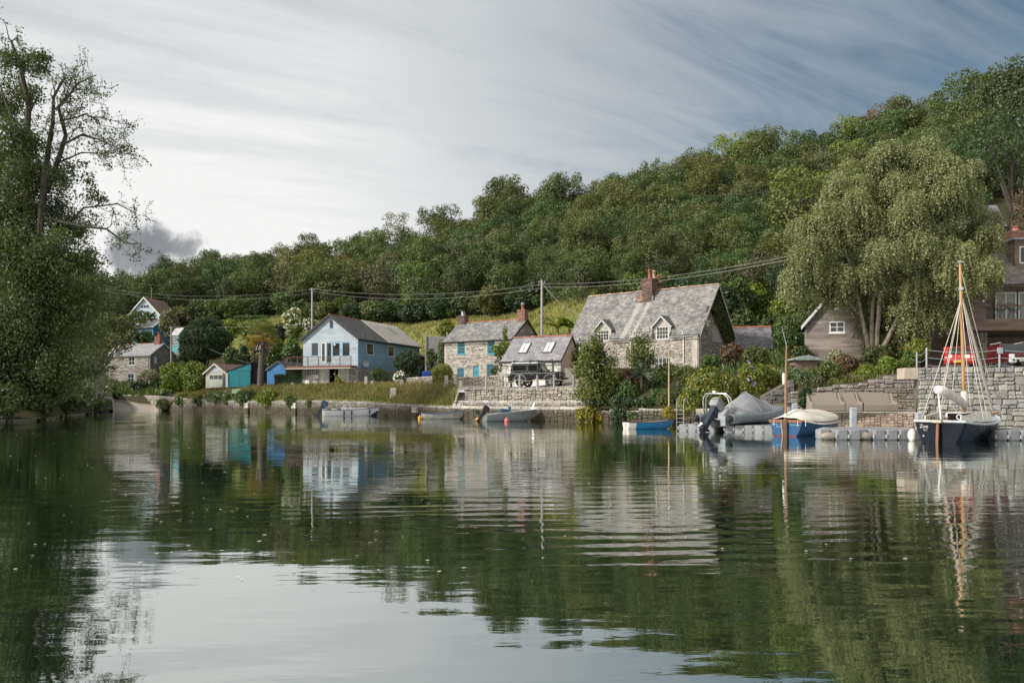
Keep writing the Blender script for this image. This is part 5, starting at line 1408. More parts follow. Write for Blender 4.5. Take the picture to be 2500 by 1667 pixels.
def blue_dinghy():
    x, y, _ = at_water(1528, 1046.5)
    r = thing('blue_dinghy', 'small bright blue rowing dinghy with white stern below the garden', 'boat', (x, y, 0), R(14), 'boats moored in the creek')
    h, hb, sh, pt = hull(r, 2.75, 1.2, (.36, .36, .50), -.12, .82, M('bright blue paint', (.015, .17, .36), (.012, .145, .31), 2, .35), FLOORB, M('dark rim', (.05, .05, .06)), .38, 1.35, .12, floor=.06, rimr=.022)
    W = M('white stern paint', (.62, .61, .56), (.5, .48, .42), 4, .6)
    for sg in (-1, 1):
        mb = MB(); rows = [[(pt(s, t)[0], sg * (pt(s, t)[1] + .006), pt(s, t)[2]) for t in np.linspace(.12, .98, 6)] for s in (0., .05, .1, .15)]
        mb.add([p for row in rows for p in row], [(i * 6 + j, i * 6 + j + 1, i * 6 + j + 7, i * 6 + j + 6) for i in range(3) for j in range(5)]); mb.build('stern_band', W, r)
    mb = MB(); a = [(-.006, pt(0, t)[1], pt(0, t)[2]) for t in np.linspace(.05, .98, 7)]; mb.add(a + [(-.006, -q[1], q[2]) for q in reversed(a)], [tuple(range(14))]); mb.build('transom_paint', W, r)
    MB().box((-.02, 0, .22), (.03, .12, .34)).build('rudder_pad', M('tan wood', (.40, .30, .22)), r)
    for s in (.35, .68): MB().box((s * 2.75, 0, .26), (.2, hb(s) * 1.85, .03)).build('thwart', M('tan wood', (.40, .30, .22)), r)
    MB().tube([pt(i / 12, .14)[0:3] for i in range(0, 12)], .012, 4).build('boot_stripe', M('antifoul red', (.20, .03, .02)), r)


def covered_inflatable():
    r = thing('covered_inflatable', 'large inflatable boat under a grey cover on the floating dock', 'boat', (10.15, 40.0, 0), R(40), 'boats moored in the creek')
    TB = M('hypalon grey', (.17, .19, .21), (.13, .15, .17), 3, .55); CV = M('grey canvas cover', (.27, .28, .30), (.21, .22, .24), 1.5, .85, .35, 5)
    for sg in (-1, 1):
        pts = [(-.15, sg * 1.0, .66), (0, sg * 1.0, .66), (1.5, sg * 1.02, .68), (3.2, sg * 1.0, .74), (4.6, sg * .78, .86), (5.6, sg * .35, 1.), (6.0, sg * .04, 1.05)]
        t = MB().tube(pts, [.20, .245, .25, .25, .25, .24, .22], 14).build('tube', TB, r, True)
        MB().lathe([(.205, 0), (.17, .1), (.07, .2), (.02, .22)], (0, 0, 0), 14).build('tube_cone', BLACK, t, True).matrix_local = Matrix.Translation((-.14, sg * 1.0, .66)) @ Matrix.Rotation(R(-90), 4, 'Y')
    hull(r, 5.6, 1.7, (.55, .55, .8), .2, .95, M('rib hull black', (.02, .022, .026), (.03, .03, .035), 2, .3), FLOORB, BLACK, .5, 1.2, .2, floor=.3)
    # draped cover: spine height and width along the boat
    st = [(.75, .55, 1.05), (1.0, 1.05, 1.08), (1.5, 1.5, 1.12), (2.1, 1.75, 1.16), (2.6, 2.02, 1.17), (2.9, 2.0, 1.17), (3.6, 1.75, 1.14), (4.4, 1.5, 1.0), (5.2, 1.33, .7), (6.1, 1.2, .22)]
    mb = MB(); m = 9
    for k, (x, zt, w) in enumerate(st):
        for j in range(-m, m + 1):
            a = j / m; sh_ = .45 if k < 8 else .8; z = sh_ + .30 + (zt - sh_ - .30) * (1 - abs(a) ** 1.35) if abs(a) < .86 else sh_ + .05
            wob = .035 * math.sin(k * 2.1 + j * 1.3) * (1 - abs(a)); mb.v.append((x + .05 * math.sin(j * 1.9), w * a * (1.05 if abs(a) > .8 else 1), z + wob))
    nn = 2 * m + 1
    mb.f += [(k * nn + j, (k + 1) * nn + j, (k + 1) * nn + j + 1, k * nn + j + 1) for k in range(len(st) - 1) for j in range(nn - 1)]
    c = mb.build('cover', CV, r, True); s_ = c.modifiers.new('smooth', 'SUBSURF'); s_.levels = s_.render_levels = 1
    for k, x in enumerate((1.2, 2.6, 4.2)):
        b = MB(); zt = float(np.interp(x, [q[0] for q in st], [q[1] for q in st])); w = float(np.interp(x, [q[0] for q in st], [q[2] for q in st]))
        b.tube([(x, w * a * 1.01, .75 + (zt - .75) * (1 - abs(a) ** 1.35) + .02) for a in np.linspace(-.84, .84, 15)], .012, 4); b.build('seam', M('pale seam', (.36, .37, .38)), r)
    # stainless arch
    for dx in (0, .22):
        a = MB().tube([(.35 + dx, -.82, .7), (.15 + dx, -.8, 1.3), (.05 + dx, -.72, 1.72), (.0 + dx, -.5, 1.92), (.0 + dx, .5, 1.92), (.05 + dx, .72, 1.72), (.15 + dx, .8, 1.3), (.35 + dx, .82, .7)], .04, 8).build('arch', ALLOY, r, True)
    MB().box((.05, .05, 2.0), (.12, .14, .12)).build('arch_light', GELW, r)
    outboard(r, (-.15, 0, .80), R(40), 1.6, M('covered cowl', (.26, .27, .29), (.2, .21, .22), 2, .8), M('engine dark blue', (.03, .04, .06)))
    MB().box((.0, -.62, .55), (.4, .3, .5)).build('transom_corner', M('pale grp', (.24, .28, .31)), r, bevel=.03)
    for s in (1.6, 2.6, 3.6): MB().tube([(s, -1.28, .42), (s + .1, -1.1, .2)], .015, 4).build('strap', BLACK, r)


def blue_yawl():
    r = thing('blue_yawl', 'blue wooden boat with cream cover and bare mizzen mast, stern towards the viewer', 'boat', (12.16, 35.5, 0), R(40.8), 'boats moored in the creek')
    h, hb, sh, pt = hull(r, 4.6, 1.72, (.68, .60, .82), -.22, .94, BLUEH, FLOORB, WOODV, .42, 1.25, .2, floor=.2, rimr=.035)
    tz = MB(); a = [(-.012, pt(0, t)[1] * 1.0, pt(0, t)[2]) for t in np.linspace(.35, 1, 7)]
    MB().box((-.03, 0, .64), (.05, 1.6, .1)).build('transom_rail', WOODV, r, bevel=.01)
    MB().box((-.07, .0, .2), (.1, .26, .98)).build('rudder', M('dark varnish', (.09, .045, .025), (.06, .03, .018), 5, .4), r, bevel=.02)
    MB().tube([(-.14, .14, .68), (-.13, .06, -.1)], .025, 6).build('rudder_strut', M('tan wood', (.40, .30, .22)), r)
    MB().tube([(-.1, 0, .78), (.35, .06, .84)], .025, 6).build('tiller', WOODV, r)
    a = [(-.004, pt(0, t)[1], pt(0, t)[2]) for t in np.linspace(.02, .36, 5)]; MB().add([(-.01, q[1], q[2]) for q in a] + [(-.01, -q[1], q[2]) for q in reversed(a)], [tuple(range(10))]).build('antifoul', M('antifoul red', (.20, .03, .02)), r)
    st = [(-.02, .80, .0), (.35, .93, .1), (.9, 1.25, .15), (1.5, 1.1, .12), (2.3, 1.18, .1), (3.2, 1.12, .08), (3.9, 1.0, .05), (4.5, .88, 0.)]
    mb = MB(); m = 8
    for k, (x, zt, _) in enumerate(st):
        s = min(max(x / 4.6, 0), .97); w = hb(s) * 1.06 + .03; zs = sh(s)
        for j in range(-m, m + 1):
            q = j / m; z = zs + .03 + (zt - zs) * (1 - abs(q) ** 1.4) if abs(q) < .9 else zs - (.10 if k > 1 else .02); mb.v.append((x + .03 * math.sin(j * 2.), w * q, z + .02 * math.sin(k * 2.3 + j * 1.1)))
    nn = 2 * m + 1; mb.f += [(k * nn + j, (k + 1) * nn + j, (k + 1) * nn + j + 1, k * nn + j + 1) for k in range(len(st) - 1) for j in range(nn - 1)]
    c = mb.build('cover', CREAMC, r, True); s_ = c.modifiers.new('smooth', 'SUBSURF'); s_.levels = s_.render_levels = 1
    zt = CH + (HY - 843) / F * 35.6
    MB().tube([(.12, .06, .5), (.12, .06, 2.4), (.13, .03, zt)], [.06, .055, .035], 8).build('mizzen_mast', M('mast brown', (.27, .15, .09), (.20, .11, .07), 6, .5), r)
    MB().tube([(.15, .0, zt - .15), (.05, .22, zt + .85)], [.02, .008], 5).build('aerial', GREYP, r)
    MB().lathe([(.075, 0), (.075, .22)], (.12, .06, .78), 8).build('mast_collar', CREAMC, r)
    MB().box((.1, .15, 2.55), (.08, .1, .5)).build('rolled_flag', WHITE, r, bevel=.03)
    MB().lathe([(.18, 0), (.2, .05), (.2, .32), (.16, .38)], (4.15, -.15, .95), 12).build('small_engine', GELW, r).rotation_euler = (R(80), 0, 0)
    for x, yy in ((-.03, .55), (-.03, -.6), (.1, -.9)): MB().tube([(x, yy, .72), (x - .05, yy - .03, .45)], .014, 4).build('lashing', CREAMC, r)
    LT = M('pale blue lettering', (.2, .42, .55)); rot = (R(90), 0, R(-90))
    lettering('lettering', 'Sandy', .125, LT, r, (-.02, .52, .49), rot, .35); lettering('lettering', 'Anne', .12, LT, r, (-.02, .36, .38), rot, .35); lettering('lettering', 'Porthnavas', .115, LT, r, (-.02, -.45, .47), rot, .35)


def sailing_boat():
    r = thing('sailing_boat', 'dark navy sailing boat with varnished mast and white furled sail', 'boat', (16.2, 30.3, 0), R(42), 'boats moored in the creek')
    h, hb, sh, pt = hull(r, 5.8, 1.98, (.78, .66, .92), -.3, .9, NAVY, M('cream inside', (.62, .60, .53)), M('pale rail', (.50, .53, .55)), .4, 1.25, .35, floor=.25, rimr=.045)
    DK = M('grey deck', (.36, .40, .43), (.30, .33, .36), 3, .6); IV = M('ivory grp', (.66, .65, .60), (.57, .56, .51), 3, .45)
    mb = MB()                                                          # side decks and foredeck
    ss = np.linspace(.02, .98, 16)
    for sg in (-1, 1):
        o = [(pt(s, 1.)[0], sg * pt(s, 1.)[1] * .98, sh(s) + .012) for s in ss]; i_ = [(p[0], sg * max(abs(p[1]) - (.24 if s < .5 else 2), 0.0), p[2] + .02) for p, s in zip(o, ss)]
        b = len(mb.v); mb.v += o + i_; mb.f += [(b + k, b + k + 1, b + 17 + k, b + 16 + k) for k in range(15)]
    mb.build('deck', DK, r)
    for sg in (-1, 1):                                                 # cockpit coamings
        q = [(.35, sg * .62, .74), (1.2, sg * .72, .76), (2.3, sg * .70, .80)]
        MB().prism([(x, y, z) for x, y, z in q] + [(x, y, z + .24 + .05 * k) for k, (x, y, z) in reversed(list(enumerate(q)))], (0, sg * .04, 0)).build('coaming', IV, r)
        for x in (.9, 1.15, 1.6): MB().box((x, sg * .60, .86), (.05, .02, .16)).build('coaming_slot', BLACK, r)
    MB().taper((3.05, 0, .72), (1.5, 1.42), (1.35, 1.2), .38).build('cabin', IV, r, bevel=.04)
    MB().box((2.27, .0, .90), (.03, 1.0, .34)).build('cabin_door', M('dark perspex', (.015, .015, .018), rough=.1), r)
    t = MB()
    for k in range(14): a = 2 * math.pi * k / 14; t.v += [(2.235, .05 + .12 * math.cos(a), .92 + .12 * math.sin(a)), (2.235, .05 + .075 * math.cos(a), .92 + .075 * math.sin(a))]
    t.f += [(2 * k, 2 * k + 1, (2 * k + 3) % 28, (2 * k + 2) % 28) for k in range(14)]; t.build('porthole', GELW, r)
    MB().box((1.3, 0, .42), (1.9, 1.1, .06)).build('cockpit_sole', M('teak sole', (.30, .17, .12), (.24, .14, .1), 5), r); MB().box((2.0, 0, .66), (.06, 1.15, .16)).build('bridge_deck', M('teak sole', (.30, .17, .12)), r)
    MB().prism([(-.05, -.05, .70), (-.05, .05, .70), (-.12, .05, -.1), (-.12, -.05, -.1)], (-.12, 0, 0)).build('rudder', WOODV, r, bevel=.015)
    MB().box((-.1, .02, .78), (.22, .34, .1)).build('rudder_head', M('worn brass', (.45, .36, .28), rough=.4, metal=.4), r, bevel=.02)
    MB().tube([(.0, 0, .82), (1.1, .03, .92)], .025, 6).build('tiller', WOODV, r)
    MB().add([(-.016, y, z) for y, z in ((-.84, .80), (.84, .80), (.84, .75), (-.84, .75))], [(0, 1, 2, 3)]).build('transom_rail', M('pale rail', (.50, .53, .55)), r)
    # spars: mast stepped on the cabin, gaff-headed, boom with the furled sail
    mx = 2.62; mt = 7.1; VG = M('golden spar', (.42, .25, .12), (.34, .20, .09), 5, .35, stretch=(2, 2, .3))
    MB().tube([(mx, 0, .8), (mx - .02, .03, 3.), (mx - .05, .10, 5.6), (mx - .06, .14, mt)], [.068, .068, .06, .04], 10).build('mast', VG, r, True)
    MB().lathe([(.09, 0), (.1, .08)], (mx - .06, .14, mt), 8).build('mast_cap', M('zinc', (.4, .42, .44)), r); MB().lathe([(.1, 0), (.1, .12)], (mx - .05, .11, 6.0), 8).build('mast_band', ALLOY, r)
    MB().tube([(mx, 0, 1.5), (mx, 0, 1.95)], .12, 10).build('mast_boot', IV, r)
    pts = [(mx - .1, -.05, 1.38), (2.1, 0, 1.58), (1.4, .03, 1.78), (.7, .06, 1.92), (.12, .08, 2.0)]
    MB().tube(pts, [.13, .17, .17, .19, .17], 12).build('furled_sail', M('white sail cover', (.62, .61, .58), (.5, .49, .47), 4, .85, .5, 7), r, True)
    MB().tube([(mx - .08, 0, 1.2), (mx - .3, 0, 1.42)], .05, 8).build('boom_end', VG, r)
    MB().tube([(.15, .08, 1.85), (.2, .0, .8)], .03, 6).build('boom_crutch', IV, r)
    bow = Vector((6.05, 0, .98)); hd = Vector((mx, .1, 5.9))
    MB().tube([bow + Vector((-.1, 0, .15)), bow.lerp(hd, .35), bow.lerp(hd, .95)], [.05, .07, .03], 8).build('furled_jib', M('grey sail roll', (.40, .38, .34), (.32, .30, .27), 6), r)
    MB().tube([(5.6, 0, .98), (6.7, 0, 1.05)], .05, 8).build('bowsprit', VG, r)
    RG = M('pale rigging', (.50, .46, .40))
    for k, (p, q) in enumerate(((( mx, .1, 5.85), (mx - .15, .92, .74)), ((mx, .1, 5.85), (mx - .55, .9, .74)), ((mx, .1, 5.85), (mx - .15, -.92, .74)), ((mx, .1, 5.85), (mx - .6, -.9, .74)), ((mx - .06, .14, mt - .1), (6.6, 0, 1.08)), ((mx, .1, 5.7), (.3, .75, .8)),
                                 ((mx, .1, 5.7), (.9, .2, 1.85)), ((mx, .1, 5.8), (1.6, .1, 1.75)), ((mx, .1, 5.6), (1.9, -.5, .8)), ((.5, .06, 1.8), (.9, -.6, .78)), ((.9, .06, 1.75), (1.2, .5, .8)), ((mx, -.05, 1.6), (3.4, -.5, 1.0)))):
        MB().tube([p, q], .013, 4).build('rigging_line', RG, r)
    LT = M('white lettering', (.5, .5, .48)); rot = (R(90), 0, R(-90))
    lettering('lettering', 'Zoe', .19, LT, r, (-.02, .54, .53), rot); lettering('lettering', 'RYC', .085, LT, r, (-.02, .48, .42), rot)
    MB().blob((-.02, .55, .22), (.03, .045, .045), 5, 8).build('drain_fitting', ALLOY, r); MB().blob((.3, 1.1, .22), (.16, .16, .26), 8, 12).build('fender', M('white fender', (.62, .62, .6)), r, True)


def little_tender():
    r = thing('little_tender', 'little grey tender with black outboard beside the slipway', 'boat', (X(262, 112), 110.5, 0), R(100), 'boats moored in the creek')
    hull(r, 2.6, 1.5, (.5, .5, .6), -.1, .9, GREYB, FLOORB, GREYB, .4, 1.3, .2)
    outboard(r, (-.05, .1, .6), R(20), 1.3, M('black cowl', (.015, .016, .018)), BLACK)


white_motorboat(); white_tender(); grey_rowing_boat(); alloy_boat(); blue_dinghy(); covered_inflatable(); blue_yawl(); sailing_boat(); little_tender()

# floating docks of moulded cubes
DKM = M('dock plastic', (.22, .23, .25), (.165, .175, .19), 2.5, .6, .15, 12, obr=.14, c3=(.36, .31, .24), s3=1.4, lo3=.6, hi3=.8)
def cube_mesh():
    mb = MB(); b, h = .245, .21
    def ring(r, c, z): return [(x, y, z) for x, y in ((r, r - c), (r - c, r), (c - r, r), (-r, r - c), (-r, c - r), (c - r, -r), (r - c, -r), (r, c - r))]
    for r_, c, z in ((b - .03, .07, -.2), (b, .07, -.15), (b, .07, h - .04), (b - .03, .08, h)): mb.v += ring(r_, c, z)
    for k in range(3): mb.f += [(k * 8 + j, k * 8 + (j + 1) % 8, (k + 1) * 8 + (j + 1) % 8, (k + 1) * 8 + j) for j in range(8)]
    mb.f += [tuple(range(24, 32)), tuple(range(7, -1, -1))]
    me = bpy.data.meshes.new('dock_cube'); me.from_pydata(mb.v, [], mb.f); me.materials.append(DKM); return me


CUBE = cube_mesh()
def dock(label, O, ang, nx, ny, z=.2, skip=(), k=1.):
    r = thing('floating_dock', label, 'dock', (O[0], O[1], 0), ang, 'floating docks'); r.scale = (k, k, 1)
    for i in range(nx):
        for j in range(ny):
            if (i, j) in skip: continue
            o = bpy.data.objects.new('dock_cube', CUBE); C.objects.link(o); o.parent = r; o.location = (i * .5 + .25, j * .5 + .25, z)
    for i in range(0, nx + 1):
        if i < nx and (i, 0) in skip: continue
        MB().lathe([(.035, -.05), (.05, 0), (.05, .1)], (i * .5, .02, .12), 6).build('link_pin', GREYP, r)
    return r


dock('grey floating dock of cubes carrying the covered inflatable boat', (X(1656, 41.2), 41.2), R(-36), 10, 5, .14, {(4, 0), (4, 1)}, .98)
d2 = dock('grey floating dock between the blue boat and the navy sailing boat', (X(2012, 31.9), 31.9), R(0), 8, 6, .2, {(0, 0), (3, 0), (0, 2), (0, 3), (0, 4), (0, 5), (1, 4), (1, 5)}, 1.0)
for x in (.0, 1.45): MB().blob((x + .28, .2, .16), (.36, .16, .15), 7, 12).build('roller_float', M('roller grey', (.22, .20, .18), (.30, .26, .21), 3, .6), d2, True)
dock('grey floating dock at the frame edge beyond the navy sailing boat', (X(2432, 31.4), 31.4), R(0), 9, 5, .2)
for p, D, y0, lb in ((2083, 35.6, 998, 'tall grey square mooring pile behind the middle dock'), (2244, 34.4, 1010, 'short grey square mooring pile behind the sailing boat stern'), (1940, 42.6, 987, 'grey square mooring pile behind the blue yawl')):
    t = P(p, y0, D); o = thing('mooring_pile', lb, 'pile', (t.x, D, 0), group='mooring piles')
    MB().taper((t.x, D, -.5), (.24, .24), (.24, .24), t.z + .5).build('shaft', M('pile plastic', (.36, .39, .44), (.30, .33, .37), 3, .6), o, bevel=.02); MB().taper((t.x, D, t.z), (.26, .26), (.16, .16), .06).build('cap', M('pile plastic', (.36, .39, .44)), o)
for p, y, D_, colr, lb in ((1025, 1022, 0, (.62, .32, .05), 'orange buoy at the stern of the grey rowing boat'), (1166, 1027, 0, (.60, .27, .04), 'orange buoy left of the aluminium boat'), (1237, 1029, 0, (.62, .16, .17), 'pink buoy in front of the aluminium boat')):
    x, yy, _ = at_water(p, y); tag(MB().blob((x, yy, .09), (.17, .17, .17), 8, 12).lathe([(.03, .2), (.03, .3)], (x, yy, .05), 6).build('mooring_buoy', M('buoy ' + lb[:6] + str(p), colr, tuple(c * .8 for c in colr), 4, .5), None, True), lb, 'buoy', 'mooring buoys')
# ropes, oar and ladder
def rope(a, b, sag, lb, r=.02): tag(MB().tube([Vector(a).lerp(Vector(b), t) - Vector((0, 0, sag * 4 * t * (1 - t))) for t in np.linspace(0, 1, 10)], r, 5).build('mooring_rope', ROPE), lb, 'rope', 'mooring ropes')
w0 = P(899, 1003, 85.5); rope(w0, P(1018, 986, 75.5), .3, 'upper mooring rope from the white motorboat to the quay', .03); rope(P(903, 1012, 85), P(1015, 987, 75.7), .25, 'lower mooring rope dipping from the white motorboat to the quay', .03)
rope(P(1290, 978, 62), P(1282, 1018, 62.5), -.1, 'hanging rope at the bow of the aluminium boat', .03); rope(P(2236, 1034, 30.8), P(2185, 1052, 33), .02, 'thin rope from the sailing boat stern to the dock', .012); rope(P(2470, 1046, 36), P(2520, 1036, 43), .15, 'slack rope over the dock at the frame edge', .025)
tag(MB().tube([P(1134, 1018, 70.5), P(1147, 965, 70.0)], [.035, .03], 6).build('leaning_oar', M('grey oar', (.42, .40, .37))), 'thin pale pole leaning against the quay behind the rowing boat', 'pole')
b = P(1633, 1017, 51); t = P(1633, 857, 51); tag(MB().tube([(t.x, 51, 1.2), (t.x, 51, t.z)], [.05, .035], 8).build('bamboo_flagpole', M('bamboo', (.42, .34, .22), (.34, .27, .17), 5)), 'slim tan flagpole standing in the garden before the stone cottage', 'pole')
ld = thing('quay_ladder', 'steel ladder with hooked handrails at the garden wall', 'ladder', (X(1660, 48.5), 48.5, 0))
for p, hook in ((1652, False), (1669, True)):
    x = X(p, 48.5); zt = CH + (HY - 975) / F * 48.5; q = [(x, 48.5, -.3), (x, 48.5, zt - .1)] + ([(x + .04, 48.55, zt + .02), (x + .12, 48.6, zt + .06), (x + .24, 48.65, zt), (x + .28, 48.66, zt - .2)] if hook else [(x, 48.5, zt), (x + .1, 48.5, zt + .03)])
    MB().tube(q, .024, 6).build('stile', ALLOY, ld)
for z in np.linspace(.0, 1.25, 6): MB().tube([(X(1652, 48.5), 48.5, z), (X(1669, 48.5), 48.5, z)], .02, 5).build('rung', ALLOY, ld)
# ---------------------------------------------------------------- vehicles and furniture
def wheel(root, c, r, w, rim):
    ty = MB(); n = 20
    pr = [(r * .62, -w / 2), (r * .93, -w / 2), (r, -w * .36), (r, w * .36), (r * .93, w / 2), (r * .62, w / 2)]
    for a in range(n):
        t = 2 * math.pi * a / n
        for q, y in pr: ty.v.append((q * math.cos(t), y, q * math.sin(t)))
    ty.f += [(a * 6 + j, a * 6 + j + 1, ((a + 1) % n) * 6 + j + 1, ((a + 1) % n) * 6 + j) for a in range(n) for j in range(5)]
    o = ty.build('wheel', BLACK, root); o.location = c
    rm = MB()
    for k in range(5):
        t = 2 * math.pi * k / 5; d = Vector((math.cos(t), 0, math.sin(t))); e = Vector((-math.sin(t), 0, math.cos(t)))
        for sg in (-1, 1): rm.obox(Vector((0, sg * w * .3, 0)) - e * r * .08, d * r * .62, e * r * .16, Vector((0, sg * .03, 0)))
    rm.lathe([(r * .15, -w * .38), (r * .15, w * .38)], (0, 0, 0), 8)
    rm.build('rim', rim, o); return o


def plate(root, text, loc, rot, bg, w=.52, h=.115):
    p = MB().box((0, 0, 0), (w, h, .012)).build('number_plate', bg, root); p.location = loc; p.rotation_euler = rot
    if text: lettering('lettering', text, h * .95, BLACKP, p, (0, -h * .33, .009), (0, 0, 0), 0, .9)
    return p


def off_roader():
    r = thing('black_off_roader', 'black boxy off-road car with pale roof rack parked by the garage', 'car', (X(1316, 65.2), 65.2, G(1316, 65.2) + .02), R(-24))
    BK = M('black car paint', (.005, .0055, .008), (.007, .0075, .01), 2, .25, spec=.3); GY = M('arch plastic', (.12, .13, .15), (.10, .11, .125), 3, .6); SV = M('silver roof', (.55, .57, .6), (.48, .5, .53), 2, .3, spec=.5); TG = M('tinted car glass', (.005, .006, .006), (.007, .008, .008), 2, .35, spec=.08)
    hw = .84
    MB().prism([(-2.2, -hw, .62), (-2.2, -hw, 1.16), (.62, -hw, 1.18), (.72, -hw, 1.2), (1.95, -hw, 1.12), (2.02, -hw, 1.0), (2.02, -hw, .58), (1.9, -hw, .55)], (0, 2 * hw, 0)).build('body', BK, r, bevel=.035)
    MB().prism([(.72, -hw + .12, 1.19), (1.97, -hw + .16, 1.13), (1.97, hw - .16, 1.13), (.72, hw - .12, 1.19)], (0, 0, .055)).build('bonnet', BK, r, bevel=.02)
    MB().prism([(-2.18, -hw + .02, 1.17), (.60, -hw + .02, 1.17), (.22, -hw + .07, 1.88), (-2.12, -hw + .07, 1.88)], (0, 2 * hw - .04, 0)).build('cabin', BK, r, bevel=.03)
    MB().prism([(-2.17, -hw + .04, 1.875), (.26, -hw + .04, 1.875), (.2, -hw + .08, 1.97), (-2.1, -hw + .08, 1.99)], (0, 2 * hw - .08, 0)).build('roof', SV, r, bevel=.04)
    MB().add([(.605, -hw + .14, 1.24), (.605, hw - .14, 1.24), (.29, hw - .16, 1.83), (.29, -hw + .16, 1.83)], [(0, 1, 2, 3)]).build('windscreen', glassmat('clear screen', (.18, .2, .18), .06), r)
    for sg in (-1, 1):
        y = sg * (hw - .012)
        for (x0, x1, z0, z1) in ((-1.98, -.78, 1.28, 1.74), (-.62, .18, 1.24, 1.78)):
            f = MB()
            for a in ((x0, x1, z0 - .03, z0), (x0, x1, z1, z1 + .03), (x0 - .03, x0, z0 - .03, z1 + .03), (x1, x1 + .03, z0 - .03, z1 + .03)): f.box(((a[0] + a[1]) / 2, y + sg * .012, (a[2] + a[3]) / 2), (a[1] - a[0], .03, a[3] - a[2]))
            w = f.build('side_window', GY, r); MB().box(((x0 + x1) / 2, y, (z0 + z1) / 2), (x1 - x0, .03, z1 - z0)).build('pane', TG, w)
        MB().box((-.2, sg * (hw + .006), 1.07), (3.9, .02, .035)).build('side_strip', M('strip grey', (.3, .31, .33)), r)
        for x in (-1.32, 1.3):
            a = MB(); prev = None
            pts = [(x + .52 * math.cos(t), .43 + .50 * math.sin(t)) for t in np.linspace(R(8), R(172), 9)]
            for (xa, za), (xb, zb) in zip(pts, pts[1:]): a.prism([(xa, sg * hw, za), (xb, sg * hw, zb), (xb + (xb - x) * .16, sg * hw, zb + (zb - .43) * .16), (xa + (xa - x) * .16, sg * hw, za + (za - .43) * .16)], (0, sg * .07, 0))
            a.build('wheel_arch', GY, r); wheel(r, (x, sg * (hw - .08), .40), .40, .26, M('grey alloy wheel', (.28, .29, .31), rough=.35, metal=.6))
            MB().box((x, sg * (hw + .0), .56), (.86, .012, .42)).build('wheel_well', DARK, r)
        MB().box((.5, sg * (hw + .13), 1.33), (.1, .16, .22)).build('door_mirror', BLACKP, r, bevel=.02)
        MB().lathe([(.10, 0), (.10, .03)], (0, 0, 0), 12).build('headlight', glassmat('lamp glass', (.6, .62, .64), .1), r).matrix_local = Matrix.Translation((2.025, sg * .6, .9)) @ Matrix.Rotation(R(90), 4, 'Y')
        MB().box((2.035, sg * .6, 1.06), (.03, .09, .06)).build('indicator', M('amber lens', (.5, .2, .03)), r)
        MB().box((-.3, sg * (hw + .01), .93), (.16, .03, .03)).build('door_handle', GY, r)
    MB().box((2.05, 0, .9), (.05, .8, .24)).build('grille', GY, r, bevel=.01)
    MB().box((2.14, 0, .62), (.2, 1.72, .16)).build('bumper', BLACKP, r, bevel=.03); MB().box((2.3, 0, .66), (.25, .9, .1)).build('winch_bar', BLACKP, r)
    plate(r, '', (2.27, 0, .78), (R(90), 0, R(90)), M('plate white', (.62, .62, .58)))
    MB().box((-2.3, 0, 1.05), (.18, .7, .7)).build('spare_wheel', BLACK, r, bevel=.08)
    for x in (-1.9, -.5, .2):
        b = MB(); b.tube([(x, -hw - .02, 2.12), (x, hw + .02, 2.12)], .03, 6)
        for sg in (-1, 1): b.box((x, sg * (hw - .02), 2.05), (.1, .06, .2))
        b.build('roof_bar', BLACKP, r)
    MB().box((-1.2, 0, 1.06 + .9), (.9, 1.5, .06)).build('roof_panel', GY, r)


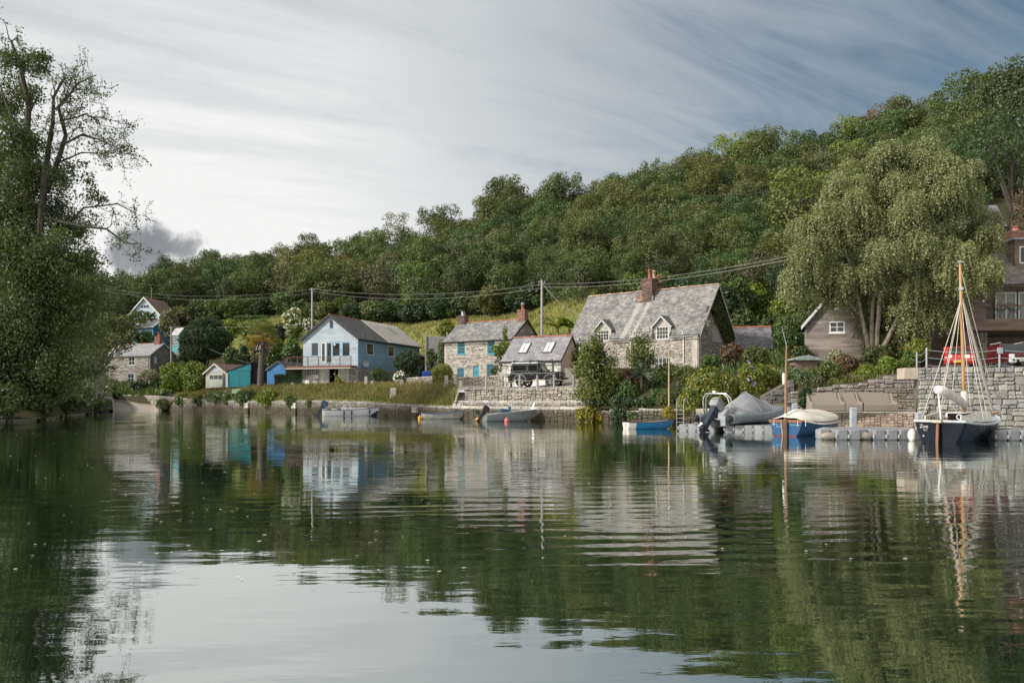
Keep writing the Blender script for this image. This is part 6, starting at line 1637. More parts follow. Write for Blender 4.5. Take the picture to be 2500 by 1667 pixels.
def red_hatchback():
    r = thing('red_hatchback', 'red hatchback seen from behind with white learner plate on the parking terrace', 'car', (X(2340, 50.0), 50.0, 3.43), R(62))
    RD = M('red car paint', (.42, .012, .015), (.36, .01, .013), 2, .2, spec=.5, coat=.6); TG = glassmat('tinted glass', (.015, .018, .018)); hw = .82
    MB().prism([(-1.85, -hw, .3), (-1.9, -hw, .55), (-1.86, -hw, .92), (.9, -hw, .95), (1.75, -hw, .78), (1.9, -hw, .5), (1.85, -hw, .28)], (0, 2 * hw, 0)).build('body', RD, r, bevel=.08)
    MB().prism([(-1.82, -hw + .06, .9), (-1.5, -hw + .17, 1.42), (.0, -hw + .17, 1.45), (.85, -hw + .06, .93)], (0, 2 * hw - .12, 0)).build('cabin', RD, r, bevel=.07)
    MB().add([(-1.8, -hw + .2, .96), (-1.8, hw - .2, .96), (-1.53, hw - .28, 1.38), (-1.53, -hw + .28, 1.38)], [(3, 2, 1, 0)]).build('rear_window', TG, r).location = (-.035, 0, .0)
    for sg in (-1, 1):
        MB().add([(-1.55, sg * (hw - .045), .96), (.7, sg * (hw - .045), .97), (.02, sg * (hw - .16), 1.38), (-1.35, sg * (hw - .16), 1.36)], [(0, 1, 2, 3) if sg < 0 else (3, 2, 1, 0)]).build('side_window', TG, r)
        for x in (-1.2, 1.25): wheel(r, (x, sg * (hw - .09), .29), .29, .2, M('grey alloy wheel', (.28, .29, .31)))
        for z, m in ((.85, RD), (.75, M('lamp clear', (.6, .55, .5))), (.66, M('lamp red', (.5, .03, .02)))): MB().box((-1.9, sg * (hw - .12), z), (.06, .14, .08)).build('tail_light', m, r, bevel=.015)
        MB().box((.55, sg * (hw + .08), .98), (.12, .14, .1)).build('door_mirror', RD, r, bevel=.02)
    p = MB().box((0, 0, 0), (.2, .2, .01)).build('learner_plate', WHITE, r); p.location = (-1.9, .48, .82); p.rotation_euler = (R(90), 0, R(-90)); lettering('lettering', 'L', .19, M('plate red', (.5, .02, .02)), p, (0, -.07, .008), (0, 0, 0))
    MB().box((-1.895, -.42, .80), (.012, .26, .2)).build('sticker', WHITE, r)
    plate(r, '', (-1.92, 0.05, .5), (R(90), 0, R(-90)), M('plate yellow', (.62, .42, .05)))
    MB().box((-1.93, 0, .42), (.06, 1.5, .04)).build('bumper_strip', BLACKP, r); MB().box((-1.9, 0, .79), (.03, .1, .05)).build('badge', ALLOY, r)


def maroon_suv():
    r = thing('maroon_four_by_four', 'maroon four-by-four with silver bumper facing the water at the frame edge', 'car', (X(2470, 49.6), 49.6, 3.43), R(-101))
    MR = M('maroon paint', (.11, .012, .016), (.09, .01, .013), 2, .2, spec=.5, coat=.6); SV = M('silver roof', (.55, .57, .6)); TG = glassmat('dark screen', (.02, .024, .024)); hw = .84
    MB().prism([(-1.8, -hw, .45), (-1.8, -hw, .98), (.7, -hw, 1.02), (1.65, -hw, .98), (1.7, -hw, .6), (1.68, -hw, .45)], (0, 2 * hw, 0)).build('body', MR, r, bevel=.06)
    MB().prism([(-1.75, -hw + .03, .98), (-1.65, -hw + .1, 1.62), (.05, -hw + .1, 1.65), (.72, -hw + .04, 1.0)], (0, 2 * hw - .06, 0)).build('cabin', MR, r, bevel=.06)
    MB().add([(.715, -hw + .14, 1.05), (.715, hw - .14, 1.05), (.12, hw - .2, 1.6), (.12, -hw + .2, 1.6)], [(0, 1, 2, 3)]).build('windscreen', TG, r).location = (.03, 0, .02)
    for sg in (-1, 1):
        MB().box((1.68, sg * (hw - .2), .83), (.1, .3, .2)).build('headlight', glassmat('lamp glass', (.6, .62, .64)), r, bevel=.04)
        for x in (-1.1, 1.15): wheel(r, (x, sg * (hw - .1), .34), .34, .22, M('grey alloy wheel', (.28, .29, .31)))
        MB().tube([(-1.6, sg * (hw - .2), 1.72), (.0, sg * (hw - .2), 1.73)], .025, 6).build('roof_rail', SV, r)
        MB().box((.6, sg * (hw + .1), 1.1), (.12, .18, .14)).build('door_mirror', MR, r, bevel=.02)
        MB().box((1.76, sg * (hw - .22), .56), (.16, .42, .32)).build('bumper_end', SV, r, bevel=.06); MB().lathe([(.07, 0), (.07, .02)], (0, 0, 0), 10).build('fog_lamp', BLACKP, r).matrix_local = Matrix.Translation((1.85, sg * (hw - .24), .58)) @ Matrix.Rotation(R(90), 4, 'Y')
        MB().add([(-1.6, sg * (hw - .06), 1.06), (.5, sg * (hw - .06), 1.08), (.05, sg * (hw - .1), 1.56), (-1.55, sg * (hw - .1), 1.55)], [(0, 1, 2, 3) if sg < 0 else (3, 2, 1, 0)]).build('side_window', GLASS, r)
    MB().box((1.74, 0, .66), (.1, 1.1, .09)).build('bumper_bar', SV, r, bevel=.03)
    g = MB().box((1.69, 0, .84), (.06, .95, .16)).build('grille', MR, r)
    for k in range(5): MB().box((1.73, -.36 + k * .18, .84), (.02, .11, .1)).build('grille_slot', BLACK, g)
    MB().box((1.72, 0, .5), (.1, 1.1, .16)).build('lower_grille', BLACK, r); plate(r, 'WD54 EPG', (1.82, 0, .545), (R(90), 0, R(90)), M('plate white', (.62, .62, .58)))


off_roader(); red_hatchback(); maroon_suv()
WICK = M('grey wicker', (.30, .265, .23), (.22, .195, .17), 40, .9, .5, 60, stretch=(1, 1, .4))
for k, (a, b, lb) in enumerate(((1986, 2061, 'grey wicker bench behind the blue boat, leftmost of three'), (2066, 2106, 'short grey wicker bench in the middle, between the two long ones'), (2109, 2190, 'long grey wicker bench nearest the tall wall, rightmost of three'))):
    D = 46.6; r = thing('wicker_bench', lb, 'bench', (X((a + b) / 2, D), D + .4, .93), group='wicker benches on the terrace'); x0, x1 = X(a, D), X(b, D); z = .94
    MB().obox((x0, D, z), (x1 - x0, 0, 0), (0, .75, 0), (0, 0, .40)).build('seat', WICK, r, bevel=.03)
    MB().prism([(x0, D + .62, z + .38), (x0, D + .75, z + .38), (x0 - .12, D + 1.02, z + 1.08), (x0 - .12, D + .9, z + 1.08)], (x1 - x0, 0, 0)).build('backrest', WICK, r, bevel=.02)
    for x in (x0 - .1, x1 - .02): MB().prism([(x, D, z), (x, D + .85, z), (x, D + 1., z + 1.05), (x, D + .86, z + 1.07), (x, D + .55, z + .62), (x, D, z + .5)], (.11, 0, 0)).build('arm', WICK, r, bevel=.02)
for k, p in enumerate((2441, 2473)):
    D = 56.3; r = thing('wire_chair', ('black wire tub chair on the balcony nearer the cladding', 'black wire tub chair on the balcony at the frame edge')[k], 'chair', (X(p, D), D, 7.4), R(20), 'balcony chairs'); mb = MB()
    for i in range(16):
        t = 2 * math.pi * i / 16; mb.tube([(.14 * math.cos(t), .14 * math.sin(t), .42), (.36 * math.cos(t), .36 * math.sin(t), .5 + .14 * (1 - math.cos(t))), (.46 * math.cos(t) - .05, .42 * math.sin(t), .58 + .42 * (.5 - .5 * math.cos(t)))], .012, 4)
    mb.tube([(.46 * math.cos(t) - .05, .42 * math.sin(t), .58 + .42 * (.5 - .5 * math.cos(t))) for t in np.linspace(0, 2 * math.pi, 17)], .02, 5); mb.build('basket', BLACKP, r)
    for t in (.6, 2.5, 3.8, 5.6): MB().tube([(.15 * math.cos(t), .15 * math.sin(t), .42), (.3 * math.cos(t), .3 * math.sin(t), 0)], .014, 4).build('leg', BLACKP, r)
lt = thing('stone_lantern', 'small dark capped terrace lamp left of the wicker benches', 'lamp', (X(1927, 47), 47, .95)); c = Vector((X(1927, 47), 47, .93))
MB().taper(c, (.2, .2), (.2, .2), .35).build('stem', GREYP, lt); MB().taper(c + Vector((0, 0, .35)), (.4, .4), (.42, .42), .16).build('head', M('dark bronze', (.08, .06, .05)), lt); MB().taper(c + Vector((0, 0, .51)), (.5, .5), (.3, .3), .1).build('cap', M('slate cap', (.16, .18, .19)), lt)
gb = gp(579, 106.5); tag(MB().taper((gb.x, gb.y, gb.z - .1), (1.2, .8), (1.1, .7), .45).taper((gb.x, gb.y, gb.z + .35), (1.2, .8), (1.0, .6), .12).build('grit_bin', M('pale green grp', (.30, .45, .33)), None, bevel=.04), 'pale green grit bin on the bank in front of teal shed', 'bin')
bt = gp(1042, 99); tag(MB().taper((bt.x, bt.y, bt.z), (1.0, .9), (1.15, 1.), 1.0).build('blue_barrel', M('tarp blue', (.02, .08, .45)), None, bevel=.1), 'blue tarpaulin covered tub behind the round bush', 'tub')
sb = thing('board_fence_panel', 'grey fence panel on the hillside right of the green lean-to', 'fence', gp(1065, 104)); q = gp(1065, 104)
for i in range(8): MB().box((q.x - 1.1 + i * .31, q.y, q.z + 2.6), (.29, .04, 5.2)).build('board', M('grey fence board', (.25, .26, .28), (.2, .21, .22), 3, .8, obr=.1), sb)
for x in (-1.35, 1.4): MB().box((q.x + x, q.y - .05, q.z + 2.8), (.2, .2, 5.9)).build('post', M('weathered post', (.33, .31, .29)), sb)
# ---------------------------------------------------------------- vegetation
BARK = M('grey bark', (.075, .064, .052), (.045, .038, .032), 4, .95, .6, 16, stretch=(1, 1, .3))
BARKL = M('pale bark', (.42, .39, .34), (.20, .17, .14), 3, .9, .5, 14, stretch=(1, 1, .6))
LF = {'ever': leafmat('evergreen sprays', (.045, .075, .018), (.18, .20, .04), obr=0., patch=.8), 'green': leafmat('oak leaves', (.050, .080, .024), (.108, .142, .042)), 'olive': leafmat('olive oak leaves', (.072, .092, .027), (.150, .160, .050)), 'dark': leafmat('dark oak leaves', (0.032, 0.052, 0.019), (0.072, 0.096, 0.032)),
      'fresh': leafmat('fresh leaves', (0.109, 0.152, 0.032), (0.217, 0.246, 0.058)), 'russet': leafmat('russet leaves', (0.174, 0.090, 0.032), (0.261, 0.145, 0.051)), 'grey': leafmat('grey green leaves', (0.102, 0.113, 0.058), (0.174, 0.181, 0.094)),
      'bright': leafmat('bright shrub leaves', (.10, .155, .022), (.23, .27, .042), obr=.1), 'shrub': leafmat('shrub leaves', (0.055, 0.090, 0.026), (0.123, 0.167, 0.043), obr=.15), 'deep': leafmat('deep green leaves', (0.026, 0.049, 0.020), (0.061, 0.093, 0.035), obr=.1),
      'gold': leafmat('golden green leaves', (.19, .185, .026), (.34, .28, .04), obr=.05), 'birch': leafmat('birch leaves', (.125, .15, .062), (.28, .30, .14), (.35, .36, .2), obr=0., trans=.35), 'mauve': leafmat('reddish leaves', (0.109, 0.072, 0.043), (0.203, 0.123, 0.072), obr=.1),
      'left': leafmat('shaded oak leaves', (0.043, 0.072, 0.026), (0.102, 0.138, 0.043), obr=.1, trans=.4), 'yellow': leafmat('broom leaves', (0.145, 0.181, 0.032), (0.275, 0.290, 0.058), obr=0.), 'silver': leafmat('silver leaves', (0.232, 0.246, 0.160), (0.377, 0.377, 0.261), obr=.05),
      'ivy': leafmat('creeper leaves', (0.080, 0.123, 0.020), (0.217, 0.246, 0.041), (0.348, 0.290, 0.058), obr=0.), 'white': leafmat('white blossom', (.62, .62, .54), (.72, .72, .66), obr=0., trans=.2), 'pink': leafmat('pink blossom', (0.435, 0.174, 0.189), (0.609, 0.290, 0.290), obr=0.), 'lilac': leafmat('lilac blossom', (.32, .24, .48), (.42, .32, .58), obr=0.),
      'orange': leafmat('orange flowers', (.48, .15, .04), (.55, .22, .05), obr=0.), 'palm': leafmat('palm leaves', (0.109, 0.145, 0.043), (0.232, 0.232, 0.065), obr=0.), 'deadpalm': leafmat('old palm leaves', (.30, .19, .05), (.42, .27, .06), obr=0.)}


def crown_lobes(g, h, rx, base, n=34, up=.9):
    """a few big boughs of unequal size, each carrying smaller lobes: an uneven crown"""
    out = []; rz = (h - base) / 2; cz = base + rz; st = g.uniform(.8, 1.25, 2)
    nb = max(5, n // 6)
    for i in range(nb):
        d = g.normal(0, 1, 3); d /= np.linalg.norm(d); d[2] = abs(d[2]) if g.random() < .62 else d[2]
        R_ = rx * g.uniform(.30, .56); c = np.array([d[0] * (rx - R_) * st[0], d[1] * (rx - R_) * st[1], cz + d[2] * (rz - R_ * .75)])
        out.append((c, R_ * .8))
        for k in range(int(g.integers(5, 9))):
            e = g.normal(0, 1, 3); e /= np.linalg.norm(e); e[2] = abs(e[2]) * up if g.random() < .7 else e[2]
            out.append((c + e * R_ * np.array([1, 1, .85]), R_ * g.uniform(.28, .52)))
    for k in range(6):                                     # low skirt
        a = k * 1.05 + g.uniform(0, .6); out.append((np.array([math.cos(a) * rx * .6, math.sin(a) * rx * .6, base + rz * g.uniform(.12, .4)]), rx * g.uniform(.26, .4)))
    out.append((np.array([0, 0, cz]), rx * .66))
    return out


def make_oak(name, seed, h, rx, base, leaf, size=.29, per=86, nl=34, sparse=1.):
    g = np.random.default_rng(seed); r = thing(name, 'tree', 'tree', (0, 0, 0), 0., 'trees of the hillside wood')
    lobes = crown_lobes(g, h, rx, base, nl)
    mb = MB(); mb.tube([(0, 0, -2), (g.normal(0, .2), g.normal(0, .2), base * .6), (g.normal(0, .4), g.normal(0, .4), h * .5)], [.38, .3, .18], 7)
    for c, rr in lobes[::4]: s = Vector((0, 0, base * .7 + g.uniform(0, 2))); e = Vector(c); mb.tube([s, s.lerp(e, .5) + Vector((0, 0, .5)), e], [.14, .1, .04], 5, cap=False)
    mb.build('trunk', BARK, r)
    p, n = shell_points(lobes, per * sparse, g, -.55, .35); leaf_obj('crown', p, n, size, LF[leaf], r, .7, .34, g)
    return r


g0 = np.random.default_rng(5)
KINDS_ = [('oak_tree', 'olive green', 'oak', 'olive', 12.5, 5.4, .4, 44), ('oak_tree', 'mid green', 'oak', 'green', 12, 5.2, .3, 42), ('oak_tree', 'dark green', 'oak', 'dark', 11.5, 5.0, .3, 40), ('ash_tree', 'fresh green', 'ash', 'fresh', 13, 4.8, 2., 30),
          ('oak_tree', 'dull green', 'oak', 'green', 11, 5.6, .2, 46), ('sycamore_tree', 'grey green', 'sycamore', 'grey', 12.5, 5.0, .5, 40), ('oak_tree', 'bronze olive', 'oak', 'olive', 13.5, 4.8, .6, 42), ('oak_tree', 'russet', 'oak', 'russet', 12, 4.4, 2, 26)]
protos = [[make_oak(k[0], 100 + i, k[4], k[5], k[6], k[3], nl=k[7]), 0] for i, k in enumerate(KINDS_)]


def place(i, loc, rz, s, label=None):
    pr = protos[i]; o = pr[0] if pr[1] == 0 else copy_tree(pr[0]); pr[1] += 1
    o.location = loc; o.rotation_euler = (0, 0, rz); o.scale = s if hasattr(s, '__len__') else (s, s, s)
    if label: o['label'] = label
    return o


EDGE = lambda px: float(np.interp(px, [0, 200, 300, 430, 600, 800, 1000, 1200, 1400, 1500, 1600, 1700, 1850, 2000, 2236, 2500, 2700], [165, 172, 182, 188, 176, 155, 147, 137, 123, 111, 101, 93, 88, 83, 80, 80, 80]))
CREST = lambda px: float(np.interp(px, _cx, _cd[:, 6]))
spots = []
D = 80.
while D < 262:
    x = -150 + g0.uniform(0, 6)
    while x < 125:
        xx, yy = x + g0.normal(0, 1.2), D + g0.normal(0, 1.2); px = 1250 + xx / yy * F; x += max(4.9, D * .044) * g0.uniform(.85, 1.2)
        if (280 < px < 425 and yy < 187) or not (-60 < px < 2600) or yy < EDGE(px) + 2.5 or yy > CREST(px) + 7: continue
        t = (yy - EDGE(px)) / (CREST(px) - EDGE(px))
        if 2340 < px and t < .2: continue
        w = np.array([.24, .22, .12, .05, .15, .10, .11, .01]) if px > 700 else np.array([.12, .30, .30, .02, .16, .05, .05, 0.])
        if px > 2280: w = np.array([.1, .25, .4, .0, .15, .05, .04, .01])
        i = int(g0.choice(8, p=w / w.sum())); s = g0.uniform(.85, 1.15) * (1.05 if t > .8 else 1) * min(1.05, max(.66, yy / 155))
        spots.append([px, yy, xx, t, i, s])
    D += max(4.8, D * .041)
spots += [[1352, 126, None, .1, 1, .8], [1388, 115, None, .1, 4, .72], [1425, 110, None, .1, 0, .7], [1240, 196, None, 1.2, 0, 1.32], [2105, 158, None, 1., 7, 1.15], [1948, 106, None, -1, 3, 1.15], [870, 206, None, 1.1, 5, 1.1], [2495, 118, None, .7, 2, 1.5], [2440, 128, None, .8, 4, 1.35], [2380, 138, None, .9, 1, 1.25], [640, 236, None, 1.1, 2, 1.2], [520, 238, None, 1.1, 2, 1.15]]
ZONES = [(250, 'the left bank'), (460, 'the slipway cottage'), (725, 'the sheds'), (1040, 'the blue boathouse'), (1335, 'the teal window cottage'), (1790, 'the stone cottage'), (2140, 'the grey cabin'), (9999, 'the timber house')]
ORD = ['first', 'second', 'third', 'fourth', 'fifth', 'sixth', 'seventh', 'eighth', 'ninth', 'tenth', 'eleventh', 'twelfth', 'thirteenth', 'fourteenth', 'fifteenth', 'sixteenth']
cells = {}
for s in spots:
    z = next(n for lim, n in ZONES if s[0] < lim); t = 'low in the wood' if s[3] < .22 else 'halfway up the wood' if s[3] < .72 else 'on the skyline'
    cells.setdefault((KINDS_[s[4]][1] + ' ' + KINDS_[s[4]][2], t, z), []).append(s)
for (kd, t, z), ss in cells.items():
    ss.sort(key=lambda q: q[0])
    for k, s in enumerate(ss):
        px, yy, xx, tt, i, sc_ = s; xx = X(px, yy) if xx is None else xx
        zz = G(px, yy) - .6
        lb = f'{kd} {t} above {z}' + (f', {ORD[k]} from left' if len(ss) > 1 else '')
        place(i, (xx, yy, zz), g0.uniform(0, 6.28), (sc_ * g0.uniform(.9, 1.1), sc_ * g0.uniform(.9, 1.1), sc_ * g0.uniform(.9, 1.08)), lb)
print('hill trees', len(spots))


def bush(name, label, cat, px0, px1, ytop, ybase, D, leaf, dens=1., nl=14, lobe=(.28, .5), size=None, depth=.8, flowers=None, group=None, aspect=.6, seed=None, jit=.6, trunk=True, spiky=0., zmin=None):
    """a shrub filling a given outline at distance D: lobes of leaves round a few stems"""
    g = np.random.default_rng(seed or int(px0 * 7 + ytop)); k = D / F
    cx, rx = X((px0 + px1) / 2, D), (px1 - px0) / 2 * k; z1 = CH + (HY - ytop) * k; z0 = CH + (HY - ybase) * k; rz = (z1 - z0) / 2; cz = (z0 + z1) / 2; ry = rx * depth
    r = thing(name, label, cat, (cx, D, z0), group=group); lobes = []
    for i in range(nl):
        d = g.normal(0, 1, 3); d /= np.linalg.norm(d); d[1] = -abs(d[1]) if g.random() < .6 else d[1]
        q = g.uniform(*lobe); rr = min(rx, rz) * q; u = g.uniform(.72, 1.08)
        lobes.append((np.array([cx + d[0] * (rx - rr) * u, D + d[1] * max(ry - rr, .1) * u, cz + d[2] * (rz - rr) * u]), rr))
    lobes.append((np.array([cx, D, cz]), min(rx, rz) * .75))
    size = size or max(.06, D / 330)
    per = dens * 2.4 * 4 * math.pi / (size * size * .5 * aspect) / 4.
    p, n = shell_points(lobes, per, g, -.75, .4)
    if spiky:                                             # shoots standing out of the outline
        m = g.random(len(p)) < .3; p[m] += n[m] * g.random((m.sum(), 1)) * spiky + np.array([0, 0, 1]) * g.random((m.sum(), 1)) * spiky
    leaf_obj('foliage', p, n, size, LF[leaf], r, aspect, jit, g)
    if flowers:
        fl, cnt, fs = flowers; i = g.choice(len(p), min(cnt, len(p)), replace=False); i = i[n[i][:, 1] < .4]
        q = np.repeat(p[i] + n[i] * .06, 5, 0) + g.normal(0, fs * .3, (len(i) * 5, 3)); leaf_obj('blossom', q, np.repeat(n[i], 5, 0), fs, LF[fl], r, .9, .7, g)
    if trunk:
        mb = MB()
        for i in range(3): e = Vector(lobes[i][0]); b = Vector((cx + g.normal(0, .1), D + g.normal(0, .1), z0 - .4)); mb.tube([b, b.lerp(e, .5) + Vector((0, 0, .1)), e], [.06 + .02 * rx, .05, .02], 5, cap=False)
        mb.build('stem', BARK, r)
    return r


# far bank, left to right
bush('garden_shrub', 'pale silvery bush against the slipway cottage wall', 'shrub', 333, 402, 900, 945, 140, 'silver', nl=16)
bush('garden_shrub', 'dark low bush above the slipway wall, left of two', 'shrub', 316, 364, 926, 958, 133, 'deep', nl=14)
bush('garden_shrub', 'dark low bush above the slipway wall, right of two', 'shrub', 360, 412, 924, 958, 130, 'deep', nl=14)
bush('garden_shrub', 'large bright yellow green shrub by the short utility pole', 'shrub', 388, 462, 878, 968, 119, 'bright', nl=20, lobe=(.25, .42))
bush('garden_shrub', 'large bright yellow green shrub left of the pale garage', 'shrub', 440, 520, 872, 972, 116.5, 'bright', nl=22, lobe=(.22, .4))
bush('clipped_cypress', 'huge round clipped dark cypress behind the sheds', 'tree', 428, 570, 768, 905, 131, 'deep', nl=40, lobe=(.3, .45), dens=1.5, size=.42, aspect=.35)
bush('garden_shrub', 'yellow green bush peeping out behind the round clipped cypress', 'shrub', 530, 590, 772, 850, 138, 'bright', nl=12)
bush('garden_shrub', 'grey green tree below the pale blue gable house', 'tree', 388, 440, 752, 830, 168, 'grey', nl=16)
bush('garden_shrub', 'wide dark bush hiding the foot of the pale blue gable house', 'shrub', 292, 395, 755, 800, 172, 'shrub', nl=18)
bush('garden_shrub', 'bush between the blue cabin and the slipway cottage roof', 'shrub', 322, 394, 804, 846, 162, 'shrub', nl=20)
bush('garden_shrub', 'bushy growth left of the blue cabin', 'shrub', 255, 335, 770, 860, 158, 'green', nl=18)
bush('garden_shrub', 'rounded green bush behind the pale garage roof', 'shrub', 542, 592, 842, 900, 122, 'shrub', nl=14)
bush('garden_shrub', 'dark domed bush behind the teal shed', 'shrub', 580, 614, 836, 895, 124, 'deep', nl=12)
bush('garden_shrub', 'narrow variegated bush left of the palm', 'shrub', 608, 628, 812, 895, 121, 'grey', nl=10)
bush('garden_shrub', 'tall loose bush right of the palm', 'shrub', 640, 700, 812, 905, 122, 'shrub', nl=20)
bush('garden_shrub', 'broad leafy bush left of the blue boathouse', 'shrub', 680, 748, 826, 912, 119, 'shrub', nl=20)
bush('garden_shrub', 'dark bush behind the white flowering tree', 'shrub', 662, 712, 782, 840, 132, 'deep', nl=14)
bush('garden_shrub', 'tangled pale green growth on the terrace above the palm', 'shrub', 580, 680, 770, 850, 142, 'fresh', nl=18, dens=.7)
bush('flowering_tree', 'bush covered in creamy white blossom behind the boathouse', 'tree', 688, 752, 745, 838, 127, 'fresh', nl=22, flowers=('white', 420, .26))
bush('flowering_tree', 'pale flowering bush beside the utility pole above the boathouse roof', 'tree', 735, 775, 770, 815, 126, 'fresh', nl=12, flowers=('white', 120, .24))
bush('garden_shrub', 'green bush right of the boathouse pole', 'shrub', 766, 822, 728, 790, 152, 'olive', nl=16)
bush('field_hedge', 'low hedge along the upper edge of the meadow', 'hedge', 566, 700, 768, 800, 166, 'shrub', nl=30, lobe=(.7, 1.), depth=.2, dens=1.2)
bush('round_shrub', 'dark rounded camellia standing against the blue boathouse side', 'shrub', 957, 1030, 850, 922, 96, 'deep', nl=26, lobe=(.25, .4), dens=1.3, flowers=('silver', 90, .12))
bush('hydrangea', 'white mophead hydrangea behind the lane wall', 'shrub', 960, 994, 905, 938, 92.5, 'shrub', nl=10, flowers=('white', 60, .3))
bush('broom_shrub', 'yellow flowering plant before the boathouse doors', 'shrub', 815, 841, 917, 950, 95, 'yellow', nl=10, spiky=.5)
bush('garden_shrub', 'scrubby bush growing along the boathouse stone base', 'shrub', 900, 955, 893, 944, 95.5, 'shrub', nl=12, dens=.6)
bush('round_shrub', 'rounded fine leaved bush left of the cottage gateposts', 'shrub', 1048, 1110, 886, 944, 82.5, 'yellow', nl=26, lobe=(.28, .42), dens=1.3, size=.2, aspect=.3)
bush('garden_shrub', 'dark bush between the boathouse and the fence panel', 'shrub', 1034, 1072, 846, 915, 101, 'shrub', nl=14)
bush('ivy_column', 'ivy covered corner left of the teal window cottage', 'climber', 1068, 1092, 824, 925, 97, 'shrub', nl=16, lobe=(.7, 1.), dens=1.1)
bush('climbing_rose', 'climber over the left windows of the teal window cottage', 'climber', 1098, 1150, 852, 905, 91.3, 'shrub', nl=18, depth=.16, lobe=(.25, .45), size=.24)
bush('climbing_rose', 'climber arching over the teal cottage door', 'climber', 1140, 1184, 862, 900, 89.5, 'olive', nl=16, depth=.14, lobe=(.25, .4), size=.22, dens=.8)
bush('climbing_rose', 'climber trailing down right of the teal cottage door', 'climber', 1172, 1184, 890, 932, 88.6, 'olive', nl=10, depth=.5, lobe=(.5, .9), size=.2, dens=.7)
bush('evergreen_tree', 'irregular evergreen with pointed leader beside the garage roof', 'tree', 1200, 1262, 830, 876, 83, 'bright', nl=18, lobe=(.3, .5))
bush('evergreen_tree', 'tall thin evergreen leader rising above the cottage eave', 'tree', 1226, 1240, 792, 850, 83.5, 'bright', nl=8, lobe=(.7, 1.))
bush('bay_tree', 'small round bay tree at the lower right teal window', 'shrub', 1196, 1216, 894, 918, 86, 'shrub', nl=10)
bush('evergreen_tree', 'leafy lower branches hanging at the garage corner', 'tree', 1205, 1228, 872, 930, 80, 'shrub', nl=10, dens=.7)
bush('dwarf_conifer', 'small conical conifer at the garage front', 'shrub', 1239, 1257, 908, 938, 67.5, 'shrub', nl=10, lobe=(.5, .8))
bush('field_bush', 'lone domed bush in the meadow above the cottage ridge', 'shrub', 1180, 1216, 764, 790, 138, 'shrub', nl=10)
bush('field_bush', 'bushy growth below the meadow at the tall pole', 'shrub', 1296, 1352, 776, 815, 112, 'bright', nl=14)
bush('field_bush', 'rough bushes at the left corner of the teal cottage roof', 'shrub', 1062, 1118, 778, 832, 112, 'yellow', nl=14, dens=.7)
# garden of the stone cottage
bush('evergreen_tree', 'big bushy evergreen in front of the stone cottage left end', 'tree', 1394, 1512, 816, 1036, 57.6, 'ever', nl=60, lobe=(.2, .34), size=.2, spiky=.45, dens=.9)
bush('evergreen_tree', 'feathery evergreen in front of the stone cottage middle window', 'tree', 1528, 1604, 812, 930, 60.5, 'ever', nl=30, lobe=(.22, .36), size=.18, spiky=.5, dens=.8)
bush('climbing_rose', 'ivy growing up the left corner of the stone cottage', 'climber', 1392, 1425, 838, 925, 70.5, 'shrub', nl=14, dens=.9)
for k, (a, b, t, u, d, lf, lb) in enumerate(((1490, 1570, 895, 985, 58.5, 'mauve', 'reddish pink flowering shrub below the stone cottage'), (1560, 1615, 915, 990, 58, 'shrub', 'leafy green shrub left of the slim flagpole'), (1600, 1665, 885, 945, 60, 'shrub', 'loose green shrub under the stone cottage downpipe'),
                                             (1470, 1560, 960, 1032, 56, 'deep', 'dark shrub overhanging the quay right of the tiers'), (1540, 1620, 965, 1022, 54.8, 'deep', 'dark shrub hanging over the wall behind the blue dinghy'), (1645, 1680, 925, 1000, 54, 'grey', 'greyish lavender shrub right of the slim flagpole'),
                                             (1400, 1480, 985, 1040, 57.4, 'gold', 'yellowing growth at the foot of the big evergreen'), (1570, 1650, 940, 1005, 55.5, 'shrub', 'green shrub bank behind the slim flagpole foot'))):
    bush('garden_shrub', lb, 'shrub', a, b, t, u, d, lf, nl=22, size=.18, flowers=('pink', 90, .12) if lf == 'mauve' else None)
for k, (a, b, t, u, d, lf, lb) in enumerate(((1500, 1562, 925, 1000, 57.2, 'shrub', 'leafy shrub between the big evergreen and the cordyline'), (1572, 1642, 902, 965, 58.9, 'shrub', 'rounded shrub right behind the garden cordyline'), (1528, 1600, 985, 1034, 54.9, 'shrub', 'shrub trailing over the quay behind the blue dinghy stern'),
                                             (1596, 1662, 955, 1012, 54.2, 'olive', 'olive shrub left of the golden shrub'), (1486, 1540, 1000, 1040, 55.4, 'deep', 'dark shrub at the right foot of the big evergreen'), (1640, 1700, 890, 940, 58.5, 'olive', 'olive shrub between the cottage corner and the creeper wall'), (1700, 1765, 865, 905, 57.5, 'shrub', 'leafy shrub above the creeper wall by the cottage gable'))):
    bush('garden_shrub', lb, 'shrub', a, b, t, u, d, lf, nl=24, size=.16)
bush('golden_shrub', 'golden yellow shrub above the blue dinghy bow', 'shrub', 1612, 1652, 985, 1040, 51.5, 'gold', nl=14, size=.16)
bush('creeper_mound', 'wall smothered in cascading green creeper behind the inflatable boat', 'climber', 1668, 1800, 892, 1014, 51.6, 'ivy', nl=70, lobe=(.3, .5), size=.17, dens=1.1, depth=.5)
bush('creeper_mound', 'lower left end of the creeper spilling to the ladder', 'climber', 1648, 1720, 945, 1020, 51.2, 'ivy', nl=30, lobe=(.3, .5), size=.17, depth=.6)
bush('creeper_mound', 'rounded creeper dome with lilac flowers right of the creeper wall', 'climber', 1790, 1878, 874, 985, 51.5, 'ivy', nl=44, lobe=(.28, .45), size=.17, flowers=('lilac', 14, .22))
bush('garden_shrub', 'brownish bush left of the slate annexe', 'shrub', 1752, 1822, 834, 895, 60, 'mauve', nl=24, size=.19)
bush('garden_shrub', 'green bush in front of the slate annexe', 'shrub', 1805, 1880, 842, 900, 58, 'olive', nl=24, size=.19)
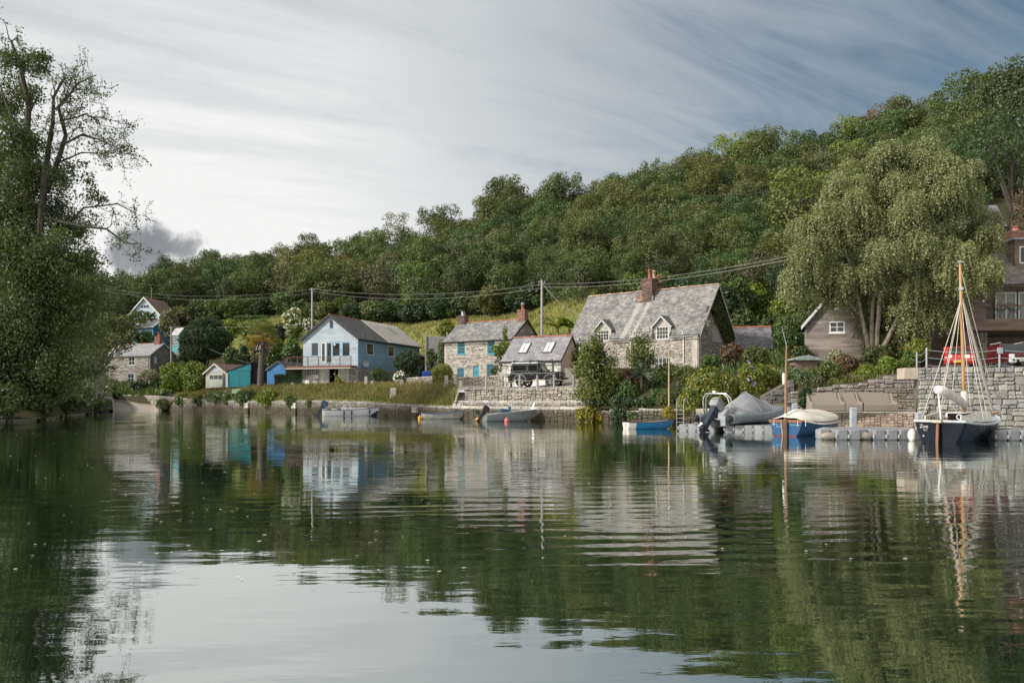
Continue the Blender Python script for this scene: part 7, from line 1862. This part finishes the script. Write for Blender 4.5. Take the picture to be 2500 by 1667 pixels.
bush('garden_shrub', 'large grey green shrub left of the grey cabin', 'shrub', 1880, 1990, 765, 885, 64, 'shrub', nl=46, size=.2)
bush('garden_shrub', 'low shrub with orange flowers under the grey cabin corner', 'shrub', 1925, 1985, 838, 900, 60, 'shrub', nl=18, size=.18, flowers=('orange', 30, .14))
bush('garden_shrub', 'dark upright bush beside the old wall end', 'shrub', 1925, 1945, 885, 935, 52.5, 'deep', nl=12, size=.16)
BK = [(1850, 1905, 905, 960, 51.5, 'ivy', 'creeper at the foot of the old wall end'), (1905, 1990, 915, 965, 50.8, 'grey', 'dry grassy bush on the bank above the benches'), (1980, 2060, 900, 950, 51.2, 'olive', 'brown green scrub in the bank above the benches'),
      (2035, 2100, 880, 930, 53, 'mauve', 'reddish scrub below the grey cabin'), (2085, 2150, 905, 948, 50.3, 'bright', 'bright green plant tumbling over the retaining wall'), (2130, 2200, 885, 930, 50.6, 'bright', 'bright green plants along the top of the retaining wall'),
      (2190, 2245, 870, 915, 51, 'fresh', 'pale green plants near the chain fence corner'), (2010, 2070, 868, 905, 56, 'silver', 'whitish flowering bush under the grey cabin'), (2100, 2180, 858, 905, 55, 'olive', 'scrub round the birch foot'), (2210, 2270, 840, 890, 55, 'yellow', 'yellow shrub behind the chain fence'),
      (1950, 2030, 935, 975, 49.8, 'grey', 'weeds spilling over the left end of the retaining wall'), (1945, 1990, 962, 1006, 47.8, 'deep', 'dark pot plants left of the wicker benches'), (2150, 2230, 850, 880, 57, 'orange', 'orange flowers by the birch trunk')]
for a, b, t, u, d, lf, lb in BK: bush('bank_shrub', lb, 'shrub', a, b, t - 20, u - 4, d, lf if lf != 'orange' else 'shrub', nl=20, size=.17, group='shrubs on the bank above the benches', flowers=('orange', 40, .13) if lf == 'orange' else None)
# hillside of tall bright leafy growth right of the stone cottage
gg = np.random.default_rng(21); KW = [(1748, 1830, 720, 800, 92), (1800, 1880, 690, 790, 94), (1855, 1945, 650, 760, 97), (1760, 1850, 680, 740, 100), (1880, 1960, 720, 800, 88), (1920, 2000, 690, 790, 86), (1830, 1905, 640, 700, 104), (1905, 1985, 630, 700, 106), (1770, 1850, 760, 830, 84), (1850, 1920, 770, 850, 80)]
for k, (a, b, t, u, d) in enumerate(KW): bush('knotweed_clump', f'{"bright" if k % 2 else "mid"} green leafy thicket on the slope behind the annexe, {ORD[k]} from the top' if False else f'bright leafy thicket on the slope between cottage and cabin, {ORD[k]} by height', 'shrub', a, b, t, u, d, 'bright' if k < 5 else 'shrub', nl=26, lobe=(.28, .45), size=.34, spiky=.5, group='thicket behind the slate annexe')
# quay side bushes on the grass bank
bush('bank_shrub', 'green bush hanging over the quay, left of two', 'shrub', 572, 636, 944, 1000, 102.5, 'shrub', nl=22)
bush('bank_shrub', 'green bush hanging over the quay, right of two', 'shrub', 622, 690, 948, 1000, 98.5, 'bright', nl=22)
bush('bank_shrub', 'trailing weeds over the quay below the pale garage', 'shrub', 498, 580, 950, 988, 107, 'grey', nl=20, dens=.7)
bush('bank_shrub', 'ivy patch over the quay coping below the boathouse', 'shrub', 686, 780, 968, 992, 94, 'shrub', nl=24, dens=.6, depth=.2)
bush('bank_shrub', 'small bush growing from the quay between the rowing and aluminium boats', 'shrub', 1158, 1180, 996, 1012, 65.8, 'shrub', nl=10)
for a_, b_, t_, u_, d_, lf_, lb_ in ((425, 475, 958, 998, 113.5, 'shrub', 'ivy spilling over the quay below the bright shrubs, left of two'), (470, 515, 962, 996, 110.2, 'olive', 'weeds spilling over the quay below the bright shrubs, right of two'), (690, 735, 960, 1000, 94.8, 'shrub', 'bramble hanging over the quay left of the boathouse piers'), (540, 580, 958, 996, 105.5, 'shrub', 'bramble over the quay below the teal shed'), (742, 776, 972, 1000, 91.8, 'olive', 'tuft of weeds over the quay left of the white motorboat')):
    bush('bank_shrub', lb_, 'shrub', a_, b_, t_, u_, d_, lf_, nl=20, dens=.9)
bush('bank_shrub', 'mossy growth where the slipway meets the creek quay', 'shrub', 376, 422, 972, 1006, 115.5, 'olive', nl=16)
bush('bank_shrub', 'green tuft at the head of the slipway', 'shrub', 276, 300, 950, 972, 139, 'bright', nl=10)


def clipped_hedge():
    r = thing('clipped_hedge', 'dark stepped box hedge between the blue shed and the boathouse', 'hedge', gp(705, 104)); g = np.random.default_rng(3)
    for (a, b, y0) in ((671, 702, 915), (698, 744, 894)):
        D = 103.5; k = D / F; x0, x1 = X(a, D), X(b, D); z1 = CH + (HY - y0) * k; z0 = 3.3; n = 2600; P_ = []; N_ = []
        for _ in range(3):
            P_.append(np.stack([g.uniform(x0, x1, n), D + g.uniform(-.05, .05, n), g.uniform(z0, z1, n)], 1)); N_.append(np.tile([0, -1., .2], (n, 1)))
        P_.append(np.stack([g.uniform(x0, x1, n), g.uniform(D, D + 2, n), np.full(n, z1) + g.uniform(-.06, .06, n)], 1)); N_.append(np.tile([0, -.2, 1.], (n, 1)))
        for xx in (x0, x1): P_.append(np.stack([xx + g.uniform(-.06, .06, n // 2), g.uniform(D, D + 2, n // 2), g.uniform(z0, z1, n // 2)], 1)); N_.append(np.tile([1. if xx == x1 else -1., -.2, .2], (n // 2, 1)))
        leaf_obj('foliage', np.concatenate(P_), np.concatenate(N_), .2, LF['deep'], r, .6, .5, g)
        MB().obox((x0 + .1, D + .12, z0), (x1 - x0 - .2, 0, 0), (0, 1.8, 0), (0, 0, z1 - z0 - .1)).build('stem', M('hedge core', (.012, .016, .008)), r)


clipped_hedge()


def fan_palm():
    D = 105.5; b = gp(638, D); r = thing('fan_palm', 'fan palm with thick shaggy trunk in front of the sheds', 'tree', b); top = P(641, 826, D); g = np.random.default_rng(8); mb = MB()
    pts = [b - Vector((0, 0, .5))] + [b.lerp(P(637 + 6 * t, 0, D), 0) * 0 + Vector((X(636 + 8 * t * t, D), D, b.z + (top.z - b.z) * t)) for t in np.linspace(.02, 1, 26)]
    mb.tube(pts, [.5] + [(.40 + .05 * (i % 2)) * (1 if i < 17 else 1 + .35 * math.sin((i - 16) / 9 * math.pi)) - .004 * i for i in range(26)], 10); mb.build('trunk', M('palm fibre', (.075, .062, .055), (.13, .115, .10), 9, .95, .8, 26, stretch=(1, 1, 3)), r)
    sk = MB()
    for i in range(26): a = g.uniform(0, 6.28); z = g.uniform(-1.2, .2); q = top + Vector((math.cos(a) * .5, math.sin(a) * .5, z)); e = q + Vector((math.cos(a) * .35, math.sin(a) * .35, -g.uniform(.6, 1.3))); w = Vector((-math.sin(a), math.cos(a), 0)) * .22; sk.add([q - w * .3, q + w * .3, e + w, e - w], [(0, 1, 2, 3)])
    sk.build('dead_skirt', M('dead thatch', (.22, .19, .17), (.13, .115, .10), 6, .95), r)
    for kk, (mat, cnt, e0, e1) in enumerate((('palm', 34, -.15, 1.35), ('deadpalm', 16, -.75, .0))):
        for i in range(cnt):
            a = g.uniform(0, 6.28); el = g.uniform(e0, e1); d = Vector((math.cos(a) * math.cos(el), math.sin(a) * math.cos(el), math.sin(el))); st = top + Vector((0, 0, .35)); ln = g.uniform(1.0, 1.6); h = st + d * ln
            sd = d.cross(Vector((0, 0, 1))).normalized(); up = sd.cross(d).normalized(); fm = MB(); fm.tube([st, h], .02, 4, cap=False); R_ = g.uniform(1.0, 1.35)
            for j in range(13):
                t = R(-105 + 210 * j / 12); dd = (d * math.cos(t) + sd * math.sin(t)); w = (sd * math.cos(t) - d * math.sin(t)) * .055; tip = h + dd * R_ + Vector((0, 0, -.28 * R_)) ; m_ = h + dd * R_ * .55 + up * .05
                fm.add([h, m_ - w, tip, m_ + w], [(0, 1, 2, 3)])
            fm.build('frond', LF[mat], r)


def banana():
    D = 86; b = gp(1382, D); r = thing('banana_plant', 'banana plant with broad bright leaves behind the stone cottage', 'plant', b); g = np.random.default_rng(4); st = MB(); z = P(1382, 815, D).z
    for cx in (1362, 1390, 1408):
        base = P(cx, 820, D); st.tube([base - Vector((0, 0, 2)), base + Vector((0, 0, .9))], [.14, .1], 6)
        for i in range(8):
            a = g.uniform(0, 6.28); q = base + Vector((0, 0, .8)); ln = g.uniform(1.3, 2.3); up = g.uniform(.5, 1.3); pts = [q + Vector((math.cos(a), math.sin(a), 0)) * ln * t * .8 + Vector((0, 0, up * 2.2 * t - 1.6 * t * t)) for t in np.linspace(0, 1, 7)]; lm = MB(); sd = Vector((-math.sin(a), math.cos(a), .25)).normalized()
            for k in range(7): w = .3 * math.sin(min(1, (k + .25) / 6.4) * math.pi) ** .7; lm.v += [tuple(pts[k] - sd * w - Vector((0, 0, w * .3))), tuple(pts[k]), tuple(pts[k] + sd * w - Vector((0, 0, w * .3)))]
            lm.f += [f for k in range(6) for f in ((3 * k, 3 * k + 1, 3 * k + 4, 3 * k + 3), (3 * k + 1, 3 * k + 2, 3 * k + 5, 3 * k + 4))]; lm.build('leaf', LF['bright'], r)
    st.build('stem', M('banana stem', (.16, .15, .06), (.10, .10, .04), 4), r)


def yucca(px, ytop, ybase, D, label, n=60):
    b = P(px, ybase, D); t = P(px, ytop, D); L = (t - b).length; g = np.random.default_rng(px); r = thing('cordyline', label, 'plant', b); c = b + Vector((0, 0, L * .55)); MB().tube([b - Vector((0, 0, .5)), c], [.09, .07], 6).build('stem', BARK, r)
    bm = MB()
    for i in range(n):
        a = g.uniform(0, 6.28); el = g.uniform(-.3, 1.45); d = Vector((math.cos(a) * math.cos(el), math.sin(a) * math.cos(el), math.sin(el))); ln = L * g.uniform(.4, .55); s = d.cross(Vector((0, 0, 1)));  s = (s.normalized() if s.length > .01 else Vector((1, 0, 0))) * .035
        m_ = c + d * ln * .6; e = c + d * ln + Vector((0, 0, -.35 * ln * max(0, 1 - el))); bm.add([c - s * .5, c + s * .5, m_ + s, e, m_ - s], [(0, 1, 2, 3, 4)])
    bm.build('leaves', leafmat('cordyline leaves', (.035, .06, .035), (.09, .12, .07), obr=0., gloss=.3), r)


fan_palm(); banana(); yucca(1566, 884, 948, 57.2, 'spiky cordyline in the middle of the garden below the stone cottage'); yucca(1624, 880, 925, 60.2, 'spiky cordyline in front of the stone cottage lower window')


def droopy_birch():
    g = np.random.default_rng(31); D0 = 56.5; b = P(2132, 878, D0); r = thing('silver_birch', 'great pale green birch with hanging sprays left of the timber house', 'tree', b)
    LB = [(2000, 620, 62), (1958, 690, 46), (2055, 530, 74), (2050, 650, 84), (2140, 450, 84), (2120, 570, 95), (2220, 415, 84), (2230, 530, 100), (2310, 445, 76), (2330, 560, 86), (2375, 640, 58), (2200, 660, 105), (2300, 690, 78), (2110, 690, 66), (2185, 770, 52), (2035, 690, 48), (2352, 490, 58), (2390, 590, 44), (1985, 560, 52), (2250, 760, 62), (2165, 800, 30), (2270, 620, 80), (2070, 460, 48), (2160, 390, 50), (2265, 380, 56), (2150, 770, 40), (2210, 800, 36), (2145, 800, 28), (2180, 822, 28), (2112, 772, 26), (2225, 815, 30), (2320, 740, 40), (2410, 660, 36)]
    tr = MB(); tips = []
    for k, (ax, ay, dd) in enumerate(((2150, 520, 0.), (2230, 480, .8), (2060, 600, -.8), (2300, 560, -1.), (2190, 430, .4))):
        e = P(ax, ay, D0 + dd); s = b + Vector((.1 * k - .2, .05 * k, -.5)); m1 = s.lerp(e, .35) + Vector((g.normal(0, .25), g.normal(0, .2), .5)); m2 = s.lerp(e, .7) + Vector((g.normal(0, .3), g.normal(0, .2), .4)); tr.tube([s, s.lerp(m1, .5), m1, m2, e], [.2, .16, .12, .08, .04], 7)
        for q in (m1, m2, e): grow(tr, q, Vector((g.normal(0, 1), g.normal(0, .6), g.uniform(-.1, .8))), 2.6, .055, 1, tips, g, .45, .02, (2, 3))
    tr.build('trunk', M('birch bark', (.26, .23, .19), (.13, .11, .09), 3, .9, .5, 14), r)
    PT, NN = [], []
    for (px, py, rp) in LB:
        D = D0 + g.normal(0, 1.5); c0 = np.array(P(px, py, D)); R0 = rp * D / F
        for _ in range(11):                                   # sprays hanging from many small boughs
            d0 = g.normal(0, 1, 3); d0 /= np.linalg.norm(d0); rr = R0 * g.uniform(.28, .55); c = c0 + d0 * R0 * g.uniform(.5, 1.02) * np.array([1, .8, .9]); n = int(150 * rr * rr) + 10
            d = g.normal(0, 1, (n, 3)); d /= np.linalg.norm(d, axis=1)[:, None]; d[:, 2] = np.abs(d[:, 2]) * .8; st = c + d * (rr * g.random((n, 1)) ** .3)
            m = 11; ln = g.uniform(.5, 1.5, n) * g.uniform(.7, 1.5); t = np.linspace(0, 1, m)
            pts = st[:, None, :] + np.stack([np.outer(d[:, 0] * .3, t), np.outer(d[:, 1] * .3, t), -np.outer(ln, t ** 1.3)], 2) + g.normal(0, .045, (n, m, 3))
            PT.append(pts.reshape(-1, 3)); NN.append(np.repeat(d + np.array([0, 0, .3]), m, 0))
    p = np.concatenate(PT); n = np.concatenate(NN); print('birch leaves', len(p)); leaf_obj('crown', p, n, .125, LF['birch'], r, .7, .9, g)


droopy_birch()


def bank_oak():
    """the tall half-bare oak at the left frame edge with foliage hanging to the water"""
    g = np.random.default_rng(77); D0 = 64.; b = gp(52, D0); r = thing('tall_bank_oak', 'tall gnarled half bare oak on the left bank, leaning over the water', 'tree', b); tr = MB(); tips = []
    Q = lambda L, dd=0.: [P(x, y, D0 + dd * i / max(1, len(L) - 1)) for i, (x, y) in enumerate(L)]
    LIMBS = [([(52, 985), (66, 800), (72, 640), (70, 480), (58, 360), (70, 250), (45, 150), (30, 95)], .55, .09, 0), ([(66, 760), (100, 600), (112, 440), (118, 360), (130, 300), (128, 240), (150, 190)], .34, .06, -2.), ([(112, 470), (150, 390), (158, 330), (148, 260), (150, 235), (180, 205), (232, 182)], .22, .035, -3.),
             ([(150, 250), (175, 228), (205, 222)], .07, .02, -1), ([(152, 300), (185, 288), (205, 276), (230, 284), (262, 281)], .08, .02, 1.), ([(158, 345), (200, 330), (240, 338), (270, 352), (296, 366)], .1, .02, -2.), ([(140, 400), (200, 372), (250, 372), (288, 352)], .08, .02, 2.), ([(72, 560), (120, 530), (200, 545), (262, 565), (300, 588), (345, 592)], .17, .025, -3.),
             ([(72, 620), (150, 560), (210, 510), (290, 500), (330, 525)], .13, .02, 2.), ([(70, 480), (20, 400), (-40, 330)], .2, .06, 2.), ([(60, 350), (20, 260), (-10, 180)], .15, .04, 1.), ([(112, 440), (60, 300), (110, 210)], .12, .03, 3.), ([(60, 800), (-20, 700), (-90, 640)], .25, .08, 0.)]
    for L, r0, r1, dd in LIMBS:
        pts = Q(L, dd); pts = [p + Vector((g.normal(0, .08), g.normal(0, .2), g.normal(0, .08))) for p in pts]; k = len(pts); tr.tube(pts, [r0 + (r1 - r0) * i / (k - 1) for i in range(k)], 8)
        for i in range(1, k):
            if L[0][1] > 900 and i < 4: continue
            for _ in range(3): dr = (pts[i] - pts[i - 1]).normalized() + Vector((g.normal(0, .7), g.normal(0, .7), g.normal(.1, .5))); grow(tr, pts[i - 1].lerp(pts[i], g.random()), dr, g.uniform(1.2, 2.2), min(.05, (r0 + (r1 - r0) * i / k) * .5), 2 if L[-1][0] > 170 or L[-1][1] < 300 else 1, tips, g, .5, 0., (2, 3), 4, .9, .013, .6, 4)
    tr.build('trunk', BARK, r)
    LB = [(38, 150, 48, .8), (105, 155, 42, .7), (15, 250, 66, .9), (85, 230, 34, .5), (20, 350, 75, 1), (60, 440, 85, .9), (150, 440, 38, .55), (180, 415, 34, .45), (20, 540, 100, 1), (120, 520, 62, .8), (215, 440, 28, .4), (225, 480, 36, .5), (170, 560, 52, .7), (50, 650, 110, 1), (150, 630, 74, .9), (210, 640, 46, .7), (110, 760, 105, 1), (20, 800, 120, 1), (190, 740, 64, .9), (60, 900, 105, 1.1), (150, 890, 72, 1), (-40, 620, 110, 1), (-40, 420, 80, .8), (230, 540, 30, .35), (30, 970, 60, 1), (120, 965, 48, 1), (-60, 900, 120, 1)]
    PT, NN = [], []
    for px, py, rp, den in LB:
        D = D0 + g.normal(0, 2.2); c = np.array(P(px, py, D)); c[2] = max(c[2], .9); rr = rp * D / F; sub = [(c + (lambda d: d / np.linalg.norm(d))(g.normal(0, 1, 3)) * rr * g.uniform(.35, .9) * np.array([1, .8, .8]), rr * g.uniform(.22, .42)) for _ in range(int(18 * den) + 4)]
        p, n = shell_points(sub, 400 * den, g, -.8, .9); p = p + g.normal(0, .16 * rr, p.shape); PT.append(p); NN.append(n)
    p = np.concatenate(PT); n = np.concatenate(NN); k = p[:, 2] > .25; p, n = p[k], n[k]; print('oak leaves', len(p)); leaf_obj('crown', p, n, .215, LF['left'], r, .6, .6, g)
    tp = np.array([np.array(t[0]) for t in tips]); td = np.array([np.array(t[1]) for t in tips]); q = g.random(len(tp)) < .55
    tp = np.repeat(tp[q], 5, 0) + g.normal(0, .16, (q.sum() * 5, 3)); leaf_obj('twig_leaves', tp, np.repeat(td[q], 5, 0), .17, LF['left'], r, .6, .8, g)


bank_oak()


def bank_tree(name, label, lobes, base, D0, leaf, seed, size=.26, per=85, trunk=.3):
    g = np.random.default_rng(seed); b = gp(base, D0); r = thing(name, label, 'tree', b, group='trees on the left bank'); tr = MB(); PT, NN = [], []
    for px, py, rp in lobes:
        D = D0 + g.normal(0, 1.8); c = np.array(P(px, py, D)); rr = rp * D / F; c[2] = max(c[2], rr * .5 + .3); s = b + Vector((0, 0, .4 * (c[2] - b.z) if c[2] > b.z else 0)); tr.tube([s, s.lerp(Vector(c), .5) + Vector((0, 0, .4)), c], [trunk * .45, trunk * .3, .03], 5, cap=False)
        sub = [(c + (lambda d: d / np.linalg.norm(d))(g.normal(0, 1, 3)) * rr * g.uniform(.4, .85), rr * g.uniform(.25, .42)) for _ in range(13)]; p, n = shell_points(sub, per, g, -.8, .5); PT.append(p); NN.append(n)
    tr.tube([b - Vector((0, 0, 1)), b + Vector((0, 0, 2.5))], [trunk, trunk * .8], 7); tr.build('trunk', BARK, r); p = np.concatenate(PT); n = np.concatenate(NN); k = p[:, 2] > .2; leaf_obj('crown', p[k], n[k], size, LF[leaf], r, .6, .6, g)


bank_tree('bank_tree', 'dark leafy tree leaning over the water right of the tall bank oak', [(190, 700, 62), (160, 800, 78), (230, 800, 60), (210, 880, 62), (150, 920, 66), (240, 900, 40), (90, 900, 70), (180, 960, 44), (110, 985, 40)], 170, 84, 'left', 41)
bank_tree('bank_tree', 'lighter spreading tree half hiding the slipway cottage', [(250, 800, 48), (285, 790, 44), (310, 830, 36), (265, 850, 46), (235, 860, 46), (300, 800, 30), (225, 820, 42), (322, 806, 20)], 240, 106, 'olive', 42, .32, 60)
bank_tree('bank_tree', 'dark tree behind the tall bank oak against the sky', [(160, 660, 60), (210, 700, 60), (120, 720, 70), (250, 730, 50), (60, 760, 80), (285, 690, 34)], 180, 128, 'dark', 43, .36, 50)
bank_tree('bank_tree', 'low bush with trailing branches beside the slipway pier', [(225, 930, 40), (200, 960, 34), (250, 945, 26), (170, 985, 36), (215, 985, 22)], 215, 92, 'grey', 44, .26, 60)
for a_, b_, t_, u_, d_, lb_ in ((-40, 70, 930, 1026, 58, 'dark overhanging bush at the water under the tall bank oak'), (50, 140, 945, 1020, 63, 'dark overhanging bush beside the tall bank oak roots'), (120, 210, 955, 1012, 76, 'dark overhanging bush at the water left of the fallen branch'), (195, 262, 965, 1006, 96, 'low dark bush at the water by the little grey tender')):
    bush('shore_bush', lb_, 'shrub', a_, b_, t_, u_, d_, 'left', nl=30, lobe=(.25, .45), size=.24, group='bushes along the left shore')
tw = MB(); gt = np.random.default_rng(9)
for i in range(46): a = P(gt.uniform(150, 200), gt.uniform(870, 925), 88); tw.tube([a, a + Vector((gt.uniform(1., 2.5), 0, gt.uniform(-.3, .3))), a + Vector((gt.uniform(2.5, 5.), gt.uniform(-.5, .5), gt.uniform(-2.8, -.6)))], [.035, .025, .012], 4, cap=False)
tag(tw.build('fallen_branch', M('bleached twigs', (.20, .18, .155), (.13, .115, .10), 4)), 'fallen bleached branch trailing down to the water left of the slipway', 'branch')


# big oaks over the timber house and the copper beech
bank_tree('terrace_oak', 'big dark oak above the timber house at the frame edge', [(2470, 340, 80), (2420, 400, 60), (2520, 420, 80), (2450, 440, 52), (2400, 330, 50), (2500, 260, 66), (2440, 280, 50), (2550, 330, 70)], 2470, 84, 'dark', 51, .30, 55, .45)
bank_tree('copper_beech', 'dark reddish beech behind the chimney of the timber house', [(2490, 490, 34), (2520, 520, 40), (2500, 545, 30)], 2510, 80, 'mauve', 52, .26, 60, .2)
for k in range(3): pass


def blades(name, label, cat, pts, h, w, mat, g, kind='stuff', lean=.35):
    n = len(pts); a = g.uniform(0, 6.28, n); s = np.stack([np.cos(a), np.sin(a), np.zeros(n)], 1); H = h * g.uniform(.45, 1.25, n)
    tip = pts + np.stack([g.normal(0, lean, n) * H, g.normal(0, lean, n) * H, H], 1); v = np.stack([pts - s * w, pts + s * w, tip], 1).reshape(-1, 3); o = mesh_obj(name, v, np.arange(3 * n).reshape(n, 3), mat); return tag(o, label, cat, kind=kind)


def scatter(px0, px1, n, g, f0, f1, k0, k1):
    """points on the ground between control rows k0+f0 and k1+f1 of the terrain table"""
    px = g.uniform(px0, px1, n); out = np.zeros((n, 3)); kk = g.uniform(k0 + f0, k1 + f1, n)
    for i in range(n): d, z = col(px[i]); D = np.interp(kk[i], range(9), d); out[i] = (X(px[i], D), D, np.interp(kk[i], range(9), z) - .03)
    return out


gb_ = np.random.default_rng(61)
def grassmat(name, a, b, c, s): 
    m = bpy.data.materials.new(name); m.use_nodes = True; t = NT(m.node_tree); co = t.n('ShaderNodeTexCoord').outputs['Object']; g = t.n('ShaderNodeNewGeometry').outputs['Random Per Island']
    nz = t.mr(t.noise(co, s, 4., .65), .36, .62); n2 = t.mr(t.noise(co, s * 4.5, 3., .6), .4, .65)
    f = t.m('ADD', t.m('MULTIPLY', g, .25), t.m('ADD', t.m('MULTIPLY', nz, .5), t.m('MULTIPLY', n2, .25)))
    col_ = t.mix(t.mr(t.m('FRACT', t.m('MULTIPLY', g, 13.7)), .8, .9), t.mix(f, a, b), c)
    t.n('ShaderNodeOutputMaterial', t.n('ShaderNodeMixShader', .3, t.n('ShaderNodeBsdfDiffuse', col_), t.n('ShaderNodeBsdfTranslucent', col_))); return m
bp_ = scatter(396, 1112, 30000, gb_, .08, .0, 0, 2); blades('bank_grass', 'rough green and straw coloured grass on the bank above the creek quay', 'grass', bp_, .40, .045, grassmat('bank grass blades', (.08, .13, .03), (.28, .245, .10), (.38, .32, .17), .22), gb_)
wd = scatter(400, 1110, 1500, gb_, .15, .0, 0, 2); wd = wd[(np.sin(wd[:, 0] * .55) + np.sin(wd[:, 1] * .8 + wd[:, 0] * .21)) > .35]; blades('bank_weeds', 'dry brown docks and seed heads standing in the bank grass', 'weeds', wd, .8, .05, LF['mauve'], gb_, lean=.2)
fp = scatter(548, 1468, 22000, gb_, .45, .0, 3, 5); blades('meadow_grass', 'tall yellowing meadow grass on the field below the wood', 'grass', fp, .55, .10, grassmat('meadow blades', (.17, .195, .055), (.32, .31, .12), (.38, .35, .18), .08), gb_)
up_ = scatter(1880, 2240, 2200, gb_, .0, .6, 2, 2); blades('bank_undergrowth', 'tangled undergrowth on the slope above the benches', 'undergrowth', up_, .38, .05, LF['olive'], gb_)
ug = scatter(1640, 2000, 3000, gb_, .0, .0, 2, 4); blades('slope_undergrowth', 'rough green undergrowth on the slope behind the annexe', 'undergrowth', ug, .6, .07, LF['shrub'], gb_)
ul = scatter(200, 470, 5000, gb_, .0, .0, 3, 5); blades('village_undergrowth', 'rough undergrowth round the houses above the slipway', 'undergrowth', ul, 1., .12, LF['shrub'], gb_)
# scrub along the lower edge of the wood, one prototype of each look copied
sp = []
for lf, sd in (('shrub', 1), ('olive', 2), ('deep', 3)):
    q = bush('scrub_bush', 'scrub', 'shrub', 1000, 1050, 950, 990, 100, lf, nl=18, seed=sd, size=.15, group='scrub along the edge of the wood'); sp.append([q, 0])
es = []
for px in np.arange(330, 1760, 34.): es.append((px + gb_.uniform(-8, 8), EDGE(px) + gb_.uniform(-1.5, 1.8), int(gb_.integers(0, 3))))
nm = ['leafy', 'olive', 'dark']; cell = {}
for e in es: cell.setdefault((e[2], next(n for lim, n in ZONES if e[0] < lim)), []).append(e)
for (i, z), ss in cell.items():
    for k, (px, D, _) in enumerate(sorted(ss)):
        o = sp[i][0] if sp[i][1] == 0 else copy_tree(sp[i][0]); sp[i][1] += 1; o.location = gp(px, D, -.2); s = gb_.uniform(1.9, 3.); o.scale = (s * 1.2, s, s); o.rotation_euler = (0, 0, gb_.uniform(0, 6.28))
        o['label'] = f'{nm[i]} scrub bush at the wood edge behind {z}' + (f', {ORD[k]} from left' if len(ss) > 1 else '')
# ivy on the right gable of the stone cottage
iv = thing('gable_ivy', 'ivy covering the upper right gable of the stone cottage', 'climber', (18, 69, 8)); gi = np.random.default_rng(15); B_ = Vector((15.37, 66, 0)); a_ = R(39.3); bk_ = Vector((math.sin(a_), math.cos(a_), 0)); dr_ = Vector((math.cos(a_), -math.sin(a_), 0)); pp = []
for _ in range(5200):
    v_ = gi.uniform(1.2, 6.5); zmax = 7.35 + 4.1 * min(v_, 6.5 - v_) / 3.25; zmin = 9.4 - max(0, v_ - 2.) * .95; z_ = gi.uniform(zmin, zmax - .1) if zmax > zmin + .1 else zmax
    pp.append(tuple(B_ + bk_ * v_ + dr_ * gi.uniform(.06, .3) + Vector((0, 0, z_))))
leaf_obj('foliage', np.array(pp), np.tile(np.array(dr_), (len(pp), 1)), .17, leafmat('gable ivy leaves', (.04, .07, .014), (.09, .12, .024), (.16, .09, .03), obr=0.), iv, .7, .6, gi)
# leaves and petals adrift on the water
gw = np.random.default_rng(70); fv, ff = [], []
for i in range(300):
    py = 1008 + 420 * gw.random() ** 2.2; px = gw.uniform(20, 1150) if gw.random() < .85 else gw.uniform(1100, 2400); D = CH * F / (py - HY)
    if D > float(np.interp(px, _cx, _cd[:, 0])) - 1.5: continue
    x, r_ = X(px, D), gw.uniform(.010, .026) * (.5 + D / 45); e = gw.uniform(1, 1.8); b0 = len(fv); a0 = gw.uniform(0, 6)
    for j in range(6): t = 6.283 * j / 6; fv.append((x + r_ * e * math.cos(t), D + r_ * math.sin(t + .3), .008 + .006 * gw.random()))
    ff.append(tuple(range(b0, b0 + 6)))
tag(mesh_obj('floating_leaves', fv, ff, M('floating leaves', (.55, .53, .42), (.35, .34, .2), 2, .6)), 'small pale leaves and petals floating on the creek', 'leaves', kind='stuff')
